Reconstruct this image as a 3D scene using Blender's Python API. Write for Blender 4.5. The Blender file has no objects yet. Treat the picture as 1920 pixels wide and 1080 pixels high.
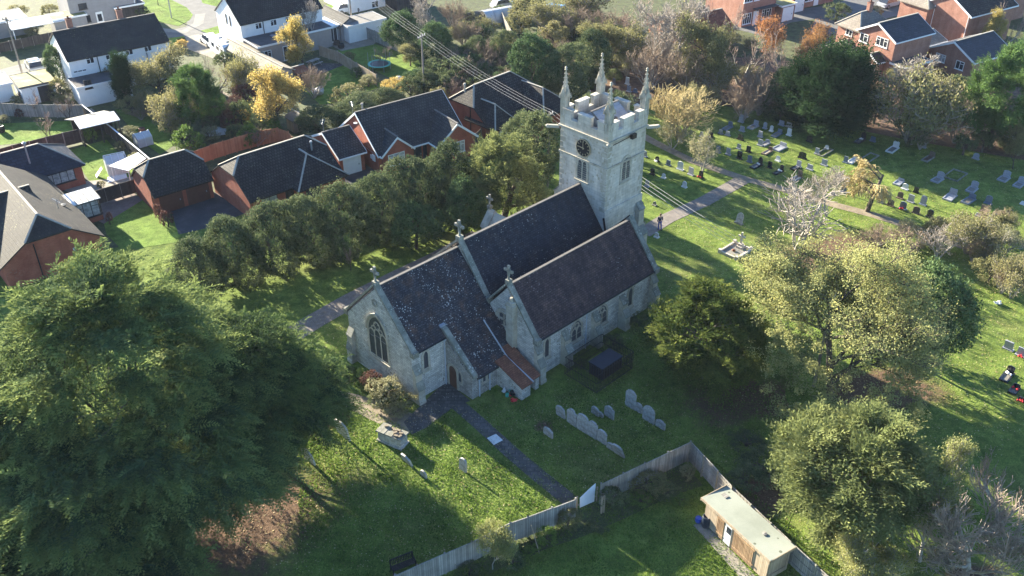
import bpy, bmesh, math, random
import numpy as np
from mathutils import Vector, Matrix
PI = math.pi
rnd = random.Random(7)
scene = bpy.context.scene
COL = scene.collection

# ------------------------------------------------------------------ camera model (used to place things on the ground)
H = 46.0; FPX = 1800.0; PITCH = math.radians(33.4); AZ = math.radians(45.3)
def ray(px, py):
    a = (px-960)/FPX; b = -(py-540)/FPX
    return Vector((a, math.cos(PITCH)+b*math.sin(PITCH), -math.sin(PITCH)+b*math.cos(PITCH)))
def G(px, py, z=0.0):
    d = ray(px, py); t = (z-H)/d.z
    return Vector((d.x*t, d.y*t, z))
def depth(w):
    return w.y*math.cos(PITCH)-(w.z-H)*math.sin(PITCH)

# ------------------------------------------------------------------ materials
MATS = {}
def newmat(name):
    m = bpy.data.materials.new(name); m.use_nodes = True
    nt = m.node_tree; nt.nodes.clear()
    out = nt.nodes.new('ShaderNodeOutputMaterial')
    MATS[name] = m
    return m, nt, out
def N(nt, typ, **kw):
    n = nt.nodes.new(typ)
    for k, v in kw.items():
        if k.startswith('i_'): n.inputs[k[2:].replace('_', ' ')].default_value = v
        else: setattr(n, k, v)
    return n
def L(nt, a, b): nt.links.new(a, b)
def rgba(c): return (c[0], c[1], c[2], 1)
def ramp(nt, fac, stops):
    r = N(nt, 'ShaderNodeValToRGB'); L(nt, fac, r.inputs[0])
    el = r.color_ramp.elements
    el[0].position, el[0].color = stops[0][0], rgba(stops[0][1])
    el[1].position, el[1].color = stops[-1][0], rgba(stops[-1][1])
    for p, c in stops[1:-1]:
        e = el.new(p); e.color = rgba(c)
    return r.outputs[0]
def noise(nt, vec, scale, detail=4, rough=.55):
    n = N(nt, 'ShaderNodeTexNoise'); n.inputs['Scale'].default_value = scale
    n.inputs['Detail'].default_value = detail; n.inputs['Roughness'].default_value = rough
    L(nt, vec, n.inputs['Vector']); return n.outputs['Fac']
def mixc(nt, fac, a, b, mode='MIX'):
    m = N(nt, 'ShaderNodeMix', data_type='RGBA', blend_type=mode)
    if isinstance(fac, float): m.inputs[0].default_value = fac
    else: L(nt, fac, m.inputs[0])
    for s, i in ((a, 6), (b, 7)):
        if isinstance(s, tuple): m.inputs[i].default_value = rgba(s)
        else: L(nt, s, m.inputs[i])
    return m.outputs[2]
def coords(nt, kind='Object'):
    return N(nt, 'ShaderNodeTexCoord').outputs[kind]
def principled(nt, out, col, rough=.85, spec=.3, metal=0., bump=None, bdist=.02, bstr=.6):
    p = N(nt, 'ShaderNodeBsdfPrincipled')
    if isinstance(col, tuple): p.inputs['Base Color'].default_value = rgba(col)
    else: L(nt, col, p.inputs['Base Color'])
    p.inputs['Roughness'].default_value = rough; p.inputs['Metallic'].default_value = metal
    p.inputs['Specular IOR Level'].default_value = spec
    if bump is not None:
        b = N(nt, 'ShaderNodeBump'); b.inputs['Strength'].default_value = bstr; b.inputs['Distance'].default_value = bdist
        L(nt, bump, b.inputs['Height']); L(nt, b.outputs[0], p.inputs['Normal'])
    L(nt, p.outputs[0], out.inputs[0]); return p
def simple(name, c, rough=.8, var=.18, scale=3., bump=.0, spec=.3, metal=0.):
    """plain surface with broad and fine tonal variation"""
    if name in MATS: return MATS[name]
    m, nt, out = newmat(name); v = coords(nt)
    n = noise(nt, v, scale, 6, .65)
    a = tuple(x*(1-var) for x in c); b = tuple(min(1, x*(1+var)) for x in c)
    col = ramp(nt, n, [(.3, a), (.7, b)])
    principled(nt, out, col, rough, spec, metal, n if bump else None, .03, bump)
    return m
def speckled(name, c1, c2, c3, scale, spk, spk_c, spk_scale, thr, uvbrick=None, rough=.85, bstr=.5, streak=0):
    """mottled surface, c1..c3 by noise, with crisp speckles (lichen, leaves) and optional courses along the UVs"""
    m, nt, out = newmat(name); v = coords(nt)
    n = noise(nt, v, scale, 8, .62)
    col = ramp(nt, n, [(.3, c1), (.5, c2), (.7, c3)])
    bump = n
    if streak:
        mpn = N(nt, 'ShaderNodeMapping'); mpn.inputs['Scale'].default_value = (2.2, .35, 1); L(nt, coords(nt, 'UV'), mpn.inputs[0])
        sn = noise(nt, mpn.outputs[0], 1.0, 6, .7)
        col = mixc(nt, 1., col, ramp(nt, sn, [(.32, (1-.42*streak,)*3), (.52, (1.,)*3), (.72, (1+.5*streak, 1+.42*streak, 1+.3*streak))]), 'MULTIPLY')
    if uvbrick:
        w, h, mort, amt = uvbrick
        bt = N(nt, 'ShaderNodeTexBrick'); L(nt, coords(nt, 'UV'), bt.inputs['Vector'])
        bt.inputs['Scale'].default_value = 1; bt.inputs['Brick Width'].default_value = w; bt.inputs['Row Height'].default_value = h
        bt.inputs['Mortar Size'].default_value = mort; bt.inputs['Mortar Smooth'].default_value = .3
        bt.inputs['Color1'].default_value = rgba((1-amt,)*3); bt.inputs['Color2'].default_value = rgba((1,)*3)
        bt.inputs['Mortar'].default_value = rgba((1-1.4*amt,)*3); bt.inputs['Bias'].default_value = .1
        col = mixc(nt, 1., col, bt.outputs['Color'], 'MULTIPLY')
        bump = bt.outputs['Color']
    if spk:
        vo = N(nt, 'ShaderNodeTexVoronoi'); vo.inputs['Scale'].default_value = spk_scale; L(nt, v, vo.inputs['Vector'])
        msk = noise(nt, v, scale*.55, 3)
        mm = N(nt, 'ShaderNodeMath', operation='MULTIPLY'); 
        r = N(nt, 'ShaderNodeMapRange'); r.inputs[1].default_value = .42; r.inputs[2].default_value = .68; L(nt, msk, r.inputs[0])
        L(nt, r.outputs[0], mm.inputs[0]); mm.inputs[1].default_value = thr
        ad = N(nt, 'ShaderNodeMath', operation='ADD'); L(nt, mm.outputs[0], ad.inputs[0]); ad.inputs[1].default_value = thr*.35
        lt = N(nt, 'ShaderNodeMath', operation='LESS_THAN'); L(nt, vo.outputs['Distance'], lt.inputs[0]); L(nt, ad.outputs[0], lt.inputs[1])
        # only some cells carry a speckle
        sep = N(nt, 'ShaderNodeSeparateColor'); L(nt, vo.outputs['Color'], sep.inputs[0])
        gt = N(nt, 'ShaderNodeMath', operation='GREATER_THAN'); L(nt, sep.outputs[0], gt.inputs[0]); gt.inputs[1].default_value = 1-spk
        mu = N(nt, 'ShaderNodeMath', operation='MULTIPLY'); L(nt, lt.outputs[0], mu.inputs[0]); L(nt, gt.outputs[0], mu.inputs[1])
        col = mixc(nt, mu.outputs[0], col, spk_c)
    principled(nt, out, col, rough, .25, 0., bump, .03, bstr)
    return m
def leafmat(name, stops, trans=.3, rough=.7, spec=.25):
    m, nt, out = newmat(name)
    at = N(nt, 'ShaderNodeAttribute', attribute_name='lv')
    oi = N(nt, 'ShaderNodeObjectInfo')
    k = len(stops)-1
    col = ramp(nt, at.outputs['Fac'], [(i/k, c) for i, c in enumerate(stops)])
    hsv = N(nt, 'ShaderNodeHueSaturation'); L(nt, col, hsv.inputs['Color'])
    mr = N(nt, 'ShaderNodeMapRange'); L(nt, oi.outputs['Random'], mr.inputs[0]); mr.inputs[3].default_value = .82; mr.inputs[4].default_value = 1.18
    L(nt, mr.outputs[0], hsv.inputs['Value'])
    mr2 = N(nt, 'ShaderNodeMapRange'); L(nt, oi.outputs['Random'], mr2.inputs[0]); mr2.inputs[3].default_value = .51; mr2.inputs[4].default_value = .49
    L(nt, mr2.outputs[0], hsv.inputs['Hue'])
    p = N(nt, 'ShaderNodeBsdfPrincipled'); L(nt, hsv.outputs[0], p.inputs['Base Color']); p.inputs['Roughness'].default_value = rough
    p.inputs['Specular IOR Level'].default_value = spec
    t = N(nt, 'ShaderNodeBsdfTranslucent'); L(nt, hsv.outputs[0], t.inputs[0])
    mx = N(nt, 'ShaderNodeMixShader'); mx.inputs[0].default_value = trans
    L(nt, p.outputs[0], mx.inputs[1]); L(nt, t.outputs[0], mx.inputs[2]); L(nt, mx.outputs[0], out.inputs[0])
    return m

# grass: several scales of green, brownish worn patches, small fallen leaves
def grassmat(name, dark, mid, light, worn, wornamt=.5, litter=None):
    m, nt, out = newmat(name); v = coords(nt)
    n1 = noise(nt, v, .12, 5, .6); n2 = noise(nt, v, 1.3, 6, .7); n3 = noise(nt, v, 9., 4, .7)
    a = N(nt, 'ShaderNodeMath', operation='ADD'); L(nt, n2, a.inputs[0]); L(nt, n3, a.inputs[1])
    h = N(nt, 'ShaderNodeMath', operation='MULTIPLY'); L(nt, a.outputs[0], h.inputs[0]); h.inputs[1].default_value = .5
    col = ramp(nt, h.outputs[0], [(.36, dark), (.5, mid), (.64, light)])
    mr = N(nt, 'ShaderNodeMapRange'); L(nt, n1, mr.inputs[0]); mr.inputs[1].default_value = .52; mr.inputs[2].default_value = .7; mr.inputs[4].default_value = wornamt
    col = mixc(nt, mr.outputs[0], col, worn)
    n4 = noise(nt, v, .5, 4, .7)
    mr4 = N(nt, 'ShaderNodeMapRange'); L(nt, n4, mr4.inputs[0]); mr4.inputs[1].default_value = .35; mr4.inputs[2].default_value = .65; mr4.inputs[3].default_value = .72; mr4.inputs[4].default_value = 1.25
    hv = N(nt, 'ShaderNodeHueSaturation'); L(nt, col, hv.inputs['Color']); L(nt, mr4.outputs[0], hv.inputs['Value']); col = hv.outputs[0]
    if litter:      # leaf litter thinning out into the grass
        at = N(nt, 'ShaderNodeAttribute', attribute_name='fade')
        n5 = noise(nt, v, 1.7, 8, .75)
        s1 = N(nt, 'ShaderNodeMath', operation='MULTIPLY_ADD'); L(nt, at.outputs['Fac'], s1.inputs[0]); s1.inputs[1].default_value = 1.3; L(nt, n5, s1.inputs[2])
        m5 = N(nt, 'ShaderNodeMapRange'); L(nt, s1.outputs[0], m5.inputs[0]); m5.inputs[1].default_value = .85; m5.inputs[2].default_value = 1.25
        lit = ramp(nt, noise(nt, v, 7., 5, .75), [(.32, tuple(c*.55 for c in litter)), (.55, litter), (.75, tuple(c*1.7 for c in litter))])
        col = mixc(nt, m5.outputs[0], col, lit)
    principled(nt, out, col, .95, .1, 0., h.outputs[0], .22, .9)
    return m
CG = ((.05, .085, .018), (.125, .175, .034), (.24, .285, .068), (.18, .15, .07))
grassmat('churchyard_grass', *CG, .5)
grassmat('littered_grass', *CG, .5, (.14, .09, .06))
grassmat('garden_grass', (.07, .12, .02), (.13, .20, .035), (.19, .27, .06), (.19, .18, .07), .3)
speckled('leaf_litter', (.07, .04, .028), (.12, .075, .05), (.19, .12, .075), 1.6, .5, (.24, .15, .06), 9., .3)
speckled('garden_soil', (.045, .045, .024), (.07, .08, .032), (.10, .12, .045), 1.2, .4, (.2, .17, .09), 7., .3)
speckled('gravel', (.13, .115, .10), (.18, .155, .135), (.23, .20, .17), 2., .4, (.34, .32, .28), 14., .35)
speckled('path_soil', (.16, .13, .095), (.22, .18, .13), (.28, .24, .17), 1.5, .4, (.4, .33, .2), 12., .3)
speckled('dark_paving', (.07, .065, .065), (.10, .095, .09), (.14, .13, .12), 1.4, .5, (.32, .30, .26), 6., .24, (.5, .35, .03, .35))
speckled('asphalt', (.10, .098, .096), (.125, .122, .12), (.155, .15, .145), .8, .2, (.24, .23, .22), 20., .3)
speckled('dark_asphalt', (.045, .045, .05), (.06, .06, .065), (.085, .085, .09), .8, .3, (.14, .13, .12), 9., .3)
speckled('patio', (.22, .19, .155), (.27, .24, .20), (.32, .285, .24), .9, .2, (.25, .22, .18), 5., .3, (.6, .6, .02, .18))
speckled('patio_brown', (.15, .11, .09), (.19, .14, .12), (.23, .18, .15), .9, .2, (.12, .12, .08), 5., .3, (.6, .6, .02, .18))
# church stone: squared rubble, pale grey limestone
speckled('rubble_stone', (.44, .42, .38), (.58, .56, .51), (.68, .65, .59), 1.1, .35, (.24, .22, .19), 5.5, .34, (.42, .17, .018, .34), .9, 1., .45)
speckled('old_rubble_stone', (.28, .265, .235), (.40, .38, .345), (.50, .475, .43), 1.1, .4, (.15, .14, .12), 6., .34, (.38, .15, .018, .34), .9, 1., .5)
speckled('tower_stone', (.45, .395, .32), (.56, .51, .43), (.65, .61, .54), .55, .3, (.38, .34, .26), 3., .3, (.6, .28, .014, .2), .9, .8, .5)
speckled('ashlar', (.30, .27, .21), (.43, .39, .31), (.50, .46, .38), 1.3, .3, (.25, .24, .19), 6., .3, (.5, .3, .01, .15), .85, .5)
speckled('coping_stone', (.13, .135, .11), (.23, .225, .185), (.33, .32, .27), 1.8, .5, (.42, .41, .36), 7., .32, (.6, .6, .01, .15), .9, .7)
# church roof: dark clay tiles with lichen
speckled('lichen_tiles', (.038, .042, .058), (.068, .06, .068), (.14, .08, .06), 1.3, .7, (.36, .36, .34), 6.5, .31, (.26, .17, .02, .5), .8, .9, 1.)
speckled('nave_tiles', (.028, .032, .046), (.045, .046, .06), (.08, .062, .062), 1., .35, (.32, .32, .30), 6.5, .24, (.26, .17, .02, .5), .8, .9, .8)
speckled('aisle_tiles', (.052, .036, .042), (.095, .060, .062), (.155, .094, .082), .9, .25, (.28, .26, .25), 6.5, .22, (.26, .17, .02, .5), .8, .9, 1.)
speckled('red_tiles', (.16, .06, .04), (.25, .095, .055), (.33, .14, .08), 1.5, .3, (.1, .08, .06), 7., .3, (.26, .17, .02, .35), .8, .8)
speckled('lead_roof', (.25, .26, .29), (.32, .34, .37), (.40, .41, .44), 1.2, .3, (.2, .2, .2), 4., .3, (2.2, .6, .02, .15), .6, .5)
# houses
speckled('red_brick', (.33, .095, .06), (.42, .13, .08), (.49, .17, .105), .8, .15, (.3, .2, .15), 9., .3, (.22, .075, .01, .2), .9, .4, .3)
speckled('brown_brick', (.29, .14, .10), (.37, .185, .135), (.44, .235, .175), .8, .15, (.3, .2, .15), 9., .3, (.22, .075, .01, .2), .9, .4, .3)
speckled('charcoal_tiles', (.034, .028, .027), (.050, .042, .040), (.078, .066, .058), .7, .4, (.13, .13, .095), 6., .27, (.3, .33, .05, .5), .8, .9, .6)
speckled('grey_tiles', (.048, .046, .048), (.064, .061, .062), (.088, .082, .078), .7, .3, (.16, .155, .13), 6., .25, (.3, .33, .05, .45), .8, .9, .5)
speckled('brown_tiles', (.030, .026, .024), (.044, .038, .034), (.066, .057, .046), .5, .3, (.16, .15, .08), 5., .28, (.3, .33, .03, .3), .8, .8)
speckled('tan_tiles', (.20, .17, .14), (.26, .22, .18), (.31, .27, .22), .5, .2, (.16, .15, .1), 5., .28, (.3, .33, .03, .25), .8, .8)
speckled('navy_tiles', (.018, .022, .035), (.026, .032, .05), (.04, .045, .06), .5, .1, (.1, .1, .1), 5., .25, (.6, .34, .04, .45), .45, .9)
simple('white_render', (.76, .76, .74), .8, .06, 1.2)
simple('grey_render', (.28, .27, .27), .85, .1, 1.5)
simple('taupe_render', (.34, .29, .26), .85, .1, 1.5)
simple('white_paint', (.80, .80, .78), .5, .05, 2.)
simple('ridge_clay', (.34, .31, .26), .85, .2, 3.)
simple('dark_ridge', (.13, .12, .11), .85, .25, 3.)
simple('glass_dark', (.03, .035, .045), .12, .3, 1.5, 0, .8)
simple('leaded_glass', (.045, .05, .06), .35, .3, 3., 0, .5)
simple('curtain_glass', (.40, .40, .38), .2, .5, 3., 0, .7)
simple('flat_felt', (.075, .07, .075), .9, .25, 1.)
simple('pale_felt', (.20, .19, .175), .9, .2, 1.)
speckled('mossy_felt', (.22, .19, .07), (.30, .27, .11), (.36, .34, .24), .7, .3, (.12, .13, .05), 4., .3)
speckled('shed_roof_felt', (.22, .235, .19), (.29, .305, .25), (.325, .34, .285), .35, .15, (.13, .14, .10), 2.5, .3, None, .9, .3)
speckled('asbestos', (.22, .19, .15), (.30, .265, .21), (.37, .33, .27), .7, .3, (.14, .13, .08), 3., .3, (5., .15, .03, .25))
speckled('weathered_wood', (.25, .235, .205), (.34, .32, .285), (.44, .41, .365), .9, .2, (.2, .17, .1), 6., .3, (.14, 9., .012, .4), .9, .5)
speckled('new_wood', (.38, .18, .09), (.46, .22, .11), (.52, .27, .14), .9, .1, (.3, .15, .08), 6., .3, (.14, 9., .012, .25), .85, .5)
speckled('tan_wood', (.33, .25, .17), (.43, .34, .24), (.50, .41, .30), .9, .1, (.3, .2, .12), 6., .3, (.12, 9., .012, .3), .85, .5)
speckled('slat_wood', (.26, .17, .10), (.36, .235, .135), (.43, .30, .18), .9, .1, (.2, .12, .07), 6., .3, (.14, 9., .012, .3), .85, .5)
speckled('dark_wood', (.05, .045, .045), (.075, .065, .06), (.10, .09, .08), .9, .1, (.15, .12, .1), 6., .3, (.14, 9., .012, .4), .9, .5)
simple('black_metal', (.02, .02, .023), .4, .3, 4.)
simple('dark_blue_plastic', (.02, .028, .045), .45, .2, 3.)
simple('blue_plastic', (.03, .07, .35), .4, .1, 3.)
simple('grey_metal', (.35, .36, .37), .45, .15, 3., 0, .5, .5)
simple('pipe_metal', (.42, .45, .50), .5, .1, 3.)
simple('pole_wood', (.24, .21, .18), .9, .2, 4.)
simple('bark', (.085, .07, .055), .95, .35, 3., .8)
simple('pale_bark', (.34, .31, .27), .9, .25, 3., .5)
simple('twig_tan', (.25, .19, .14), .9, .25, 3.)
simple('twig_grey', (.33, .29, .25), .9, .25, 3.)
simple('twig_corner', (.32, .25, .20), .9, .25, 3.)
simple('twig_pink', (.27, .20, .165), .9, .25, 3.)
simple('twig_gold', (.40, .32, .15), .9, .25, 3.)
simple('white_board', (.66, .68, .71), .6, .08, 2.)
simple('gold', (.34, .28, .18), .4, .1, 3.)
simple('clock_black', (.015, .015, .02), .35, .2, 3.)
simple('door_wood', (.11, .055, .035), .7, .2, 2.)
simple('garage_brown', (.12, .05, .035), .7, .15, 2.)
simple('red_plastic', (.55, .03, .03), .4, .1, 3.)
simple('green_plastic', (.08, .38, .28), .5, .1, 3.)
simple('granite_black', (.018, .018, .022), .25, .4, 9., 0, .6)
simple('granite_grey', (.28, .29, .32), .5, .25, 6., 0, .4)
simple('granite_blue', (.12, .15, .20), .4, .25, 6., 0, .4)
simple('marble_white', (.62, .62, .60), .5, .15, 3.)
speckled('weathered_headstone', (.22, .21, .185), (.37, .355, .325), (.50, .485, .45), 3., .6, (.60, .58, .53), 9., .34, None, .95, .8)
simple('brown_headstone', (.15, .11, .08), .8, .3, 4.)
simple('chippings', (.20, .185, .16), .95, .35, 14., .6)
simple('flower_red', (.5, .03, .03), .7, .2, 5.)
simple('flower_white', (.75, .73, .7), .7, .1, 5.)
simple('flower_yellow', (.7, .5, .06), .7, .2, 5.)
simple('skin', (.45, .26, .18), .6, .1, 3.)
simple('hair', (.16, .09, .05), .8, .2, 5.)
simple('jacket_navy', (.03, .04, .10), .85, .2, 5.)
simple('jeans', (.03, .07, .30), .85, .2, 5.)
simple('caravan_white', (.80, .80, .80), .35, .03, 2.)
simple('car_silver', (.45, .47, .50), .3, .05, 2., 0, .5, .3)
simple('tyre', (.02, .02, .02), .9, .2, 3.)
simple('polythene', (.50, .52, .52), .35, .12, 2.)
simple('blue_sheet', (.10, .28, .55), .5, .15, 3.)
simple('wire', (.38, .38, .38), .8, .05, 3.)

# ------------------------------------------------------------------ mesh building
class MB:
    def __init__(s): s.v = []; s.f = []
    def add(s, vs, fs):
        o = len(s.v); s.v += [tuple(p) for p in vs]; s.f += [tuple(i+o for i in f) for f in fs]; return s
    def poly(s, pts): return s.add(pts, [tuple(range(len(pts)))])
    def solid(s, pts, vec):
        n = len(pts); q = [(p[0]+vec[0], p[1]+vec[1], p[2]+vec[2]) for p in pts]
        fs = [tuple(range(n)), tuple(range(2*n-1, n-1, -1))]+[(i, (i+1) % n, n+(i+1) % n, n+i) for i in range(n)]
        return s.add(list(pts)+q, fs)
    def box(s, x0, x1, y0, y1, z0, z1):
        return s.solid([(x0, y0, z0), (x1, y0, z0), (x1, y1, z0), (x0, y1, z0)], (0, 0, z1-z0))
    def cone(s, c, r0, r1, z0, z1, n=10, cap=True, rot=0.):
        a = [(c[0]+r0*math.cos(rot+2*PI*i/n), c[1]+r0*math.sin(rot+2*PI*i/n), z0) for i in range(n)]
        b = [(c[0]+r1*math.cos(rot+2*PI*i/n), c[1]+r1*math.sin(rot+2*PI*i/n), z1) for i in range(n)]
        fs = [(i, (i+1) % n, n+(i+1) % n, n+i) for i in range(n)]
        if cap: fs += [tuple(range(n-1, -1, -1)), tuple(range(n, 2*n))]
        return s.add(a+b, fs)
    def rev(s, c, prof, n=12):
        vs = []; fs = []
        for r, z in prof:
            vs += [(c[0]+r*math.cos(2*PI*i/n), c[1]+r*math.sin(2*PI*i/n), c[2]+z) for i in range(n)]
        for k in range(len(prof)-1):
            fs += [(k*n+i, k*n+(i+1) % n, (k+1)*n+(i+1) % n, (k+1)*n+i) for i in range(n)]
        fs += [tuple(range(n-1, -1, -1)), tuple(range((len(prof)-1)*n, len(prof)*n))]
        return s.add(vs, fs)
    def tube(s, p0, p1, r0, r1=None, n=6):
        r1 = r0 if r1 is None else r1
        p0 = Vector(p0); p1 = Vector(p1); d = p1-p0
        if d.length < 1e-6: return s
        d.normalize(); a = Vector((0, 0, 1)) if abs(d.z) < .9 else Vector((1, 0, 0))
        e = d.cross(a).normalized(); g = d.cross(e)
        vs = [p0+(e*math.cos(2*PI*i/n)+g*math.sin(2*PI*i/n))*r0 for i in range(n)]+[p1+(e*math.cos(2*PI*i/n)+g*math.sin(2*PI*i/n))*r1 for i in range(n)]
        return s.add(vs, [(i, (i+1) % n, n+(i+1) % n, n+i) for i in range(n)]+[tuple(range(n-1, -1, -1)), tuple(range(n, 2*n))])
    def path(s, pts, r, n=6):
        for a, b in zip(pts[:-1], pts[1:]): s.tube(a, b, r, None, n)
        return s
    def beam(s, p0, p1, w, h):
        """rectangular bar from p0 to p1, width w (horizontal), height h (upwards from the line)"""
        p0 = Vector(p0); p1 = Vector(p1); d = (p1-p0).normalized()
        e = Vector((0, 0, 1)).cross(d)
        e = e.normalized() if e.length > 1e-4 else Vector((1, 0, 0))
        g = d.cross(e)*h
        a = [p0-e*w/2, p0+e*w/2, p0+e*w/2+g, p0-e*w/2+g]
        return s.solid(a, p1-p0)
    def build(s, name, mat, parent=None, smooth=False, recalc=True):
        me = bpy.data.meshes.new(name); me.from_pydata([tuple(p) for p in s.v], [], s.f)
        if recalc:
            bm = bmesh.new(); bm.from_mesh(me); bmesh.ops.recalc_face_normals(bm, faces=bm.faces); bm.to_mesh(me); bm.free()
        me.update()
        uv = me.uv_layers.new(name='UVMap').data
        for p in me.polygons:
            n = p.normal
            if abs(n.z) > .98: t = Vector((1, 0, 0)); b = Vector((0, 1, 0))
            else:
                t = Vector((0, 0, 1)).cross(n).normalized(); b = n.cross(t)
            for li in p.loop_indices:
                co = me.vertices[me.loops[li].vertex_index].co
                uv[li].uv = (co.dot(t), co.dot(b))
            p.use_smooth = smooth
        me.materials.append(MATS[mat] if isinstance(mat, str) else mat)
        o = bpy.data.objects.new(name, me); COL.objects.link(o)
        if parent is not None: o.parent = parent
        return o
def tag(o, label=None, cat=None, group=None, kind=None):
    if label: o['label'] = label
    if cat: o['category'] = cat
    if group: o['group'] = group
    if kind: o['kind'] = kind
    return o
def thing(name, label, cat, loc, rz=0., group=None):
    o = bpy.data.objects.new(name, None); COL.objects.link(o)
    o.empty_display_size = .3
    o.location = loc; o.rotation_euler = (0, 0, rz)
    return tag(o, label, cat, group)
def children(o): return [c for c in bpy.data.objects if c.parent == o]
def copy_tree(o, loc=None, rz=None, label=None, group=None, parent=None, kids=None):
    c = o.copy(); COL.objects.link(c)
    if parent is not None: c.parent = parent
    for ch in CH.get(o.name, []) if kids is None else kids: copy_tree(ch, parent=c)
    if loc is not None: c.location = loc
    if rz is not None: c.rotation_euler = (0, 0, rz)
    if label: c['label'] = label
    if group: c['group'] = group
    return c
CH = {}
def freeze(o):
    CH[o.name] = children(o)
    for c in CH[o.name]: freeze(c)
    return o
# ------------------------------------------------------------------ THE CHURCH  (local x = along the nave, V = towards the porch side = -y)
O = G(777, 754)
CH_ROT = PI/2-AZ
church = thing('church', 'grey stone church with dark steep tiled roofs and a pinnacled square clock tower', 'church', O, CH_ROT)
def q(U, V, z): return (U, -V, z)
def cbox(m, U0, U1, V0, V1, z0, z1): return m.box(U0, U1, -V1, -V0, z0, z1)
def prof(m, pts, U0, U1): return m.solid([q(U0, V, z) for V, z in pts], (U1-U0, 0, 0))
def slope(m, U0, U1, Va, za, Vb, zb, t=.14): return m.solid([q(U0, Va, za), q(U1, Va, za), q(U1, Vb, zb), q(U0, Vb, zb)], (0, 0, -t))
def part(m, name, mat, par=None, **k): return m.build(name, mat, par or church, **k)

# walls
m = MB(); prof(m, [(-7.5, -.1), (0, -.1), (0, 4.4), (-3.75, 8.2), (-7.5, 4.4)], 0, 8.05)
part(m, 'chancel_wall', 'rubble_stone')
m = MB(); prof(m, [(-9.2, -.1), (-.9, -.1), (-.9, 4.9), (-3.7, 8.5), (-9.2, 3.3)], 8.06, 21.9)
part(m, 'nave_wall', 'rubble_stone')
m = MB(); prof(m, [(-.7, -.1), (4.4, -.1), (4.4, 3.7), (1.6, 7.1), (-.5, 4.6), (-.7, 4.4)], 8.05, 22.4)
part(m, 'aisle_wall', 'rubble_stone')
m = MB(); m.solid([q(3.25, -.3, -.1), q(3.25, 2.8, -.1), q(3.25, 2.8, 1.9), q(3.25, -.3, 4.2)], (4.8, 0, 0))
part(m, 'vestry_wall', 'old_rubble_stone')
m = MB(); m.solid([q(5.75, 2.8, -.1), q(5.75, 5.45, -.1), q(5.75, 5.45, 1.2), q(5.75, 2.8, 2.0)], (.9, 0, 0))
cbox(m, 7.35, 7.7, 2.8, 5.3, -.1, 1.2)
part(m, 'store_wall', 'rubble_stone')
# roofs
m = MB(); slope(m, .35, 8.04, -3.75, 8.38, .12, 4.36); slope(m, .35, 8.04, -3.75, 8.38, -7.7, 4.3)
part(m, 'chancel_roof', 'lichen_tiles')
m = MB(); slope(m, 3.62, 8.04, .12, 4.36, 3.02, 1.90); part(m, 'vestry_roof', 'lichen_tiles')
m = MB(); slope(m, 5.65, 6.72, 2.72, 2.26, 5.6, 1.30); slope(m, 6.84, 7.75, 1.9, 2.72, 5.42, 1.32)
part(m, 'store_roof', 'red_tiles')
m = MB(); m.beam(q(6.78, .3, 4.20), q(6.78, 2.9, 2.0), .06, .1); m.beam(q(6.78, 2.9, 2.02), q(6.78, 5.62, 1.26), .07, .1)
part(m, 'lead_flashing', 'pipe_metal')
m = MB(); slope(m, 8.4, 21.9, -3.7, 8.78, -.7, 4.95); slope(m, 8.4, 21.9, -3.7, 8.78, -9.5, 3.3)
part(m, 'nave_roof', 'nave_tiles')
m = MB(); slope(m, 8.4, 22.1, 1.6, 7.32, 4.62, 3.72); slope(m, 8.4, 22.1, 1.6, 7.32, -.6, 4.8)
part(m, 'aisle_roof', 'aisle_tiles')
m = MB(); m.beam(q(.4, -3.75, 8.36), q(8.0, -3.75, 8.36), .22, .07); m.beam(q(8.5, -3.7, 8.76), q(21.9, -3.7, 8.76), .22, .07)
m.beam(q(8.5, 1.6, 7.30), q(22.0, 1.6, 7.30), .22, .07)
part(m, 'ridge_tiles', 'dark_ridge')
# gutters
for a_, b_ in ((q(.5, .17, 4.28), q(3.2, .17, 4.28)), (q(3.7, 3.06, 1.80), q(5.7, 3.06, 1.80)), (q(8.5, 4.67, 3.62), q(22, 4.67, 3.62))):
    m = MB(); m.beam(a_, b_, .12, .1); part(m, 'gutter', 'black_metal')
for U, V, z in ((3.05, .1, 4.3), (3.9, 2.88, 1.8), (4.95, 2.88, 1.8), (13.85, 4.5, 3.6)):
    m = MB(); m.tube(q(U, V, 0), q(U, V, z), .055); m.box(U-.1, U+.1, -V-.1, -V+.1, z-.2, z)
    part(m, 'downpipe', 'pipe_metal')
# copings of the gables
def coping(U0, U1, pts, name='coping'):
    m = MB()
    for (V0, z0), (V1, z1) in zip(pts[:-1], pts[1:]):
        m.solid([q(U0, V0, z0), q(U0, V1, z1), q(U0, V1, z1+.22), q(U0, V0, z0+.22)], (U1-U0, 0, 0))
    for V, z in (pts[0], pts[-1]): cbox(m, U0-.02, U1+.02, V-.22, V+.22, z-.25, z+.2)
    return part(m, name, 'coping_stone')
coping(-.06, .40, [(-7.7, 4.4), (-3.75, 8.5), (.16, 4.42)])
coping(7.98, 8.46, [(-9.4, 3.6), (-3.7, 8.92), (-.72, 5.0)])
coping(7.96, 8.44, [(-.55, 4.9), (1.6, 7.42), (4.6, 3.72)])
coping(22.0, 22.48, [(-.55, 4.9), (1.6, 7.42), (4.6, 3.72)])
m = MB(); m.solid([q(3.18, -.75, 4.7), q(3.18, -.2, 4.7), q(3.18, 3.05, 2.0), q(3.18, 3.05, 2.3), q(3.18, -.1, 4.95), q(3.18, -.75, 4.98)], (.42, 0, 0))
part(m, 'coping', 'coping_stone')
m = MB(); cbox(m, 3.14, 3.64, -.95, -.35, 4.95, 5.1); part(m, 'lead_cap', 'lead_roof')
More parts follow.
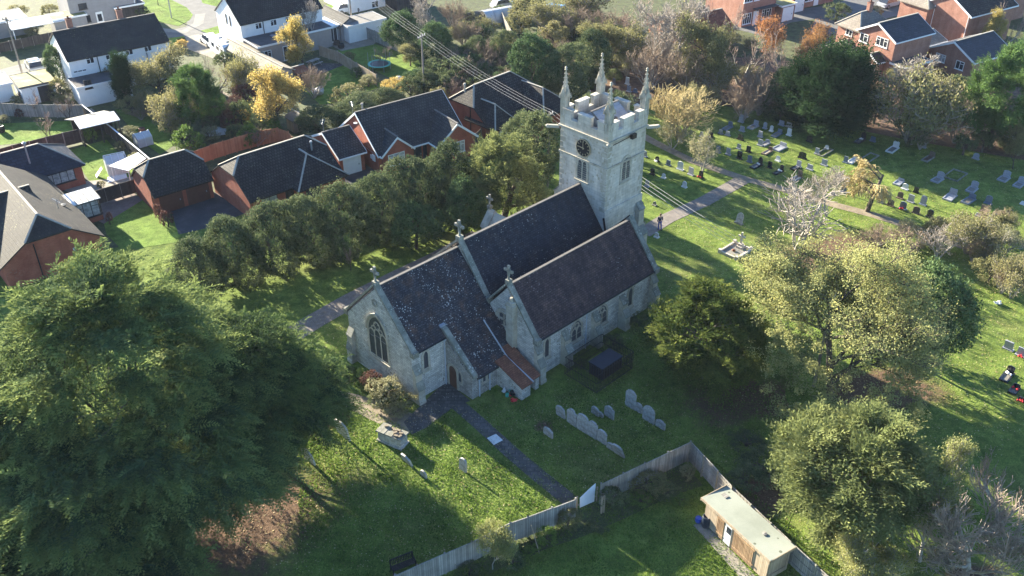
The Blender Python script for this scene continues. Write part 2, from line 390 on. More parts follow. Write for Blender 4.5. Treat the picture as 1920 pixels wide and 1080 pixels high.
# wall faces over the gables (parapet heads)
# crosses
def cross(U, V, z, s=1.):
    m = MB(); cbox(m, U-.2*s, U+.2*s, V-.2*s, V+.2*s, z-.1, z+.25*s)
    m.cone((U, -V), .1*s, .07*s, z+.25*s, z+.6*s, 8)
    m.box(U-.07*s, U+.07*s, -V-.08*s, -V+.08*s, z+.55*s, z+1.35*s)
    m.box(U-.07*s, U+.07*s, -V-.34*s, -V+.34*s, z+.92*s, z+1.07*s)
    for dy, dz in ((-.34, .995), (.34, .995), (0, 1.35)):
        m.box(U-.08*s, U+.08*s, -V+(dy-.1)*s, -V+(dy+.1)*s, z+(dz-.1)*s, z+(dz+.1)*s)
    k = 10
    for i in range(k):
        a0 = 2*PI*i/k; a1 = 2*PI*(i+1)/k
        m.beam((U, -V+.22*s*math.cos(a0), z+.99*s+.22*s*math.sin(a0)), (U, -V+.22*s*math.cos(a1), z+.99*s+.22*s*math.sin(a1)), .07*s, .05*s)
    return part(m, 'cross', 'coping_stone')
cross(.17, -3.75, 8.6); cross(8.2, -3.7, 9.05, 1.1); cross(8.2, 1.6, 7.55)

# windows
def arch(w, z0, zs, zt, n=6):
    """outline of a pointed opening, half on each side"""
    pts = [(-w/2, z0), (w/2, z0)]; h = zt-zs
    R = (h*h+(w/2)**2)/w
    for i in range(n+1):
        # right arc: centre (w/2-R, zs)
        a0 = 0; a1 = math.atan2(h, R-w/2); a = a0+(a1-a0)*i/n
        pts.append((w/2-R+R*math.cos(a), zs+R*math.sin(a)))
    for i in range(n-1, -1, -1):
        a1 = math.atan2(h, R-w/2); a = a1*i/n
        pts.append((-(w/2-R+R*math.cos(a)), zs+R*math.sin(a)))
    return pts
def ring(m, mp, inner, outer, d0, d1):
    n = len(inner)
    vs = [mp(s, z, d1) for s, z in outer]+[mp(s, z, d1) for s, z in inner]+[mp(s, z, d0) for s, z in outer]+[mp(s, z, d0) for s, z in inner]
    fs = []
    for i in range(n):
        j = (i+1) % n
        fs += [(i, j, n+j, n+i), (2*n+i, 2*n+j, j, i), (n+i, n+j, 3*n+j, 3*n+i)]
    return m.add(vs, fs)
def panel(m, mp, pts, d0, d1):
    a = [mp(s, z, d1) for s, z in pts]; b = mp(0, 0, d0); c = mp(0, 0, d1)
    return m.solid(a, (b[0]-c[0], b[1]-c[1], b[2]-c[2]))
def sh(pts, ds): return [(s+ds, z) for s, z in pts]
def gothic(mp, s0, w, z0, zs, zt, rim=.17, lights=1, hood=False, glass='leaded_glass', parent=None):
    par = parent or church
    inn = sh(arch(w, z0, zs, zt), s0); outp = sh(arch(w+2*rim, z0-rim*.9, zs, zt+rim*1.25), s0)
    m = MB(); ring(m, mp, inn, outp, -.05, .05)
    panel(m, mp, [(s0-w/2-rim-.04, z0-rim*1.5), (s0+w/2+rim+.04, z0-rim*1.5), (s0+w/2+rim+.04, z0-rim*.75), (s0-w/2-rim-.04, z0-rim*.75)], -.03, .12)
    if lights > 1:
        lw = w/lights
        for i in range(1, lights):
            x = s0-w/2+lw*i
            panel(m, mp, [(x-.05, z0), (x+.05, z0), (x+.05, zs+.05), (x-.05, zs+.05)], -.02, .045)
        # solid spandrel pierced by the heads of the lights
        for i in range(lights):
            x = s0-w/2+lw*(i+.5); hz = zs+(.18 if lights == 3 and i == 1 else 0)
            a = sh(arch(lw-.1, hz-.35, hz-.12, hz+.22, 4), x); b = sh(arch(lw+.02, hz-.36, hz-.10, hz+.34, 4), x)
            ring(m, mp, a, b, -.02, .042)
        for cx, cz, r in ([(0, zs+.45, .2)] if lights == 2 else [(0, zs+.78, .3), (-.42, zs+.42, .17), (.42, zs+.42, .17)]):
            k = 10; a = [(s0+cx+r*math.cos(2*PI*i/k), cz+r*math.sin(2*PI*i/k)) for i in range(k)]
            b = [(s0+cx+(r+.09)*math.cos(2*PI*i/k), cz+(r+.09)*math.sin(2*PI*i/k)) for i in range(k)]
            ring(m, mp, a, b, -.02, .04)
            for t in range(4):
                an = PI/4+t*PI/2
                panel(m, mp, [(s0+cx+r*math.cos(an-.25), cz+r*math.sin(an-.25)), (s0+cx+r*math.cos(an+.25), cz+r*math.sin(an+.25)), (s0+cx+r*.5*math.cos(an), cz+r*.5*math.sin(an))], -.02, .038)
    if hood:
        a = sh(arch(w+2*rim, zs-.25, zs, zt+rim*1.25, 8), s0)[2:]; 
        for (s1, z1), (s2, z2) in zip(a[:-1], a[1:]):
            panel(m, mp, [(s1, z1), (s2, z2), (s2*1.0+(s2-s0)*.07, z2+.12), (s1+(s1-s0)*.07, z1+.12)], -.02, .14)
    f = m.build('window', 'ashlar', par)
    m = MB(); panel(m, mp, inn, -.05, .012); m.build('pane', glass, f)
    return f
mpE0 = lambda s, z, d: q(-d, s, z)              # east gable of the chancel (s = V)
mpS0 = lambda s, z, d: q(s, d, z)               # chancel side wall (s = U)
mpSA = lambda s, z, d: q(s, 4.4+d, z)           # aisle side wall
mpEV = lambda s, z, d: q(3.25-d, s, z)          # vestry end wall
mpSV = lambda s, z, d: q(s, 2.8+d, z)
mpEA = lambda s, z, d: q(8.05-d, s, z)          # aisle gable
gothic(mpE0, -3.85, 2.1, 2.05, 4.15, 5.75, .2, 3, True)
gothic(mpS0, 1.3, .42, 2.5, 3.6, 4.02, .2)
gothic(mpSA, 9.45, .42, 1.55, 2.8, 3.22, .2)
gothic(mpSA, 12.8, 1.15, 1.45, 2.3, 3.2, .17, 2)
gothic(mpSA, 15.8, 1.15, 1.45, 2.3, 3.2, .17, 2)
gothic(mpSA, 19.3, .48, 1.5, 2.8, 3.2, .22)
for s in (4.35, 4.85):
    gothic(mpSV, s+.1, .28, 1.05, 1.45, 1.62, .09)
gothic(mpEV, 1.5, .3, .95, 1.5, 1.8, .12)
# quatrefoil in the aisle gable
m = MB(); k = 20
a = [(1.3+.78*math.cos(2*PI*i/k), 4.1+.78*math.sin(2*PI*i/k)) for i in range(k)]; b = [(1.3+.98*math.cos(2*PI*i/k), 4.1+.98*math.sin(2*PI*i/k)) for i in range(k)]
ring(m, mpEA, a, b, -.03, .07)
c4 = []
for t in range(4):
    an = PI/4+t*PI/2; cx, cz = 1.3+.36*math.cos(an), 4.1+.36*math.sin(an)
    a = [(cx+.27*math.cos(2*PI*i/12), cz+.27*math.sin(2*PI*i/12)) for i in range(12)]; c4.append(a)
    b = [(cx+.37*math.cos(2*PI*i/12), cz+.37*math.sin(2*PI*i/12)) for i in range(12)]
    ring(m, mpEA, a, b, -.03, .05)
f = part(m, 'round_window', 'ashlar')
m = MB()
for a in c4: panel(m, mpEA, a, -.03, .015)
m.build('pane', 'leaded_glass', f)
# roundel high in the chancel gable
m = MB(); a = [(-3.85+.16*math.cos(2*PI*i/12), 7.0+.16*math.sin(2*PI*i/12)) for i in range(12)]; b = [(-3.85+.3*math.cos(2*PI*i/12), 7.0+.3*math.sin(2*PI*i/12)) for i in range(12)]
ring(m, mpE0, a, b, -.03, .06); part(m, 'roundel', 'coping_stone')
# vestry door
m = MB(); inn = sh(arch(.85, 0, 1.5, 1.98), .72); outp = sh(arch(1.25, -.02, 1.5, 2.22), .72)
ring(m, mpEV, inn, outp, -.05, .06); f = part(m, 'door_arch', 'ashlar')
m = MB(); panel(m, mpEV, inn, -.05, .015)
for s in (.45, .6, .75, .9): panel(m, mpEV, [(s, .02), (s+.02, .02), (s+.02, 1.6), (s, 1.6)], -.01, .03)
m.build('door', 'door_wood', f)
m = MB(); panel(m, mpSV, [(6.75, .02), (7.25, .02), (7.25, 1.1), (6.75, 1.1)], -.02, .03); part(m, 'store_door', 'dark_wood')
# chimney on the aisle gable
m = MB(); cbox(m, 7.55, 8.04, 1.95, 2.65, 1.4, 5.9); cbox(m, 7.5, 8.06, 1.9, 2.7, 5.9, 6.1); cbox(m, 7.58, 8.0, 2.0, 2.6, 6.1, 6.35)
m.cone((7.8, -2.3), .14, .11, 6.35, 6.7, 8)
part(m, 'chimney', 'ashlar')
# buttresses
def buttress(U, V, dU, dV, w, z1, z2, p1=.8, p2=.45):
    """stepped buttress whose foot is at (U,V) pushing out along (dU,dV)"""
    ex = Vector((-dV, dU)); m = MB()
    def pt(a, b, z): return q(U+dU*a+ex[0]*b, V+dV*a+ex[1]*b, z)
    prf = [(0, -.1), (p1+.08, -.1), (p1+.08, .25), (p1, .33), (p1, z1), (p2, z1+.55), (p2, z2), (0, z2+.6)]
    m.solid([pt(a, -w/2, z) for a, z in prf], Vector(pt(0, w/2, 0))-Vector(pt(0, -w/2, 0)))
    b = part(m, 'buttress', 'ashlar')
    for (a0, zz0), (a1, zz1) in (((p1+.06, z1-.02), (p2, z1+.58)), ((p2+.06, z2-.02), (0.02, z2+.63))):
        m = MB(); m.solid([pt(a0, -w/2-.04, zz0), pt(a0, w/2+.04, zz0), pt(a1, w/2+.04, zz1), pt(a1, -w/2-.04, zz1)], (0, 0, .09)); m.build('weathering', 'coping_stone', b)
for U in (11.35, 14.85, 18.2): buttress(U, 4.4, 0, 1, .62, 1.25, 2.35)
buttress(8.35, 4.4, 0, 1, .6, 1.5, 2.6, .75, .4)
buttress(22.1, 4.4, 0, 1, .6, 1.5, 2.6, .75, .4)
buttress(22.4, 3.9, 1, 0, .6, 1.5, 2.6, .75, .4)
buttress(.3, 0, 0, 1, .6, 1.3, 2.6, .6, .35)
buttress(0, -7.2, -1, 0, .6, 1.2, 2.4, .45, .3)
# north side: small gabled porch with a cross
m = MB(); m.solid([q(17.9, -9, 0), q(19.7, -9, 0), q(19.7, -9, 3.2), q(18.8, -9, 4.4), q(17.9, -9, 3.2)], q(0, -2.8, 0)); part(m, 'porch_wall', 'ashlar')
m = MB()
for Ua in (17.7, 19.9): m.solid([q(18.8, -10.9, 4.55), q(Ua, -10.9, 3.1), q(Ua, -11.75, 3.1), q(18.8, -11.75, 4.55)], (0, 0, -.12))
part(m, 'porch_roof', 'ashlar')
cross(18.8, -11.6, 4.6, .9)

# ---- tower
TU0, TU1, TV0, TV1 = 21.9, 26.75, -6.1, -.95
m = MB()
# battered base stage, main shaft
m.solid([q(TU0-.0, TV0-.28, -.1), q(TU1+.28, TV0-.28, -.1), q(TU1+.28, TV1+.28, -.1), q(TU0-.0, TV1+.28, -.1)], (0, 0, 4.6))
m.solid([q(TU0, TV0-.12, 4.5), q(TU1+.12, TV0-.12, 4.5), q(TU1+.12, TV1+.1, 4.5), q(TU0, TV1+.1, 4.5)], (0, 0, 2.6))
cbox(m, TU0, TU1, TV0, TV1, 7.0, 13.35)
part(m, 'tower', 'tower_stone')
for z, e in ((10.95, .1), (13.3, .18)):
    m = MB(); cbox(m, TU0-e, TU1+e, TV0-e, TV1+e, z, z+.16); part(m, 'string_course', 'ashlar')
m = MB(); cbox(m, TU0+.02, TU1+.33, TV0-.33, TV1+.33, 4.52, 4.66); part(m, 'string_course', 'ashlar')
# quoins
for U, su in ((TU0, 1), (TU1, -1)):
    for V, sv in ((TV1, -1), (TV0, 1)):
        m = MB()
        for i in range(16):
            z = 5.0+i*.5; l = .55 if i % 2 else .32
            if z < 7 and V == TV1: continue
            a, b = sorted((U-su*.02, U+su*l)); c, d = sorted((V-sv*.02, V-sv*.0))
            cbox(m, a, b, c, d, z, z+.42)
            l2 = .87-l; a, b = sorted((U-su*.02, U)); c, d = sorted((V, V+sv*l2))
            cbox(m, a, b, c, d, z, z+.42)
        part(m, 'quoins', 'ashlar')
# parapet and merlons
m = MB(); th = .32
cbox(m, TU0-.05, TU0+th, TV0-.05, TV1+.05, 13.46, 14.15); cbox(m, TU1-th, TU1+.05, TV0-.05, TV1+.05, 13.46, 14.15)
cbox(m, TU0+th, TU1-th, TV0-.05, TV0+th, 13.46, 14.15); cbox(m, TU0+th, TU1-th, TV1-th, TV1+.05, 13.46, 14.15)
def merl(a0, a1):  # three per side: corners and one/two between
    Ls = a1-a0; return [(a0+.25, a0+1.15), (a0+Ls/2-.68, a0+Ls/2+.68), (a1-1.15, a1-.25)]
capm = MB()
for a, b in merl(TV0, TV1):
    for U0, U1 in ((TU0-.05, TU0+th), (TU1-th, TU1+.05)):
        cbox(m, U0, U1, a, b, 14.15, 14.85); cbox(capm, U0-.05, U1+.05, a-.05, b+.05, 14.85, 14.97)
for a, b in merl(TU0, TU1):
    for V0, V1 in ((TV0-.05, TV0+th), (TV1-th, TV1+.05)):
        cbox(m, a, b, V0, V1, 14.15, 14.85); cbox(capm, a-.05, b+.05, V0-.05, V1+.05, 14.85, 14.97)
p = part(m, 'parapet', 'tower_stone'); capm.build('merlon_caps', 'tower_stone', p)
# pinnacles
def pinnacle(U, V):
    m = MB(); s = .22
    cbox(m, U-s-.04, U+s+.04, V-s-.04, V+s+.04, 13.46, 14.3); cbox(m, U-s, U+s, V-s, V+s, 14.3, 16.0)
    for dx in (-1, 1):      # sunk-panel look: raised rolls on the arrises
        for dy in (-1, 1): m.box(U+dx*s-.05, U+dx*s+.05, -V+dy*s-.05, -V+dy*s+.05, 14.3, 16.0)
    for ang in range(4):    # gablets
        c, sn = math.cos(ang*PI/2), math.sin(ang*PI/2)
        def r(a, b, z): return (U+a*c-b*sn, -V+a*sn+b*c, z)
        m.solid([r(s-.02, -s-.08, 15.9), r(s-.02, s+.08, 15.9), r(s-.02, 0, 16.6)], Vector(r(s+.12, 0, 0))-Vector(r(s-.02, 0, 0)))
        e = r(s+.1, s+.1, 0); m.cone((e[0], e[1]), .08, .03, 15.75, 16.15, 5)
    m.cone((U, -V), .28, .04, 16.0, 18.1, 4, True, PI/4)
    for k in range(5):
        z = 16.35+k*.36; rr = .28-(.24)*(z-16)/2.1+.02
        for t in range(4):
            a = PI/4+t*PI/2; x = U+rr*math.cos(a); y = -V+rr*math.sin(a)
            m.rev((x, y, z), [(.02, -.06), (.06, 0), (.035, .07)], 5)
    m.rev((U, -V, 18.05), [(.05, 0), (.13, .09), (.06, .18), (.12, .26), (.02, .38)], 6)
    return part(m, 'pinnacle', 'ashlar')
for U in (TU0+.2, TU1-.2):
    for V in (TV0+.2, TV1-.2): pinnacle(U, V)
# inner gabled roof of the tower (ridge towards the west)
m = MB(); Vm = (TV0+TV1)/2
m.solid([q(TU0+.75, TV0+.5, 13.7), q(TU0+.75, TV1-.5, 13.7), q(TU0+.75, Vm, 15.05)], (TU1-TU0-1.5, 0, 0))
part(m, 'tower_roof', 'lead_roof')
m = MB(); m.beam(q(TU0+.7, Vm, 15.04), q(TU1-.7, Vm, 15.04), .16, .08); m.solid([q(TU0+.68, TV1-.42, 13.75), q(TU0+.68, TV1-.6, 13.75), q(TU0+.68, Vm-.05, 15.1), q(TU0+.68, Vm+.12, 15.1)], (.1, 0, 0)); m.box(TU0+2.2, TU0+2.5, -TV1+1.2, -TV1+1.55, 14.2, 14.5)
part(m, 'roof_ribs', 'dark_ridge')
m = MB(); cbox(m, TU0+.3, TU1-.3, TV0+.3, TV1-.3, 13.36, 13.5); part(m, 'tower_gutter_floor', 'dark_paving')
# belfry openings
def belfry(mp, s, z0=9.25, w=1.0):
    f = gothic(mp, s, w, z0, z0+1.5, z0+1.95, .2, 2)
    m = MB()
    for k in range(7):
        z = z0+.12+k*.2
        panel(m, mp, [(s-w/2+.02, z), (s+w/2-.02, z), (s+w/2-.02, z+.07), (s-w/2+.02, z+.07)], -.02, .04)
    m.build('louvres', 'coping_stone', f)
mpTE = lambda s, z, d: q(TU0-d, s, z)
mpTS = lambda s, z, d: q(s, TV1+d, z)
mpTW = lambda s, z, d: q(TU1+d, s, z)
belfry(mpTE, -3.55); belfry(mpTS, 24.4, 9.3); belfry(mpTW, Vm)
# clock
m = MB(); cz, cs = 12.15, -3.45; k = 24
a = [(cs+.72*math.cos(2*PI*i/k), cz+.72*math.sin(2*PI*i/k)) for i in range(k)]
panel(m, mpTE, a, -.02, .14); clock = part(m, 'clock_face', 'clock_black')
m = MB(); b = [(cs+.765*math.cos(2*PI*i/k), cz+.79*math.sin(2*PI*i/k)) for i in range(k)]; ring(m, mpTE, a, b, -.02, .17)
for i in range(12):
    an = i*PI/6; r0, r1 = .50, .66
    dx, dz = math.cos(an), math.sin(an); tx, tz = -dz*.032, dx*.032
    panel(m, mpTE, [(cs+dx*r0-tx, cz+dz*r0-tz), (cs+dx*r1-tx, cz+dz*r1-tz), (cs+dx*r1+tx, cz+dz*r1+tz), (cs+dx*r0+tx, cz+dz*r0+tz)], .13, .155)
# hands: the hour hand towards the nine, the minute hand near the twelve   (s grows to the right as seen from outside)
for an, ln, w in ((math.radians(176), .58, .05), (math.radians(93), .60, .035)):
    dx, dz = math.cos(an), math.sin(an); tx, tz = -dz*w, dx*w
    panel(m, mpTE, [(cs-dx*.12-tx, cz-dz*.12-tz), (cs+dx*ln-tx*.4, cz+dz*ln-tz*.4), (cs+dx*ln+tx*.4, cz+dz*ln+tz*.4), (cs-dx*.12+tx, cz-dz*.12+tz)], .15, .175)
m.build('clock_numerals', 'gold', clock)
# gargoyles and floodlight
for U, V, dU, dV in ((TU0-.1, TV0-.1, -.7, -.7), (TU1+.1, TV1+.0, .75, .6), (TU0-.05, TV1+.05, -.12, .12), (TU1, TV0, .7, -.7)):
    m = MB(); m.beam(q(U, V, 13.1), q(U+dU, V+dV, 13.15), .24, .24); m.rev(q(U+dU, V+dV, 13.1), [(.06, 0), (.16, .08), (.17, .2), (.08, .3)], 7)
    part(m, 'gargoyle', 'ashlar')
m = MB(); m.beam(q(24.5, TV1+.0, 13.15), q(24.5, TV1+.55, 13.3), .12, .12); cbox(m, 24.25, 24.8, TV1+.35, TV1+.6, 13.1, 13.5); m.path([q(24.5, TV1+.22, 13.2), q(22.3, TV1+.22, 13.12)], .035)
part(m, 'floodlight', 'black_metal')
m = MB(); m.path([q(21.7, -1.15+.35, 6.6), q(22.0, TV1+.2, 5.2), q(22.3, TV1+.2, 4.9)], .09); m.beam(q(22.5, TV1+.2, 5.0), q(22.45, 1.4, 7.4), .12, .14)
part(m, 'lead_pipe', 'black_metal')
# stair/angle buttresses at the tower foot
buttress(TU0+.35, TV0, 0, -1, .7, 4.2, 7.0, 1.1, .55)
buttress(TU1, TV1-.4, 1, 0, .7, 3.6, 5.8, 1.1, .55)
buttress(TU1-.35, TV1, 0, 1, .7, 3.6, 5.8, 1.1, .55)
# ------------------------------------------------------------------ ground sheets
def sheet(name, pix, mat, lvl, world=False, z=0.):
    """flat region given by its outline on the ground"""
    pts = [Vector((p[0], p[1], 0)) for p in pix] if world else [G(*p) for p in pix]
    m = MB(); m.poly([(p.x, p.y, z+.004*lvl) for p in pts])
    o = m.build(name, mat, None, recalc=False)
    if o.data.polygons[0].normal.z < 0: o.data.flip_normals()
    return tag(o, kind='structure')
def ribbon(name, pix, width, mat, lvl):
    """strip of constant width along a line on the ground"""
    P = [G(*p) for p in pix]; Lp = []; Rp = []
    for i, p in enumerate(P):
        d = (P[min(i+1, len(P)-1)]-P[max(i-1, 0)]).normalized(); n = Vector((-d.y, d.x, 0))
        w = width[i] if isinstance(width, (list, tuple)) else width
        Lp.append(p+n*w/2); Rp.append(p-n*w/2)
    m = MB(); z = .004*lvl
    vs = [(p.x, p.y, z) for p in Lp]+[(p.x, p.y, z) for p in Rp]; n = len(P)
    m.add(vs, [(i, n+i, n+i+1, i+1) for i in range(n-1)])
    return tag(m.build(name, mat), kind='structure')
m = MB(); m.poly([(-420, -60, 0), (420, -60, 0), (420, 620, 0), (-420, 620, 0)])
tag(m.build('ground', 'churchyard_grass'), kind='structure')
# beyond the churchyard: gardens
sheet('garden_ground', [(0, 520), (190, 470), (330, 440), (700, 330), (1040, 215), (1130, 170), (1130, -20), (960, -160), (-300, -160), (-300, 560)], 'garden_soil', 1)
sheet('leaf_litter_ground', [(1090, 200), (1250, 195), (1310, 190), (1500, 222), (1700, 262), (1920, 300), (2100, 330), (2100, 130), (1600, 60), (1100, 60)], 'leaf_litter', 2)
sheet('garden_ground', [(1100, 120), (1300, 100), (1900, 150), (2300, 180), (2300, -160), (960, -160)], 'garden_soil', 3)
# lawns
sheet('lawn', [(-60, 300), (0, 272), (62, 266), (185, 232), (140, 226), (0, 232), (-60, 236)], 'garden_grass', 4)
sheet('lawn', [(128, 282), (200, 262), (262, 330), (175, 350)], 'garden_grass', 4)
sheet('lawn', [(200, 440), (190, 400), (232, 378), (285, 372), (345, 430), (330, 455), (230, 470)], 'garden_grass', 4)
sheet('lawn', [(215, 205), (330, 212), (330, 270), (300, 290), (262, 262)], 'garden_grass', 4)
sheet('lawn', [(560, 128), (650, 118), (720, 160), (640, 192), (600, 196), (560, 160)], 'garden_grass', 4)
sheet('lawn', [(625, 96), (700, 82), (790, 112), (800, 136), (740, 150), (690, 128)], 'garden_grass', 4)
sheet('lawn', [(420, 215), (470, 170), (480, 240), (430, 250)], 'garden_grass', 4)
sheet('lawn', [(800, 160), (900, 150), (930, 175), (850, 185)], 'garden_grass', 4)
# roads
ribbon('road', [(-80, 186), (0, 146), (60, 130), (130, 108), (310, 72), (400, 52), (470, 40)], 6.0, 'asphalt', 5)
ribbon('road', [(392, 70), (400, 40), (385, 10), (350, -14), (300, -40)], 7.5, 'asphalt', 6)
sheet('verge', [(258, -4), (255, 8), (268, 25), (292, 40), (335, 49), (356, 38), (362, 28), (350, 14), (322, 0), (300, -8)], 'garden_grass', 7)
sheet('verge', [(372, -10), (380, 6), (420, 16), (470, 10), (480, -20)], 'garden_grass', 7)
sheet('verge', [(312, 72), (345, 68), (352, 80), (330, 88), (314, 86)], 'garden_grass', 7)
sheet('verge', [(376, 58), (412, 48), (418, 60), (400, 66)], 'garden_grass', 7)
sheet('verge', [(600, 12), (640, 4), (655, 14), (615, 20)], 'garden_grass', 7)
ribbon('pavement', [(262, 38), (300, 56), (345, 60), (372, 44), (376, 26)], 1.5, 'pale_felt', 8)
sheet('driveway', [(330, 74), (372, 64), (410, 96), (400, 110), (350, 92)], 'patio', 7)
sheet('driveway', [(92, 136), (112, 150), (118, 186), (96, 190), (80, 150)], 'patio_brown', 7)
sheet('driveway', [(318, 388), (395, 360), (408, 362), (470, 395), (400, 425), (335, 440)], 'dark_asphalt', 5)
sheet('driveway', [(640, 340), (680, 305), (700, 318), (690, 340), (660, 350)], 'dark_asphalt', 5)
sheet('patio', [(600, 74), (690, 60), (720, 66), (700, 84), (640, 96)], 'patio', 7)
sheet('patio', [(110, 352), (162, 340), (265, 330), (270, 345), (176, 372), (130, 362)], 'patio', 6)
sheet('patio', [(160, 390), (250, 362), (268, 375), (195, 420), (175, 410)], 'patio_brown', 6)
sheet('patio', [(540, 132), (600, 118), (650, 120), (600, 140), (560, 142)], 'dark_paving', 6)
ribbon('road', [(1740, -60), (1690, -8), (1640, 12), (1580, 34), (1555, 80), (1540, 100)], [12, 12, 10, 8, 6, 5], 'asphalt', 5)
ribbon('road', [(1400, 60), (1460, 34), (1560, 20), (1640, 10)], 5, 'asphalt', 6)
ribbon('garden_path', [(165, 205), (210, 245), (262, 290), (275, 300)], .9, 'patio', 7)
ribbon('garden_path', [(395, 165), (440, 185), (470, 160)], .9, 'path_soil', 7)
# churchyard paths
ribbon('gravel_path', [(520, 645), (590, 602), (660, 562), (740, 522), (820, 484), (900, 440)], 2.1, 'gravel', 5)
ribbon('gravel_path', [(1205, 438), (1250, 410), (1320, 378), (1398, 334)], 1.7, 'gravel', 5)
ribbon('gravel_path', [(1180, 240), (1225, 266), (1300, 303), (1398, 336), (1480, 358), (1560, 383), (1640, 404), (1740, 436), (1820, 468)], 1.15, 'path_soil', 6)
ribbon('porch_path', [(600, 740), (660, 752), (720, 776), (780, 800)], [1.6, 1.6, 2.1, 2.0], 'path_soil', 6)
sheet('porch_path', [(757, 792), (836, 714), (882, 752), (853, 762), (800, 802), (772, 815)], 'dark_paving', 7)
ribbon('flagstone_path', [(852, 754), (900, 795), (960, 850), (1010, 892), (1070, 940)], 1.15, 'dark_paving', 8)
sheet('slab', [(913, 822), (930, 814), (943, 826), (926, 835)], 'marble_white', 9)
# bare needle-strewn soil under the cypress, worn patches, planting bed
def blob(name, px, py, rx, ry, mat, lvl, seed=1):
    """patch of litter whose cover thins out towards its rim"""
    r = random.Random(seed); n = 40; ph = [r.uniform(0, 6.28) for _ in range(4)]; vs = []; fade = []; K = 6
    c = G(px, py); vs.append((c.x, c.y, .004*lvl)); fade.append(1.)
    for ring_ in range(1, K+1):
        for i in range(n):
            a = 2*PI*i/n; k = (1.25+.16*math.sin(2*a+ph[0])+.12*math.sin(3*a+ph[1])+.08*math.sin(5*a+ph[2])+.06*math.sin(9*a+ph[3]))*ring_/K
            w = G(px+rx*k*math.cos(a), py+ry*k*math.sin(a)); vs.append((w.x, w.y, .004*lvl)); fade.append(1-ring_/K)
    fs = [(0, 1+(i+1) % n, 1+i) for i in range(n)]
    for q_ in range(K-1):
        for i in range(n): a0 = 1+q_*n+i; a1 = 1+q_*n+(i+1) % n; fs.append((a0, a1, a1+n, a0+n))
    m = MB(); m.add(vs, fs); o = m.build(name, 'littered_grass', None, recalc=True)
    if sum(p.normal.z for p in o.data.polygons) < 0: o.data.flip_normals()
    at = o.data.attributes.new('fade', 'FLOAT', 'POINT'); at.data.foreach_set('value', fade)
    return tag(o, kind='structure')
blob('soil', 400, 960, 260, 190, 'leaf_litter', 2, 3)
blob('soil', 620, 775, 60, 35, 'leaf_litter', 3, 5)
blob('soil', 1020, 800, 26, 13, 'leaf_litter', 3, 6)
blob('soil', 1390, 750, 130, 70, 'leaf_litter', 3, 7)
blob('soil', 1660, 730, 130, 60, 'leaf_litter', 4, 8)
blob('soil', 1560, 480, 130, 60, 'leaf_litter', 5, 12)
blob('soil', 1440, 930, 70, 60, 'leaf_litter', 4, 9)
blob('soil', 1820, 1080, 70, 30, 'leaf_litter', 4, 10)
ribbon('flower_bed', [(905, 1062), (985, 1020), (1080, 985), (1150, 950), (1230, 905), (1290, 880)], [1.4, 1.8, 2.0, 2.4, 3., 3.4], 'garden_soil', 4)
sheet('shed_base', [(1300, 985), (1318, 975), (1420, 1085), (1398, 1095)], 'patio', 5)

# ------------------------------------------------------------------ foliage meshes
def quads_mesh(name, Q, lv, mat, tri=False):
    """Q: (n,k,3) vertices of n small faces, lv: one tint value per face"""
    n, k = Q.shape[0], Q.shape[1]
    me = bpy.data.meshes.new(name)
    me.vertices.add(n*k); me.vertices.foreach_set('co', Q.reshape(-1).astype(np.float32))
    me.loops.add(n*k); me.loops.foreach_set('vertex_index', np.arange(n*k, dtype=np.int32))
    me.polygons.add(n); me.polygons.foreach_set('loop_start', np.arange(0, n*k, k, dtype=np.int32))
    me.polygons.foreach_set('loop_total', np.full(n, k, dtype=np.int32))
    me.update(calc_edges=True)
    a = me.attributes.new('lv', 'FLOAT', 'FACE'); a.data.foreach_set('value', np.clip(lv, 0, 1).astype(np.float32))
    me.materials.append(MATS[mat]); return me
def unit(v): return v/np.maximum(np.linalg.norm(v, axis=-1, keepdims=True), 1e-9)
def leaf_quads(rg, C, size, nrm=None, spread=1., aspect=.7):
    n = len(C); d = unit(rg.normal(size=(n, 3)))
    if nrm is not None: d = unit(d*spread+nrm)
    t = unit(np.cross(d, rg.normal(size=(n, 3)))); b = np.cross(d, t)
    s = size*rg.uniform(.6, 1.3, (n, 1))
    t = t*s*.5; b = b*s*.5*aspect
    return np.stack([C-t, C-b*.9+t*.1, C+t, C+b*.9+t*.1], 1)
def tubes_mesh(name, segs, mat, sides=4, rmin=.0):
    """segs: list of (p0, p1, r0, r1)"""
    A = np.array([s[0] for s in segs], float); B = np.array([s[1] for s in segs], float)
    r0 = np.maximum(np.array([s[2] for s in segs]), rmin); r1 = np.maximum(np.array([s[3] for s in segs]), rmin)
    d = unit(B-A); up = np.where(np.abs(d[:, 2:3]) < .9, [[0, 0, 1.]], [[1., 0, 0]])
    e = unit(np.cross(d, up)); g = np.cross(d, e); n = len(A); V = np.zeros((n, 2*sides, 3))
    for i in range(sides):
        a = 2*PI*i/sides; o = e*math.cos(a)+g*math.sin(a)
        V[:, i] = A+o*r0[:, None]; V[:, sides+i] = B+o*r1[:, None]
    me = bpy.data.meshes.new(name); me.vertices.add(n*2*sides); me.vertices.foreach_set('co', V.reshape(-1).astype(np.float32))
    F = np.array([[i, (i+1) % sides, sides+(i+1) % sides, sides+i] for i in range(sides)])
    idx = (np.arange(n)[:, None, None]*2*sides+F[None]).reshape(-1)
    me.loops.add(n*sides*4); me.loops.foreach_set('vertex_index', idx.astype(np.int32))
    me.polygons.add(n*sides); me.polygons.foreach_set('loop_start', np.arange(0, n*sides*4, 4, dtype=np.int32))
    me.polygons.foreach_set('loop_total', np.full(n*sides, 4, dtype=np.int32)); me.update(calc_edges=True)
    me.materials.append(MATS[mat]); return me
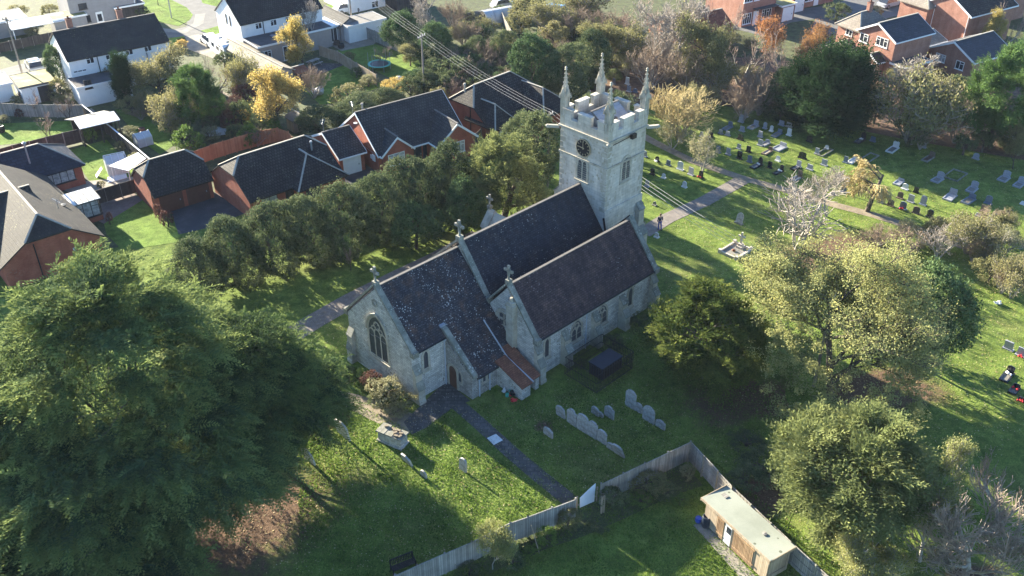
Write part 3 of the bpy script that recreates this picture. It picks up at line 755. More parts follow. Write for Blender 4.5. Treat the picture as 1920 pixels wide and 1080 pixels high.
def grow(seed, R, Ht, trunk=.25, levels=4, nb=(6, 5, 4, 3), upright=.5, base=.25, droop=0., stems=1, wob=.25, vis=0):
    """branching skeleton filling a crown of half-width R and height Ht; returns segments and twig tips"""
    r = random.Random(seed); segs = []; tips = []
    def chain(p, d, L, r0, lv):
        k = 4 if lv < 2 else 3; pts = [p]
        for i in range(k):
            d = (d+Vector((r.gauss(0, wob), r.gauss(0, wob), r.gauss(0, wob*.6)+(.10 if lv else 0)-droop*(lv/3.)*(i+1)*.5))*.6).normalized()
            q2 = pts[-1]+d*(L/k); ra = r0*(1-i/k*.55); rb = r0*(1-(i+1)/k*.55)
            segs.append((tuple(pts[-1]), tuple(q2), ra, rb)); pts.append(q2)
        if lv >= levels: tips.append((tuple(pts[-1]), tuple(d))); tips.append((tuple(pts[-2]), tuple(d))); return
        n = nb[min(lv, len(nb)-1)]
        for j in range(n):
            f = (base if lv == 0 else .25)+(1-(base if lv == 0 else .25))*(j+r.random()*.8)/n
            x = min(f, .999)*k; i = int(x); pp = pts[i].lerp(pts[i+1], x-i)
            a = r.uniform(0, 2*PI)
            e = Vector((math.cos(a), math.sin(a), 0)); e = (e-d*e.dot(d)).normalized()
            up = upright if lv == 0 else .62
            nd = (e*(1-up*.7)+d*up+Vector((0, 0, .12))).normalized()
            ll = L*r.uniform(.50, .72)*(1.15-.35*f)
            chain(pp, nd, ll, max(r0*(1-.6*f)*.55, .0008), lv+1)
    for s in range(stems):
        if stems == 1: chain(Vector((0, 0, 0)), Vector((r.gauss(0, .04), r.gauss(0, .04), 1)).normalized(), 1., .04, 0)
        else:
            a = 2*PI*s/stems+r.uniform(-.3, .3); t = r.uniform(.15, 1.); chain(Vector((math.cos(a)*.03, math.sin(a)*.03, 0)), Vector((math.cos(a)*t, math.sin(a)*t, 1.)).normalized(), 1., .02, 1)
    P = np.array([s[1] for s in segs]); hz = np.percentile(P[:, 2], 99.5); rx = np.percentile(np.hypot(P[:, 0], P[:, 1]), 97)
    S = np.array([R/rx, R/rx, Ht/hz])
    out = [(tuple(np.array(a)*S), tuple(np.array(b)*S), (trunk*ra/.04 if stems == 1 else trunk*ra/.02), (trunk*rb/.04 if stems == 1 else trunk*rb/.02)) for a, b, ra, rb in segs]
    return out, [(np.array(p)*S, np.array(d)) for p, d in tips]
def split(segs, r): return [s for s in segs if s[2] >= r], [s for s in segs if s[2] < r]

def clump_cloud(rg, blobs, nclump, rc, nper, size, lump=.25, low=-.55):
    """leaf clumps over the outside of several ellipsoids: returns centres, normals and tints"""
    C = []; Nn = []; T = []
    w = np.array([b[3]*b[4] for b in blobs]); w = w/w.sum()
    for bi, b in enumerate(blobs):
        c = np.array(b[:3]); n = int(nclump*w[bi])
        d = unit(rg.normal(size=(n*3, 3))); d = d[d[:, 2] > low][:n]
        k = 1-np.abs(rg.normal(0, lump, (len(d), 1)))*.9
        cen = c+d*np.array([b[3], b[3], b[4]])*k
        # drop clumps buried inside another blob
        keep = np.ones(len(cen), bool)
        for bj, o in enumerate(blobs):
            if bj == bi: continue
            e = (cen-np.array(o[:3]))/np.array([o[3], o[3], o[4]]); keep &= (np.linalg.norm(e, axis=1) > .78)
        cen = cen[keep]; d = d[keep]; tint = rg.normal(.5, .16, len(cen))
        m = nper
        off = unit(rg.normal(size=(len(cen), m, 3)))*(rg.uniform(.2, 1, (len(cen), m, 1))**.6)*rc*rg.uniform(.6, 1.35, (len(cen), 1, 1))
        off[..., 2] *= .75
        C.append((cen[:, None]+off).reshape(-1, 3)); Nn.append(unit(off*.8+d[:, None]*rc*.6).reshape(-1, 3))
        T.append((tint[:, None]+rg.normal(0, .14, (len(cen), m))).reshape(-1))
    return np.concatenate(C), np.concatenate(Nn), np.concatenate(T)
def sprays(rg, blobs, nclump, nspray, L, leaf, droop=.15, low=-.35, flat=.35, lump=.18, k=14, width=.3, pad=1.2, per=9, tipg=.3, flatp=.16):
    """conifer foliage: tufts of feathery, outward-pointing sprays on the outside of ellipsoids"""
    Q = []; T = []
    w = np.array([b[3]*b[4] for b in blobs]); w = w/w.sum()
    for bi, b in enumerate(blobs):
        c = np.array(b[:3]); n = max(3, int(nclump/per*w[bi])); S = np.array([b[3], b[3], b[4]])
        d = unit(rg.normal(size=(n*4, 3))); d = d[d[:, 2] > low][:n]
        cen = c+d*S*(1-np.abs(rg.normal(0, lump, (len(d), 1))))
        keep = np.ones(len(cen), bool)
        for bj, o in enumerate(blobs):
            if bj != bi: keep &= (np.linalg.norm((cen-np.array(o[:3]))/np.array([o[3], o[3], o[4]]), axis=1) > .8)
        cen = cen[keep]; d = d[keep]; nb_ = len(cen)
        out = unit(d*np.array([1, 1, flat]))            # boughs: flattened pads pushing mostly horizontally outwards
        tint = np.repeat(rg.normal(.45, .13, nb_), per)
        side0 = unit(np.cross(out, [0, 0, 1.]))
        fa = rg.normal(0, .62, (nb_, per, 1)); fb = rg.uniform(-1.1, .75, (nb_, per, 1)); psz = pad*rg.uniform(.6, 1.35, (nb_, 1, 1))
        o2 = (side0[:, None]*fa*.9+out[:, None]*fb*.8)*psz+np.array([0, 0, 1.])*(rg.normal(0, flatp, (nb_, per, 1))-.10*np.abs(fb)-.25*fa*fa)*psz
        cen = (cen[:, None]+o2).reshape(-1, 3); out = unit((out[:, None]*1.0+side0[:, None]*fa*.75).reshape(-1, 3)); nc = len(cen)
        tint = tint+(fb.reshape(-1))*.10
        ax = unit(out[:, None]+rg.normal(0, .45, (nc, nspray, 3))*np.array([1, 1, .45])+np.array([0, 0, -droop*.3]))
        org = cen[:, None]+rg.normal(0, .16*L, (nc, nspray, 3))-ax*L*.45
        ax = ax.reshape(-1, 3); org = org.reshape(-1, 3); ns = len(ax)
        Ls = L*rg.uniform(.65, 1.25, (ns, 1)); side = unit(np.cross(ax, [0, 0, 1.])+rg.normal(0, .25, (ns, 3))); up = np.cross(side, ax)
        ti = np.repeat(tint, nspray)+rg.normal(0, .08, ns)
        for j in range(k):
            f = (j+.5)/k; sg = 1 if j % 2 else -1
            base = org+ax*Ls*f+np.array([0, 0, -1.])*droop*Ls*f*f
            ld = unit(ax*.75+side*sg*(1-f*.6)+up*rg.normal(.05, .22, (ns, 1))); ll = Ls*width*(1.15-f*.75)*rg.uniform(.7, 1.2, (ns, 1))
            wv = unit(np.cross(ld, up+rg.normal(0, .3, (ns, 3))))*leaf*rg.uniform(.7, 1.2, (ns, 1))
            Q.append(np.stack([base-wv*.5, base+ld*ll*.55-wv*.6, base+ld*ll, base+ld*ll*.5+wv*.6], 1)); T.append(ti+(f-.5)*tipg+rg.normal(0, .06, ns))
    return np.concatenate(Q), np.concatenate(T)

leafmat('hedge_leaves', [(.042, .062, .028), (.075, .102, .045), (.12, .15, .07), (.19, .20, .10)], .28, .9, .06)
leafmat('holly_leaves', [(.045, .08, .03), (.08, .13, .05), (.13, .19, .085)], .25, .85, .08)
leafmat('yew_needles', [(.03, .05, .014), (.065, .095, .024), (.13, .155, .035), (.20, .21, .05)], .28, .95, .04)
leafmat('golden_yew_needles', [(.08, .10, .04), (.14, .165, .06), (.22, .24, .09), (.27, .29, .11)], .35, .95, .04)
leafmat('cypress_needles', [(.05, .08, .038), (.092, .135, .05), (.165, .21, .065), (.20, .245, .075)], .3, .95, .03)
leafmat('dark_yew_needles', [(.018, .042, .016), (.034, .066, .025), (.06, .10, .035)], .2, .95, .04)
leafmat('pine_needles', [(.06, .11, .03), (.10, .17, .05), (.16, .24, .08)], .25, .95, .04)
leafmat('yellow_green_leaves', [(.18, .18, .075), (.295, .30, .115), (.39, .39, .155), (.49, .43, .14)], .42)
leafmat('gold_leaves', [(.30, .22, .06), (.42, .31, .09), (.50, .38, .13), (.36, .33, .13)], .45)
leafmat('olive_leaves', [(.13, .13, .055), (.21, .20, .085), (.30, .27, .12)], .4)
leafmat('rust_leaves', [(.20, .09, .04), (.32, .16, .06), (.40, .24, .08)], .4)
leafmat('purple_leaves', [(.07, .03, .03), (.13, .06, .05), (.20, .11, .08)], .3)
leafmat('pale_leaves', [(.16, .16, .08), (.26, .25, .13), (.36, .34, .2)], .35)
leafmat('bright_green_leaves', [(.06, .10, .02), (.11, .18, .035), (.18, .26, .06)], .4)
leafmat('litter_leaves', [(.28, .20, .09), (.38, .30, .13), (.45, .40, .25)], .2)
leafmat('grass_blades', [(.05, .10, .015), (.11, .19, .028), (.19, .28, .05), (.27, .33, .085)], .35)

# prototypes: kind -> (Rref, Href, [(part name, mesh)])
PROTO = {}
def blobs_for(R, Hc, seed, n=7):
    r = random.Random(seed); bl = [(0, 0, 0, R*.72, Hc*.86)]
    for i in range(n):
        a = 2*PI*i/n+r.uniform(-.35, .35); k = r.uniform(.35, .55)
        bl.append((math.cos(a)*R*k, math.sin(a)*R*k, r.uniform(-.45, .35)*Hc, R*r.uniform(.40, .55), Hc*r.uniform(.42, .58)))
    bl.append((r.uniform(-.2, .2)*R, r.uniform(-.2, .2)*R, Hc*.42, R*.45, Hc*.52)); return bl
def proto_leafy(key, seed, R, Hc, zc, mat, nclump, rc, nper, size, bark='bark', trunkr=.16, n=7, low=-.6, lump=.2):
    rg = np.random.default_rng(seed); bl = [(x, y, z+zc, a, b) for x, y, z, a, b in blobs_for(R, Hc, seed, n)]
    C, Nn, T = clump_cloud(rg, bl, nclump, rc, nper, size, lump, low)
    C[:, 2] = np.maximum(C[:, 2], .05)
    Q = leaf_quads(rg, C, size, Nn, 1.1)
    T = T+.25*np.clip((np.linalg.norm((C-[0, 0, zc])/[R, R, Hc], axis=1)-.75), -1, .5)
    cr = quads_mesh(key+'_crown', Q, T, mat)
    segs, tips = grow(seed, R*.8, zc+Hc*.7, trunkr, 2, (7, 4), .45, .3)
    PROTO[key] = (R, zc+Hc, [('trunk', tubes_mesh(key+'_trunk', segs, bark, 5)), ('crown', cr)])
def proto_spray(key, seed, R, Hc, zc, mat, nclump, nspray, L, leaf, droop, n=7, low=-.4, flat=.35, k=12, width=.3, bl=None, lump=.18, pad=1.2, per=9, tipg=.3, flatp=.16):
    rg = np.random.default_rng(seed); bl = bl or [(x, y, z+zc, a, b) for x, y, z, a, b in blobs_for(R, Hc, seed, n)]
    Q, T = sprays(rg, bl, nclump, nspray, L, leaf, droop, low, flat, lump, k, width, pad, per, tipg, flatp)
    ib = [(x, y, z, a*.84, b*.84) for x, y, z, a, b in bl]
    C, Nn, T2 = clump_cloud(rg, ib, 260+int(18*R*R), .55, 60, .2, .12, -1.)
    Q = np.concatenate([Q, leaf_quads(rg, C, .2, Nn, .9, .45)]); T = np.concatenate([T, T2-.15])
    Q[..., 2] = np.maximum(Q[..., 2], .05)
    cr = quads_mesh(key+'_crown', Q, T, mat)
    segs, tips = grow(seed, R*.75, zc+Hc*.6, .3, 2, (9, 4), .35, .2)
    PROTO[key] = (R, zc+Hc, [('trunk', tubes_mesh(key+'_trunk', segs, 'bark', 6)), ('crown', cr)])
def proto_bare(key, seed, R, Ht, trunkmat, twigmat, trunkr=.2, levels=4, nb=(7, 5, 4, 4), upright=.45, base=.2, stems=1, leaf=None, nleaf=0, size=.15, droop=0., spread=.5, thr=.035, rmin=.014, wob=.25, cloud=None):
    segs, tips = grow(seed, R, Ht, trunkr, levels, nb, upright, base, droop, stems, wob)
    print(key, 'segments', len(segs))
    big, small = split(segs, thr)
    if leaf: big = segs
    ps = [('trunk', tubes_mesh(key+'_trunk', big or segs[:4], trunkmat, 6 if not leaf else 4, rmin if leaf else 0.))]
    rg = np.random.default_rng(seed)
    if leaf:
        P = np.array([p for p, d in tips]); idx = rg.integers(0, len(P), nleaf)
        patch = rg.normal(.5, .15, len(P))
        C = P[idx]+rg.normal(0, spread, (nleaf, 3))*[1, 1, .8]; C[:, 2] = np.maximum(C[:, 2], .1)
        T = patch[idx]+rg.normal(0, .15, nleaf)
        if cloud:
            bl, ncl, rc, nper = cloud
            C2, Nn, T2 = clump_cloud(rg, bl, ncl, rc, nper, size, .22, -.8); C2[:, 2] = np.maximum(C2[:, 2], .4); C = np.concatenate([C, C2]); T = np.concatenate([T, T2])
        cr = quads_mesh(key+'_leaves', leaf_quads(rg, C, size), T, leaf)
        ps.append(('crown', cr))
    else: ps.append(('crown', tubes_mesh(key+'_crown', small, twigmat, 3, rmin)))
    PROTO[key] = (R, Ht, ps)
def plant(kind, name, label, cat, cx, cy, rx, h, zc=None, group=None, rot=None, hs=None):
    """one tree or shrub: crown centre at pixel (cx,cy) at height zc, half-width rx pixels, total height h metres"""
    zc = h*.55 if zc is None else zc
    w = G(cx, cy, zc); R = rx*depth(w)/FPX
    Rr, Hr, parts = PROTO[kind]
    t = thing(name, label, cat, (w.x, w.y, 0), rnd.uniform(0, 6.28) if rot is None else rot, group)
    for pn, me in parts:
        o = bpy.data.objects.new(pn, me); COL.objects.link(o); o.parent = t; o.scale = (R/Rr, R/Rr, h/Hr)
    return t
# ------------------------------------------------------------------ plant prototypes
proto_leafy('hedge_a', 11, 3.0, 3.9, 3.4, 'hedge_leaves', 820, .52, 66, .155, lump=.12, low=-.9)
proto_leafy('hedge_b', 12, 3.0, 3.9, 3.4, 'hedge_leaves', 820, .48, 66, .155, n=6, lump=.14, low=-.9)
proto_leafy('holly', 13, 2.4, 2.6, 2.3, 'holly_leaves', 600, .42, 40, .18)
proto_leafy('evergreen', 14, 4.2, 4.8, 4.4, 'holly_leaves', 1000, .65, 46, .24)
proto_leafy('bush_dark', 15, 1.6, 1.3, 1.2, 'hedge_leaves', 220, .3, 30, .15)
proto_leafy('bush_green', 16, 1.6, 1.3, 1.2, 'bright_green_leaves', 240, .28, 30, .14)
proto_leafy('bush_pale', 17, 1.6, 1.2, 1.1, 'pale_leaves', 240, .28, 30, .13)
proto_leafy('bush_purple', 18, 1.6, 1.2, 1.1, 'purple_leaves', 240, .28, 30, .13)
proto_leafy('bush_olive', 19, 1.8, 1.4, 1.3, 'olive_leaves', 260, .3, 30, .14)
proto_leafy('bush_gold', 20, 1.8, 1.4, 1.3, 'gold_leaves', 260, .3, 30, .14)
proto_spray('yew', 21, 3.7, 4.4, 3.9, 'yew_needles', 1500, 8, .9, .07, .1, low=-.85, k=10, flat=.8, width=.34, pad=0.6, per=9)
proto_spray('golden_yew', 22, 3.7, 4.2, 3.9, 'golden_yew_needles', 900, 8, 1.0, .07, .1, k=10, flat=.8, width=.34, pad=0.6, per=9)
proto_spray('yew_gold', 29, 4.6, 5.4, 4.8, 'golden_yew_needles', 1500, 9, 1.25, .07, .12, k=10, flat=.7, width=.34, pad=0.8, per=10)
proto_spray('dark_yew', 23, 4.3, 5.0, 4.1, 'dark_yew_needles', 1700, 8, 1.5, .10, -.45, low=-.8, k=10, flat=1.2, width=.26, pad=0.7, per=7)
proto_spray('pine', 24, 5., 5.5, 6.0, 'pine_needles', 1000, 8, 1.3, .09, .0, k=11, flat=.7, pad=0.8, per=9)
proto_spray('column', 25, 1.3, 3.4, 3.5, 'dark_yew_needles', 300, 6, .8, .08, -.5, k=8, flat=1.5, n=4, pad=0.3, per=4)
proto_spray('spruce', 26, 3., 4.2, 4.2, 'yew_needles', 420, 7, 1.2, .09, .2, k=10, pad=0.7, per=8,
    bl=[(0, 0, 1.8, 3.0, 1.5), (0, 0, 3.4, 2.4, 1.5), (0, 0, 5., 1.7, 1.4), (0, 0, 6.6, 1.1, 1.5)])
_r = random.Random(5)
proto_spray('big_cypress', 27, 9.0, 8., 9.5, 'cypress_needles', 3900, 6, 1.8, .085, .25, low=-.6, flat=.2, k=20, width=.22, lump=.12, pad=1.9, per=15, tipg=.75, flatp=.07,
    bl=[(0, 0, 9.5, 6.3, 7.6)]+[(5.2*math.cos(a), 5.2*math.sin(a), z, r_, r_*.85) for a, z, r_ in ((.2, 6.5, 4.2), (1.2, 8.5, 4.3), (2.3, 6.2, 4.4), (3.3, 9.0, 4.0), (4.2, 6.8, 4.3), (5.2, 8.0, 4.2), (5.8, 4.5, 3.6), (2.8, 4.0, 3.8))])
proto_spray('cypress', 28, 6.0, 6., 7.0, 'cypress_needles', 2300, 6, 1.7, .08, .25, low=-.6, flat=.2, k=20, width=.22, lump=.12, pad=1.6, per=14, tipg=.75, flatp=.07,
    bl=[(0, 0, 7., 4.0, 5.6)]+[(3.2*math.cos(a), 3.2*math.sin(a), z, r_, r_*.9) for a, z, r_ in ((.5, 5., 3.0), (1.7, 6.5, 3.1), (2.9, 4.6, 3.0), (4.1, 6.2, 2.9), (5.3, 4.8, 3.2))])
proto_bare('lime', 31, 7., 13.5, 'bark', 'twig_grey', .40, 4, (11, 7, 5, 4), .30, .12, 1, 'yellow_green_leaves', 90000, .14, 0, .34, .05, .024, cloud=([(0, 0, 7.2, 5.2, 4.8), (3.6, 1.5, 5., 3.4, 3.), (-3.4, 2., 5.5, 3.3, 3.), (.5, -3.8, 4.8, 3.5, 3.), (-2.6, -2.6, 4.2, 3., 2.6), (2.5, 3.6, 4.6, 3., 2.7), (0, 1, 10., 2.6, 2.2), (4.3, -1.5, 3.2, 2.6, 2.3), (-4., -.5, 3.0, 2.6, 2.2), (.5, 4.6, 3.0, 2.5, 2.2), (0, -4.8, 2.8, 2.4, 2.)], 640, .55, 95))
proto_bare('sycamore', 32, 4.5, 8., 'pale_bark', 'twig_pink', .22, 4, (8, 6, 5, 4), .4, .15, 1, 'yellow_green_leaves', 30000, .15, 0, .28, .04, .026)
proto_bare('gold_tree', 33, 3.2, 6.5, 'bark', 'twig_grey', .2, 4, (7, 5, 4, 3), .45, .2, 1, 'gold_leaves', 15000, .17, 0, .3, .04, .016)
proto_bare('olive_tree', 34, 3.4, 6., 'bark', 'twig_grey', .2, 4, (7, 5, 4, 3), .45, .2, 1, 'olive_leaves', 15000, .17, 0, .34, .04, .016)
proto_bare('pale_tree', 35, 1.6, 3.2, 'pale_bark', 'twig_tan', .05, 3, (7, 5, 4), .6, .4, 1, 'yellow_green_leaves', 9000, .10, 0, .2, .02, .012, cloud=([(0, 0, 2.4, 1.3, .95)], 90, .3, 60))
proto_bare('bare_grey', 41, 5., 8.5, 'pale_bark', 'twig_grey', .26, 4, (8, 6, 5, 4), .42, .15, 1, thr=.045, rmin=.028)
proto_bare('bare_white', 42, 4.6, 5., 'pale_bark', 'twig_grey', .20, 4, (8, 6, 5, 4), .2, .1, 3, thr=.045, rmin=.028)
proto_bare('bare_pink', 43, 5., 6.5, 'pale_bark', 'twig_pink', .24, 4, (8, 6, 5, 4), .35, .1, 2, thr=.045, rmin=.028)
proto_bare('bare_corner', 51, 5., 7.5, 'pale_bark', 'twig_corner', .24, 4, (10, 7, 6, 5), .25, .1, 1, thr=.05, rmin=.02, wob=.2)
proto_bare('scrub', 44, 3.5, 4.5, 'twig_grey', 'twig_tan', .09, 4, (6, 5, 5, 4), .5, .1, 8, thr=.04, rmin=.018)
proto_bare('vase', 45, 4., 5., 'twig_tan', 'twig_gold', .08, 4, (6, 5, 5, 4), .8, .1, 12, thr=.04, rmin=.02, wob=.14)
proto_bare('scrub_leafy', 46, 3.5, 4.5, 'twig_grey', 'twig_tan', .09, 4, (6, 5, 4, 3), .5, .1, 7, 'olive_leaves', 7000, .2, 0, .35, .04, .018)
proto_bare('rust_tree', 47, 3., 6.5, 'bark', 'twig_tan', .14, 4, (7, 5, 4, 3), .6, .2, 1, 'rust_leaves', 6000, .17, 0, .3, .04, .018)
proto_bare('weeping', 48, 3.2, 5.2, 'bark', 'twig_gold', .26, 4, (8, 6, 6, 5), .35, .35, 1, droop=.8, thr=.045, rmin=.022)
proto_bare('small_bare', 49, 1.6, 2.6, 'bark', 'twig_pink', .08, 3, (8, 7, 6), .5, .25, 2, thr=.03, rmin=.016)
proto_bare('grey_leafy', 50, 3., 5., 'pale_bark', 'twig_grey', .12, 4, (7, 5, 4, 3), .45, .15, 3, 'pale_leaves', 4000, .15, 0, .3, .04, .018)

P = plant
# the cypresses at the left
P('big_cypress', 'cypress_tree', 'huge spreading dark green cypress filling the lower left, its upper sprays sunlit', 'tree', 205, 720, 300, 17.2, 9.3, rot=.3)
P('cypress', 'cypress_tree', 'feathery dark green cypress standing closest to the chancel gable', 'tree', 480, 703, 142, 12.2, 7.2, rot=1.2)
P('cypress', 'cypress_tree', 'dark cypress at the bottom left corner below the huge spreading one', 'tree', 150, 960, 230, 11.0, 6.0, rot=2.6)
# clipped row of evergreens behind the church
G1 = 'evergreens in the row between churchyard and bungalows'
row = [(368, 500, 62, 'hedge_a', 6.8, 'leftmost evergreen of the row, next to the cypress top'), (430, 468, 62, 'hedge_b', 7.4, 'rounded evergreen of the row in front of the dark driveway'),
       (505, 440, 64, 'hedge_a', 7.4, 'broad evergreen of the row below the dark roofed bungalow with front hip'), (572, 424, 56, 'hedge_b', 7.2, 'evergreen of the row in front of the hipped bungalow porch'),
       (640, 408, 60, 'hedge_a', 7.8, 'evergreen of the row below the white garage door'), (706, 388, 60, 'hedge_b', 7.6, 'evergreen of the row in front of the small white framed gable window'),
       (775, 362, 58, 'hedge_a', 7.8, 'evergreen of the row in front of the recessed red porch'), (838, 338, 56, 'hedge_b', 8.2, 'tall evergreen of the row in front of the wide white window')]
for cx, cy, rx, k, h, lab in row: P(k, 'evergreen_tree', lab, 'tree', cx, cy, rx, h, 3.8, G1)
P('golden_yew', 'yew_tree', 'dark yew with golden lit top left of the tower', 'tree', 945, 328, 84, 9.5, 4.6)
P('hedge_a', 'evergreen_tree', 'grey green evergreen touching the left side of the tower', 'tree', 1010, 275, 50, 9.2, 4.8, G1)
P('hedge_b', 'evergreen_tree', 'unseen evergreen added behind the tower for its shade, row side', 'tree', 1108, 236, 44, 8.0, 4.0, G1)  # added out of view behind the tower, to shade the grass right of it
P('hedge_a', 'evergreen_tree', 'unseen evergreen added behind the tower for its shade, path side', 'tree', 1158, 232, 40, 8.0, 4.0, G1)  # second added shade caster, also hidden by the tower
P('hedge_b', 'evergreen_tree', 'evergreen between the golden yew and the dark roofed end bungalow', 'tree', 975, 264, 40, 7.4, 3.8, G1)
P('evergreen', 'evergreen_tree', 'dark evergreen in the shade behind the nave roof', 'tree', 870, 385, 48, 6.5, 3.4, G1)
P('holly', 'holly_tree', 'round mid green holly on the shaded lawn before the evergreen row', 'tree', 778, 420, 58, 5.0, 2.6)
P('small_bare', 'sapling', 'thin leafless sapling in the shade below the evergreen row', 'sapling', 655, 482, 16, 2.6, 1.4)
# right of the church
P('yew', 'yew_tree', 'dark round yew beside the aisle with a golden lit top', 'tree', 1335, 622, 120, 8.8, 4.3)
P('lime', 'lime_tree', 'great airy yellow green deciduous tree right of the church', 'tree', 1588, 615, 188, 12.6, 6.4, rot=.5)
P('evergreen', 'holly_tree', 'dense dark evergreen behind the right of the great yellow green tree', 'tree', 1748, 585, 82, 9.5, 5.0)
P('yew_gold', 'yew_tree', 'big sunlit feathery yew above the long shed', 'tree', 1600, 885, 165, 10., 5.4)
P('bare_corner', 'sycamore_tree', 'bare pinkish branched sycamore in the lower right corner', 'tree', 1850, 985, 150, 8.2, 4.8)
P('sycamore', 'sycamore_tree', 'thin leafed yellow green tree between the feathery yew and the bare corner sycamore', 'tree', 1765, 935, 74, 8.2, 5.4)
P('sycamore', 'sycamore_tree', 'low leafy yellowish tree at the bottom edge below the sunlit feathery yew', 'tree', 1650, 1065, 85, 5.2, 3.)
P('bare_pink', 'bare_tree', 'leafless pinkish tree at the right edge above the corner sycamore', 'tree', 1905, 900, 70, 6.5, 3.6)
P('bare_white', 'bare_tree', 'wide leafless tree with whitish limbs beyond the cross grave', 'tree', 1505, 405, 98, 6.4, 3.4, rot=2.)
P('bare_grey', 'bare_tree', 'hazy grey leafless crown behind the whitish bare tree', 'tree', 1560, 355, 50, 5., 3.)
P('weeping', 'weeping_tree', 'tan weeping tree with a crooked trunk beside the churchyard path', 'tree', 1640, 335, 62, 5.4, 3.6, rot=1.)
P('vase', 'bush', 'tall tan many stemmed bush right of the tower top', 'bush', 1278, 212, 72, 6., 3.2)
P('grey_leafy', 'small_tree', 'thin greyish small tree beside the path right of the tower', 'tree', 1322, 282, 34, 4.2, 2.4)
P('grey_leafy', 'small_tree', 'pale bare lilac bush at the foot of the tan many stemmed bush', 'bush', 1262, 250, 34, 3.6, 2.)
for cx, cy, rx, k, h, lab in [(1700, 452, 46, 'scrub', 2.8, 'pale grassy scrub left end of the overgrown strip'), (1765, 455, 44, 'bare_white', 3.2, 'grey tangled scrub beside the black bags of the overgrown strip'),
        (1822, 438, 56, 'scrub_leafy', 3.8, 'brown mixed thicket with young bare stems'), (1878, 455, 46, 'grey_leafy', 3.8, 'olive brown thicket near the right edge'),
        (1908, 520, 45, 'scrub_leafy', 3.8, 'greyish thicket on the right edge below the others'), (1860, 505, 36, 'bush_olive', 2.6, 'low yellowish bush under the thickets'),
        (1650, 440, 34, 'scrub', 2.2, 'tuft of scrub against the top of the yellow green tree')]:
    P(k, 'thicket', lab, 'bush', cx, cy, rx, h, None, 'scrub along the right side of the churchyard')
# trees behind the graveyard
P('dark_yew', 'yew_tree', 'very dark pointed yew behind the sunlit graves', 'tree', 1557, 175, 95, 9.6, 4.6)
P('scrub_leafy', 'tree', 'bushy half bare tree with golden leaves below the small brick gable', 'tree', 1722, 200, 88, 8.2, 4.5)
P('bare_grey', 'bare_tree', 'pale twiggy crown above the half bare golden leaved tree', 'tree', 1715, 165, 80, 8.6, 5.2)
P('pine', 'pine_tree', 'large bright green pine at the upper right edge', 'tree', 1888, 170, 80, 12.5, 6.8)
P('evergreen', 'evergreen_tree', 'green leafy tree under the pine at the right edge', 'tree', 1862, 225, 40, 5.5, 3.)
P('olive_tree', 'willow_tree', 'yellow drooping willow at the right edge beside the graves', 'tree', 1912, 275, 22, 5., 2.6)
P('scrub', 'thicket', 'dark leafless thicket in shade between pine and half bare tree', 'bush', 1800, 225, 52, 5.5, 2.8)
P('hedge_a', 'evergreen_tree', 'dark ivy clad bush left of the very dark yew', 'tree', 1470, 175, 42, 6.4, 3.)
P('scrub', 'thicket', 'leafless brown thicket behind the graves left of the dark yew', 'bush', 1430, 165, 55, 6.2, 3.4)
P('scrub', 'thicket', 'leafless brown thicket with a fallen white limb', 'bush', 1395, 185, 42, 4.6, 2.4)
P('rust_tree', 'tree', 'rust leaved slender tree in front of the brown brick terrace', 'tree', 1442, 75, 28, 7.5, 4.5)
P('rust_tree', 'tree', 'rust leaved slender tree left of the brick house with small gable', 'tree', 1522, 95, 30, 7.5, 4.2)
P('bare_pink', 'bare_tree', 'leafless brownish tree between the two rust leaved trees', 'tree', 1480, 100, 50, 7., 4.)
P('bare_pink', 'bare_tree', 'leafless tree left of the rust leaved trees', 'tree', 1395, 95, 55, 8., 4.5)
P('olive_tree', 'tree', 'half bare tree with golden ochre leaves behind the tan bush', 'tree', 1330, 105, 52, 9.5, 5.)
P('bare_grey', 'bare_tree', 'tall grey leafless tree behind the golden ochre one', 'tree', 1288, 62, 62, 11, 6.)
P('bare_grey', 'bare_tree', 'tall grey leafless tree left of the golden ochre one', 'tree', 1225, 70, 62, 10.5, 6.)
P('bare_pink', 'bare_tree', 'brown leafless crown at the top edge above the tower', 'tree', 1190, 30, 55, 8., 4.5)
P('bare_pink', 'bare_tree', 'brown leafless crown at the top edge beside the brick roofs', 'tree', 1345, 30, 50, 8., 4.5)
P('scrub', 'thicket', 'tangled leafless scrub right behind the far tower pinnacle', 'bush', 1222, 128, 62, 6., 3.)
P('scrub', 'thicket', 'tangled leafless scrub above the tan bush', 'bush', 1290, 135, 50, 6., 3.)
P('scrub_leafy', 'thicket', 'ochre leaved scrub right of the tangled scrub', 'bush', 1345, 145, 40, 5., 2.6)
P('evergreen', 'evergreen_tree', 'tall ivy green evergreen above the end bungalow', 'tree', 1000, 112, 52, 8.5, 4.8)
P('hedge_a', 'evergreen_tree', 'dark evergreen beside the left tower pinnacle', 'tree', 1060, 128, 50, 7.5, 4.)
P('hedge_b', 'evergreen_tree', 'dark evergreen with yellow top behind the middle pinnacle', 'tree', 1110, 100, 42, 7.5, 4.2)
P('hedge_a', 'evergreen_tree', 'small round evergreen on the left flank of the ivy green one', 'tree', 945, 85, 28, 5.4, 3.)
P('olive_tree', 'tree', 'olive leaved crown with golden tip behind the dark evergreens', 'tree', 1130, 75, 40, 6., 3.4)
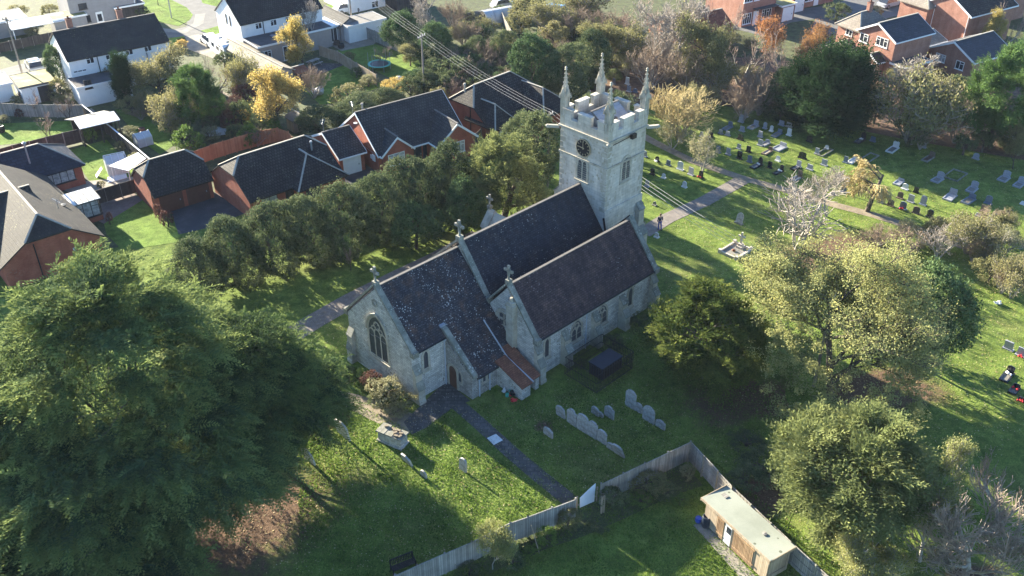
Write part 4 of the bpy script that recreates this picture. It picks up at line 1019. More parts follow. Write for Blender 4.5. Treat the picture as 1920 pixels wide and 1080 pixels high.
for cx, cy, rx, k, h, lab in [(915, 100, 34, 'scrub', 4., 'brown twiggy bush left of the small round evergreen'), (1085, 42, 48, 'scrub', 5., 'brown twiggy bush at the top above the ivy green evergreen'),
        (1020, 30, 40, 'scrub_leafy', 5., 'olive thicket at the top edge right of the polytunnel'), (975, 40, 26, 'bush_olive', 3.6, 'rust olive bush beside the polytunnel'),
        (1150, 45, 45, 'scrub', 4.5, 'tan scrub at the top before the tiled roof'), (990, 5, 36, 'bush_olive', 5., 'yellowish bush on the top edge'), (1095, 5, 45, 'scrub_leafy', 5., 'olive thicket on the top edge'),
        (870, 60, 34, 'scrub', 4., 'grey bare thicket under the polytunnel'), (905, 60, 22, 'bush_dark', 3., 'dark bush below the polytunnel'), (852, 130, 40, 'bush_dark', 4., 'dark shrub between the power lines and the lawn'),
        (1180, 80, 50, 'scrub_leafy', 5., 'ochre thicket between the evergreens and the tall grey tree'), (1600, 50, 26, 'bush_dark', 3.2, 'dark hedge bush beside the grey road'), (1570, 20, 26, 'bush_dark', 3., 'dark clipped bush near the white garage doors'),
        (1640, 22, 18, 'bush_pale', 2.4, 'pale grass tuft beside the grey road')]:
    P(k, 'bush', lab, 'bush', cx, cy, rx, h, None, 'bushes beyond the church')
P('gold_tree', 'tree', 'golden tree beside the top right brick gable', 'tree', 1855, 55, 26, 6., 3.4)
P('bare_pink', 'bare_tree', 'pinkish leafless tree right of the golden one at the top', 'tree', 1890, 45, 30, 6.5, 3.8)
# back gardens at the left
P('gold_tree', 'tree', 'bright yellow orange tree in the middle garden', 'tree', 515, 190, 58, 7.4, 4.)
P('gold_tree', 'tree', 'round ochre tree before the long grey extension', 'tree', 562, 72, 34, 7., 4.2)
P('olive_tree', 'tree', 'round olive yellow tree before the white terrace', 'tree', 292, 142, 54, 6.2, 3.6)
P('column', 'conifer', 'dark narrow column conifer before the white terrace', 'tree', 228, 145, 20, 6.8, 3.6)
P('bush_olive', 'bush', 'loose green bush left of the narrow conifer', 'bush', 205, 140, 22, 3.6, 2.)
P('pine', 'pine_tree', 'dark dense pine in the left gardens', 'tree', 368, 172, 50, 8.6, 4.8)
P('scrub_leafy', 'small_tree', 'dark half bare tree left of the dark dense pine', 'tree', 318, 205, 42, 5.2, 3.)
P('evergreen', 'ivy_tree', 'ivy covered olive tree against the white terrace gable', 'tree', 104, 118, 24, 5.6, 3.)
P('bush_green', 'bush', 'rounded bright green bush above the garage building', 'bush', 352, 262, 34, 3.6, 2.)
P('bush_olive', 'bush', 'yellow green bush below the mossy flat roof', 'bush', 108, 165, 22, 3., 1.6)
P('scrub_leafy', 'small_tree', 'half bare pinkish tree below the long tan shed roof', 'tree', 455, 140, 34, 5.8, 3.4)
P('scrub', 'small_tree', 'leafless tree beside the wooden shed in the gardens', 'tree', 585, 150, 34, 4.2, 2.4)
P('bare_pink', 'small_tree', 'leafless pink tree left of the long tan shed roof', 'tree', 402, 135, 28, 4.8, 2.8)
P('hedge_a', 'evergreen_tree', 'dark bushy evergreen at the foot of the bright yellow orange tree', 'tree', 498, 228, 26, 3.2, 1.6)
P('hedge_b', 'hedge', 'clipped dark hedge behind the gabled bungalow, left half', 'hedge', 600, 225, 52, 4.0, 2.2)
P('hedge_a', 'hedge', 'clipped dark hedge behind the gabled bungalow, right half', 'hedge', 668, 205, 54, 4.2, 2.4)
P('hedge_b', 'hedge', 'hedge bush above the gabled bungalow ridge', 'hedge', 725, 185, 40, 3.6, 2.2)
P('bush_olive', 'hedge', 'yellowish top hedge bush on the lawn edge', 'hedge', 650, 178, 40, 3., 1.6)
for cx, cy, rx, k, h, lab in [(770, 165, 28, 'bush_dark', 3.2, 'dark shrub at the foot of the wooden pole'), (800, 150, 30, 'hedge_a', 3.6, 'dark shrub right of the wooden pole'), (830, 160, 26, 'bush_dark', 3.2, 'dark shrub beside the blue sheets'),
        (740, 160, 26, 'bush_gold', 2.6, 'small shrub with yellow flowers by the lawn hedge'), (880, 130, 40, 'scrub', 3.6, 'bare grey shrub above the end bungalow'), (915, 142, 26, 'bush_pale', 2.2, 'pale shrub behind the end bungalow'),
        (690, 150, 20, 'bush_pale', 1.6, 'grey lumpy shrub at the end of the wooden fence'), (668, 135, 14, 'bush_dark', 1.5, 'ivy clump on the wooden fence'), (655, 105, 12, 'bush_olive', 1.5, 'small ivy clump at the top of the wooden fence')]:
    P(k, 'shrub', lab, 'shrub', cx, cy, rx, h, None, 'shrubs along the back gardens')
P('evergreen', 'evergreen_tree', 'bright green conifer right of the grey garage', 'tree', 752, 55, 38, 6.2, 3.4)
P('evergreen', 'evergreen_tree', 'dark green tree behind the power lines', 'tree', 815, 75, 40, 6.2, 3.4)
P('olive_tree', 'small_tree', 'low half bare apple tree on the bright lawn', 'tree', 768, 98, 26, 3.4, 1.9)
P('small_bare', 'small_tree', 'small grey leafless tree behind the trampoline', 'tree', 718, 100, 20, 3., 1.7)
P('bare_grey', 'bare_tree', 'slender bare white tree before the white semi', 'tree', 587, 40, 24, 7., 4.)
P('bare_grey', 'bare_tree', 'bare grey tree at the top edge right of the flat garages', 'tree', 800, 20, 40, 7., 4.)
P('scrub', 'small_tree', 'leafless thicket right of the bare grey tree at the top', 'tree', 850, 25, 30, 5., 2.8)
for cx, cy, lab in [(66, 188, 'small pinkish leafless tree left before the grey panel fence'), (122, 196, 'small pinkish leafless tree right before the grey panel fence'), (86, 232, 'small rusty leafless tree on the lit lawn')]:
    P('small_bare', 'small_tree', lab, 'tree', cx, cy, 19, 3.4, 2., 'small trees in the left garden')
for cx, cy, rx, k, h, lab in [(35, 212, 9, 'bush_purple', 1.2, 'red shrub at the grey panel fence'), (45, 178, 12, 'bush_purple', 1.6, 'purple shrub by the mossy garage'), (30, 187, 12, 'bush_pale', 1.2, 'pale shrub by the mossy garage'),
        (8, 222, 12, 'bush_pale', 1.1, 'pale shrub at the left picture edge'), (298, 396, 12, 'bush_purple', 2., 'red leaved shrub on the lawn corner'), (312, 408, 15, 'bush_purple', 1.8, 'dark red hedge clump along the driveway'),
        (300, 380, 9, 'bush_purple', 1.6, 'bright red climber at the top of the dark red hedge'), (204, 408, 8, 'bush_purple', 1.4, 'small bright red shrub by the conservatory'), (168, 248, 13, 'bush_green', 2.4, 'potted yellow green tree beside the white carport'),
        (226, 272, 11, 'bush_olive', 1.2, 'rusty shrub left of the greenhouse'), (252, 294, 13, 'bush_pale', 1.2, 'grey round shrub below the greenhouse'), (240, 245, 20, 'bush_pale', 1.2, 'low pale shrubs along the thin rail'),
        (188, 345, 9, 'bush_olive', .9, 'small yellow shrub on the patio'), (390, 250, 22, 'bush_pale', 1.8, 'pale creeping shrub behind the orange fence'), (300, 190, 28, 'bush_dark', 1.8, 'dark shrubs in the terrace garden'),
        (262, 212, 22, 'scrub', 1.6, 'dry perennials in the terrace garden'), (415, 205, 22, 'bush_pale', 1.8, 'rough pale shrubs by the tarpaulin'), (440, 245, 22, 'bush_olive', 1.8, 'olive shrubs beside the orange fence'),
        (340, 82, 14, 'bush_gold', 1.4, 'rust hedge beside the caravan drive'), (455, 215, 16, 'bush_gold', 1.6, 'orange shrub below the yellow tree'), (110, 185, 14, 'bush_olive', 1.6, 'shrub before the white extension'),
        (420, 110, 22, 'bush_dark', 2.4, 'dark shrub beside the long tan roof'), (60, 60, 14, 'bush_pale', 1.5, 'pale hedge across the road'), (30, 20, 22, 'bush_olive', 2.2, 'bush in the front garden at the top left'), (90, 18, 18, 'bush_olive', 2., 'bush before the tan roof at the top left'),
        (266, 22, 16, 'bush_dark', 2., 'bush at the road corner beside the grey house'), (0, 40, 20, 'bush_pale', 2.2, 'pale shrubs at the top left edge'), (540, 300, 10, 'bush_dark', 1., 'low shrub at the bungalow gap')]:
    P(k, 'shrub', lab, 'shrub', cx, cy, rx, h, None, 'garden shrubs at the left')
# low planting beside the chancel and fence
for cx, cy, rx, k, h, lab in [(676, 705, 22, 'bush_green', 1.5, 'yellow green shrub at the chancel gable corner'), (700, 712, 24, 'bush_purple', 1.9, 'reddish shrub under the chancel gable window'), (722, 732, 38, 'bush_pale', 2.1, 'big grey green shrub under the chancel gable'),
        (750, 752, 32, 'bush_olive', 1.6, 'brown shrub at the right of the chancel gable'), (738, 768, 22, 'bush_pale', .9, 'silvery low shrub by the porch path'), (655, 700, 18, 'bush_dark', 1.4, 'dark shrub at the cypress edge of the chancel'), (705, 750, 20, 'bush_dark', 1.0, 'dark low shrub at the path edge')]:
    P(k, 'shrub', lab, 'shrub', cx, cy, rx, h, None, 'shrubs below the chancel gable')
for cx, cy, rx, h, lab in [(1150, 640, 24, .9, 'low dark shrubs between the middle buttresses of the aisle'), (1200, 600, 24, 1.1, 'low dark shrubs at the far end of the aisle wall'), (1090, 682, 15, .5, 'low clump at the near aisle buttress')]:
    P('bush_dark', 'shrub', lab, 'shrub', cx, cy, rx, h, None, 'low shrubs along the aisle wall')
P('pale_tree', 'small_tree', 'small pale leaved tree overhanging the garden fence', 'tree', 923, 1012, 40, 3.7, 2.6)
P('bush_green', 'shrub', 'rounded green shrub behind the leaning stick', 'shrub', 1026, 1005, 24, 1.6, .9)
P('bush_pale', 'shrub', 'variegated shrub in the fence corner', 'shrub', 1290, 880, 17, 1.2, .8)
P('bush_olive', 'climber', 'browning climber over the fence left of the white board', 'climber', 1065, 965, 26, 1.7, 1.2)
P('bush_dark', 'climber', 'dark ivy on the fence right of the white board', 'climber', 1150, 930, 30, 1.6, 1.)
P('bush_olive', 'climber', 'brown creeper covering the fence near its corner', 'climber', 1215, 895, 42, 1.5, 1.1)
for cx, cy, rx, h, k in [(1200, 935, 26, .6, 'bush_green'), (1250, 920, 28, .6, 'bush_dark'), (1120, 985, 24, .5, 'bush_dark'), (1000, 1035, 22, .5, 'bush_green'), (960, 1050, 26, .6, 'bush_dark'), (1275, 935, 22, .5, 'bush_green'), (880, 1070, 26, .6, 'bush_dark')]:
    P(k, 'bedding_plant', 'low leafy clump in the border along the garden fence', 'plant', cx, cy, rx, h, None, 'low clumps in the garden border')
for cx, cy, rx, h in [(1430, 870, 50, .9), (1400, 900, 40, .8), (1480, 900, 50, 1.0), (1400, 830, 40, .5)]:
    P('bush_dark', 'bramble', 'low bramble clump between the fence and the feathery yew', 'plant', cx, cy, rx, h, None, 'brambles behind the fence corner')

# undergrowth filling the gardens and the wood edge: many similar shrubs
def fill(n, poly, kinds, lab, group, r0=14, r1=34, seed=1):
    r = random.Random(seed); xs = [p[0] for p in poly]; ys = [p[1] for p in poly]; c = 0
    while c < n:
        x = r.uniform(min(xs), max(xs)); y = r.uniform(min(ys), max(ys)); ins = False; j = len(poly)-1
        for i in range(len(poly)):
            if (poly[i][1] > y) != (poly[j][1] > y) and x < (poly[j][0]-poly[i][0])*(y-poly[i][1])/(poly[j][1]-poly[i][1])+poly[i][0]: ins = not ins
            j = i
        if not ins: continue
        k = r.choice(kinds); rr = r.uniform(r0, r1); c += 1
        P(k, 'shrub', lab, 'shrub', x, y, rr, rr*.11*r.uniform(.8, 1.2), None, group)
fill(46, [(860, 20), (1150, -10), (1190, 120), (1130, 150), (1000, 140), (870, 120)], ['scrub', 'bush_dark', 'bush_olive', 'scrub_leafy', 'hedge_a', 'bush_pale', 'scrub'], 'shrub in the overgrown gardens above the tower', 'shrubs in the overgrown gardens above the tower', seed=2)
fill(34, [(1170, 30), (1340, 70), (1540, 90), (1560, 130), (1500, 215), (1300, 190), (1190, 150)], ['scrub', 'bare_pink', 'small_bare', 'scrub_leafy', 'scrub'], 'leafless brown shrub in the belt behind the graveyard', 'shrubs in the belt behind the graveyard', 16, 30, 3)
fill(22, [(1620, 130), (1900, 150), (1930, 285), (1800, 275), (1650, 235)], ['scrub', 'scrub', 'bush_dark', 'scrub_leafy', 'hedge_b'], 'dark shrub in the shade right of the very dark yew', 'shrubs in the shade under the pine', 22, 40, 4)
fill(40, [(210, 165), (320, 200), (470, 120), (560, 230), (480, 260), (400, 240), (330, 240), (250, 210)], ['bush_dark', 'scrub', 'bush_olive', 'bush_pale', 'scrub_leafy', 'bush_green', 'bush_purple'], 'garden shrub around the dense pine at the left', 'shrubs around the dense pine', 10, 26, 5)
fill(26, [(760, 140), (850, 90), (960, 150), (900, 165), (820, 190)], ['bush_dark', 'hedge_a', 'bush_dark', 'scrub', 'bush_olive', 'holly'], 'dark shrub behind the gabled and end bungalows', 'shrubs behind the bungalows', 16, 32, 6)
fill(20, [(1690, 430), (1900, 400), (1930, 540), (1840, 520), (1760, 480)], ['scrub', 'scrub_leafy', 'scrub', 'bush_olive', 'bush_pale'], 'tangled shrub in the overgrown strip at the right', 'scrub along the right side of the churchyard', 14, 26, 7)
# ------------------------------------------------------------------ houses and outbuildings
def frame_at(name, label, cat, px, py, z, az, group=None):
    w = G(px, py, z); return thing(name, label, cat, (w.x, w.y, 0), math.radians(90-az), group)
def block(par, x0, x1, y0, y1, ze, zr, wall='red_brick', roof='charcoal_tiles', axis='x', hipL=None, hipR=None, ov=.35, vo=.15, ridge='ridge_clay', trim=None, z0=-.1, hr=None):
    """pitched block; hipL/hipR = height at which the end of the roof starts to be hipped (None: plain gable)"""
    if axis == 'y': X = lambda a, b, z: (b, a, z); a0, a1, b0, b1 = y0, y1, x0, x1
    else: X = lambda a, b, z: (a, b, z); a0, a1, b0, b1 = x0, x1, y0, y1
    bm = (b0+b1)/2; hw = (b1-b0)/2; sl = (zr-ze)/hw
    zc = min([h for h in (hipL, hipR) if h is not None], default=zr-.05)
    m = MB(); zt = min(zc, zr)-.14; bt = (zt-ze+.14)/sl if sl > 0 else hw
    pr = [(b0, z0), (b1, z0), (b1, ze-.12), (b1-bt, zt), (b0+bt, zt), (b0, ze-.12)]
    if hw-bt < .03: pr = [(b0, z0), (b1, z0), (b1, ze-.12), (bm, zr-.14), (b0, ze-.12)]
    m.solid([X(a0, b, z) for b, z in pr], Vector(X(a1, 0, 0))-Vector(X(a0, 0, 0)))
    if hipL is not None or hipR is not None:
        # gable triangle on the unclipped end
        for h, a, s in ((hipL, a0, 1), (hipR, a1, -1)):
            if h is None: m.solid([X(a, b0, ze-.12), X(a, b1, ze-.12), X(a, bm, zr-.14)], Vector(X(s*.2, 0, 0))-Vector(X(0, 0, 0)))
    m.build('wall', wall, par)
    m = MB(); rm = MB(); zo = ze-ov*sl
    def end(h, a, s):
        if h is None: return a-s*vo, zr, 0
        run = (zr-h)/sl*1.0; 
        return a-s*(vo if h > ze+.05 else ov), (h if h > ze+.05 else zo), run
    eL, cL, rL = end(hipL, a0, 1); eR, cR, rR = end(hipR, a1, -1)
    if hipL is not None: rL = (zr-cL)/sl
    if hipR is not None: rR = (zr-cR)/sl
    def bz(z): return (zr-z)/sl
    for sg in (-1, 1):
        pts = [(eL, bz(zo), zo)]
        pts += [(eR, bz(zo), zo)]
        if hipR is not None and cR > zo+.01: pts.append((eR, bz(cR), cR))
        pts.append((eR-(rR if hipR is not None else 0), 0, zr))
        pts.append((eL+(rL if hipL is not None else 0), 0, zr))
        if hipL is not None and cL > zo+.01: pts.append((eL, bz(cL), cL))
        m.solid([X(a, bm+sg*b, z) for a, b, z in pts], (0, 0, -.13))
    for h, e, c, r, s in ((hipL, eL, cL, rL, 1), (hipR, eR, cR, rR, -1)):
        if h is not None:
            m.solid([X(e, bm-bz(c), c), X(e, bm+bz(c), c), X(e+s*r, bm, zr)], (0, 0, -.13))
            for sg in (-1, 1): rm.beam(X(e, bm+sg*bz(c), c), X(e+s*r, bm, zr), .17, .06)
    rm.beam(X(eL+(rL if hipL is not None else 0), bm, zr-.01), X(eR-(rR if hipR is not None else 0), bm, zr-.01), .2, .08)
    rf = m.build('roof', roof, par); rm.build('ridge_tiles', ridge, rf)
    if trim:
        t = MB()
        for h, e, s in ((hipL, eL, 1), (hipR, eR, -1)):
            if h is None:
                for sg in (-1, 1): t.solid([X(e, bm+sg*bz(zo), zo-.24), X(e, bm, zr-.24), X(e, bm, zr+.02), X(e, bm+sg*bz(zo), zo+.02)], Vector(X(-s*.05, 0, 0))-Vector(X(0, 0, 0)))
        for sg in (-1, 1):
            t.beam(X(eL, bm+sg*(bz(zo)+.05), zo-.18), X(eR, bm+sg*(bz(zo)+.05), zo-.18), .1, .14)
        t.build('bargeboard', trim, par)
    return rf
def flat(par, x0, x1, y0, y1, z, wall='white_render', roof='flat_felt', edge='white_paint', name='flat_roof', z0=-.1, ov=.15):
    m = MB(); m.box(x0, x1, y0, y1, z0, z-.02); m.build('wall', wall, par)
    m = MB(); m.box(x0-ov, x1+ov, y0-ov, y1+ov, z, z+.1); r = m.build(name, roof, par)
    m = MB()
    for a in ((x0-ov-.04, x1+ov+.04, y0-ov-.04, y0-ov), (x0-ov-.04, x1+ov+.04, y1+ov, y1+ov+.04), (x0-ov-.04, x0-ov, y0-ov, y1+ov), (x1+ov, x1+ov+.04, y0-ov, y1+ov)): m.box(*a, z-.12, z+.13)
    m.build('fascia', edge, r); return r
FM = {'f': lambda v: (lambda s, z, d: (s, v-d, z)), 'b': lambda v: (lambda s, z, d: (s, v+d, z)), 'l': lambda v: (lambda s, z, d: (v-d, s, z)), 'r': lambda v: (lambda s, z, d: (v+d, s, z))}
def hitl(par, face, val, px, py):
    M = Matrix.Translation(par.location) @ Matrix.Rotation(par.rotation_euler.z, 4, 'Z'); Mi = M.inverted()
    c = Mi @ Vector((0, 0, H)); d = Mi.to_3x3() @ ray(px, py)
    i = 1 if face in 'fb' else 0
    t = (val-c[i])/d[i]; w = c+d*t
    return (w.x if face in 'fb' else w.y), w.z
def win(par, face, val, w, h, px=None, py=None, s=None, z=None, cols=2, frame='white_paint', glass='glass_dark', name='window', sill=True, bar=True, fw=.07):
    """window centred at (s,z), or where the pixel falls on the wall plane"""
    if px is not None:
        s_, z_ = hitl(par, face, val, px, py); s = s_ if s is None else s; z = z_ if z is None else z
    mp = FM[face](val); m = MB(); a, b, c, d = s-w/2, s+w/2, z-h/2, z+h/2
    ring(m, mp, [(a+fw, c+fw), (b-fw, c+fw), (b-fw, d-fw), (a+fw, d-fw)], [(a, c), (b, c), (b, d), (a, d)], -.03, .05)
    for i in range(1, cols):
        x = a+w*i/cols; panel(m, mp, [(x-fw*.45, c), (x+fw*.45, c), (x+fw*.45, d), (x-fw*.45, d)], -.02, .045)
    if bar:
        for i in range(cols):
            if i % 2 == 0: x = a+w*i/cols; panel(m, mp, [(x, d-h*.33), (x+w/cols, d-h*.33), (x+w/cols, d-h*.33+fw*.8), (x, d-h*.33+fw*.8)], -.02, .042)
    if sill: panel(m, mp, [(a-.06, c-.07), (b+.06, c-.07), (b+.06, c), (a-.06, c)], -.03, .11)
    f = m.build(name, frame, par)
    m = MB(); panel(m, mp, [(a+fw*.5, c+fw*.5), (b-fw*.5, c+fw*.5), (b-fw*.5, d-fw*.5), (a+fw*.5, d-fw*.5)], -.03, .02); m.build('pane', glass, f)
    return f
def door(par, face, val, w, h, px=None, py=None, s=None, mat='white_paint', name='door', panes=0):
    if px is not None: s = hitl(par, face, val, px, py)[0]
    mp = FM[face](val); m = MB(); panel(m, mp, [(s-w/2, .02), (s+w/2, .02), (s+w/2, h), (s-w/2, h)], -.02, .05)
    if name == 'garage_door':
        for i in range(1, 6): panel(m, mp, [(s-w/2+.04, h*i/6-.012), (s+w/2-.04, h*i/6-.012), (s+w/2-.04, h*i/6+.012), (s-w/2+.04, h*i/6+.012)], -.02, .065)
    f = m.build(name, mat, par)
    m = MB(); p = mp(s+w*.36, h*.48, .08); m.box(p[0]-.04, p[0]+.04, p[1]-.04, p[1]+.04, p[2]-.08, p[2]+.08); m.build('handle', 'grey_metal', f)
    if panes: m = MB(); panel(m, mp, [(s-w*.3, h*.35), (s+w*.3, h*.35), (s+w*.3, h*.85), (s-w*.3, h*.85)], -.02, .058); m.build('pane', 'glass_dark', f)
    return f
def pipe(par, x, y, z, mat='black_metal'):
    m = MB(); m.tube((x, y, 0), (x, y, z), .05); m.build('downpipe', mat, par)
def chimney(par, x, y, z0, z1, mat='red_brick', w=.35):
    m = MB(); m.box(x-w, x+w, y-w*.7, y+w*.7, z0, z1); m.box(x-w-.05, x+w+.05, y-w*.7-.05, y+w*.7+.05, z1-.12, z1); c = m.build('chimney', mat, par)
    m = MB(); m.cone((x, y), .13, .1, z1, z1+.35, 8); m.build('chimney_pot', 'red_tiles', c)
def aerial(par, x, y, z, h=1.4, a=.4):
    m = MB(); m.tube((x, y, z), (x, y, z+h), .025, .025, 4); c, s = math.cos(a), math.sin(a)
    m.tube((x-.7*c, y-.7*s, z+h-.1), (x+.7*c, y+.7*s, z+h-.1), .018, .018, 4)
    for i in range(6):
        t = -.6+i*.24; m.tube((x+t*c+.25*s, y+t*s-.25*c, z+h-.1), (x+t*c-.25*s, y+t*s+.25*c, z+h-.1), .012, .012, 4)
    m.build('aerial', 'grey_metal', par)
def flue(par, x, y, z, h=.8, mat='pale_bark'):
    m = MB(); m.tube((x, y, z), (x, y, z+h), .09, .09, 8); m.cone((x, y), .16, .12, z+h, z+h+.14, 8); m.build('flue', mat, par)

# red brick bungalow with a hipped porch projection
A = frame_at('bungalow', 'red brick bungalow with speckled dark roof and hipped porch, right of the double garage', 'bungalow', 467, 373, 2.4, 49)
block(A, 0, 10.2, 0, 7.9, 2.4, 5.05, hipL=4.0, hipR=4.0)
block(A, 4.9, 10.0, -1.1, 3.2, 2.4, 4.3, axis='y', hipL=2.4, hipR=4.25)
win(A, 'f', 0, 1.7, 1.2, 505, 372, z=1.4, cols=2, frame='dark_wood', glass='curtain_glass'); win(A, 'f', -1.1, 1.6, 1.2, s=6.3, z=1.4, frame='dark_wood')
pipe(A, .05, 2.7, 3.9); door(A, 'f', 0, .9, 2.05, s=4.3, mat='dark_wood'); flue(A, 8.6, 2.4, 4.0, .9, 'grey_metal')
m = MB(); m.cone((6.2, 6.2), .3, .25, 3.6, 3.9, 8); m.box(5.6, 6.9, 5.9, 6.4, 3.5, 3.75); m.build('roof_vent', 'white_paint', A)
# double garage
g = frame_at('garage', 'red brick double garage with dark half hipped roof and two brown doors', 'garage', 287, 363, 2.4, 51)
block(g, 0, 5.9, 0, 5.4, 2.4, 4.65, hipL=3.6, hipR=3.6)
for s in (1.6, 4.35): door(g, 'f', 0, 2.35, 2.1, s=s, mat='garage_brown', name='garage_door')
pipe(g, -.05, .5, 2.3)
# gabled bungalow with white trim and its garage
B = frame_at('bungalow', 'red brick bungalow with white edged gables and grey tiled roof', 'bungalow', 705, 287, 2.5, 54)
block(B, .2, 10.8, 0, 8.3, 2.5, 5.6, roof='grey_tiles', trim='white_paint', ridge='dark_ridge')
block(B, .65, 3.95, -.5, 2.8, 2.5, 3.95, roof='grey_tiles', trim='white_paint', axis='y', ridge='dark_ridge')
block(B, 6.6, 11.1, -2.0, 4.0, 2.5, 4.3, roof='grey_tiles', trim='white_paint', axis='y', ridge='dark_ridge')
win(B, 'f', -.5, 2.0, 1.3, 743, 290, z=1.45, cols=3, glass='curtain_glass'); win(B, 'f', -2.0, 1.5, 1.3, 860, 267, z=1.5, cols=3, glass='curtain_glass')
door(B, 'f', 0, .95, 2.05, s=5.0, mat='dark_wood', panes=1); win(B, 'f', 0, .5, 1.6, s=5.9, z=1.2, cols=1, frame='dark_wood')
m = MB(); m.rev((.0, 4.1, 4.4), [(.02, 0), (.22, .0), (.22, .06), (.02, .07)], 10); m.build('gable_light', 'white_paint', B)
m = MB(); m.box(.1, .22, .6, 1.2, 1.2, 1.9); m.box(.1, .22, 1.3, 1.6, 1.3, 1.7); m.build('meter_box', 'white_paint', B)
aerial(B, .8, 6.2, 4.2, 1.6, 1.2); flue(B, 1.3, 4.8, 5.2, .8); pipe(B, 4.1, -.06, 2.4, 'white_paint')
bg_ = frame_at('garage', 'red brick garage with white door between the two bungalows', 'garage', 635, 293, 2.4, 54)
block(bg_, 0, 2.95, 0, 6.4, 2.4, 3.95, roof='grey_tiles', trim='white_paint', ridge='dark_ridge')
door(bg_, 'f', 0, 2.1, 2.0, s=1.45, name='garage_door'); aerial(bg_, .2, 3.5, 3.8, 1.3, 1.0)
# end bungalow
Cb = frame_at('bungalow', 'red brick end bungalow with very dark half hipped roof next to the tower', 'bungalow', 900, 234, 2.5, 44)
block(Cb, .8, 10.4, 0, 7.3, 2.5, 5.4, hipL=3.8, hipR=3.8)
block(Cb, .9, 3.9, -1.5, 3.0, 2.5, 4.2, axis='y', hipL=2.5)
block(Cb, 7.0, 11.6, -3.2, 3.2, 2.5, 4.4, axis='y', hipL=2.5)
win(Cb, 'f', -1.5, 1.9, 1.2, s=2.4, z=1.45, cols=3, frame='dark_wood', glass='curtain_glass'); win(Cb, 'f', 0, 1.7, 1.7, s=6.0, z=1.25, cols=3, glass='curtain_glass')
pipe(Cb, .75, 2.3, 3.7); door(Cb, 'l', .8, .8, 2., s=5.2, mat='dark_wood'); flue(Cb, 1.2, 3.6, 5.0, .9)
# large bungalow at the left edge
D = frame_at('bungalow', 'large red brick bungalow with brown half hipped roof at the left edge', 'bungalow', 190, 440, 2.5, 140)
block(D, -15.5, -.2, -8.4, -.1, 2.5, 5.25, roof='brown_tiles', hipR=3.95)
block(D, -12.0, -6.0, -12.5, -3., 2.5, 4.9, roof='brown_tiles', axis='y', hipL=3.8)
pipe(D, -.1, -5.6, 3.6); aerial(D, -4.0, -2.0, 4.2, .9, .2)
m = MB(); m.box(-.28, -.12, -2.6, -2.35, 1.7, 2.0); m.build('alarm_box', 'white_paint', D)
m = MB(); m.rev((-6.6, -1.0, 3.1), [(.05, 0), (.3, .02), (.3, .08), (.05, .1)], 10); m.tube((-6.6, -1., 2.9), (-6.6, -1., 3.2), .03); m.build('satellite_dish', 'black_metal', D)
E_ = frame_at('bungalow', 'small hipped roof brick building with metal flue and wide sunlit window', 'bungalow', 79, 324, 2.5, 50)
block(E_, -5.5, 3.8, 0, 5.6, 2.5, 4.4, roof='navy_tiles', hipR=2.5, hipL=2.5)
win(E_, 'f', 0, 2.9, 1.35, 111, 325, z=1.5, cols=4, frame='dark_wood', glass='curtain_glass', bar=False)
m = MB(); m.tube((-.6, 1.2, 3.2), (-.6, 1.2, 5.4), .08, .08, 8); m.rev((-.6, 1.2, 5.35), [(.06, 0), (.22, .05), (.22, .2), (.05, .3)], 10); m.build('flue', 'grey_metal', E_)
F_ = frame_at('bungalow', 'brown tiled roof at the left edge behind the small hipped building', 'bungalow', 40, 372, 2.5, 140)
block(F_, -12, -2.5, -9, 0, 2.5, 4.6, roof='brown_tiles', hipL=3.6)
cv = frame_at('conservatory', 'small dark framed conservatory with white ribbed roof against the large bungalow', 'conservatory', 135, 386, 2.35, 50)
m = MB(); m.box(0, 2.5, 0, 2.0, 0, .6); m.build('wall', 'red_brick', cv)
for a, b, c in (('f', 0, 1.25), ('r', 2.5, 1.0)): win(cv, a, b, 2.3 if a == 'f' else 1.8, 1.6, s=c, z=1.45, cols=3, frame='dark_wood', glass='curtain_glass')
win(cv, 'l', 0, 1.8, 1.6, s=1.0, z=1.45, cols=3, frame='dark_wood'); win(cv, 'b', 2.0, 2.3, 1.6, s=1.25, z=1.45, cols=3, frame='dark_wood')
m = MB(); m.solid([(-.15, -.15, 2.32), (2.7, -.15, 2.32), (2.7, 2.2, 2.6), (-.15, 2.2, 2.6)], (0, 0, .06)); rf = m.build('roof', 'marble_white', cv)
m = MB()
for i in range(6): m.beam((-.1+i*.55, -.17, 2.39), (-.1+i*.55, 2.2, 2.67), .05, .04)
m.build('glazing_bars', 'dark_ridge', rf)
# white terrace
Wt = frame_at('terraced_house', 'long white rendered terrace with brown roof and two round pot chimneys', 'house', 130, 112, 4.9, 54)
block(Wt, -.2, 12.2, 0, 8.4, 4.9, 7.25, wall='white_render', roof='brown_tiles', ov=.2, ridge='dark_ridge')
for px, py in ((169, 113), (205, 105), (242, 97), (277, 90)): win(Wt, 'f', 0, .95, .85, px, py, cols=2)
win(Wt, 'f', 0, 1.6, .3, 150, 133, cols=3, bar=False); win(Wt, 'f', 0, 1.1, 1.0, s=10.8, z=1.5); 
flat(Wt, -.6, 5.6, -3.6, 0, 2.55, 'white_render', 'flat_felt'); win(Wt, 'f', -3.6, .9, 1.1, 165, 158, cols=2, frame='dark_wood'); win(Wt, 'l', -.2, .5, .8, s=4.4, z=4.2, cols=1, frame='dark_wood')
for x in (2.0, 8.2): chimney(Wt, x, 5.0, 6.6, 8.3, 'brown_brick')
for x in (3.2, 9.2): pipe(Wt, x, -.06, 4.8)
m = MB()
for i in range(6): m.beam((4.0+i*.38, -2.4, 2.72), (4.0+i*.38, -.4, 3.3), .05, .05)
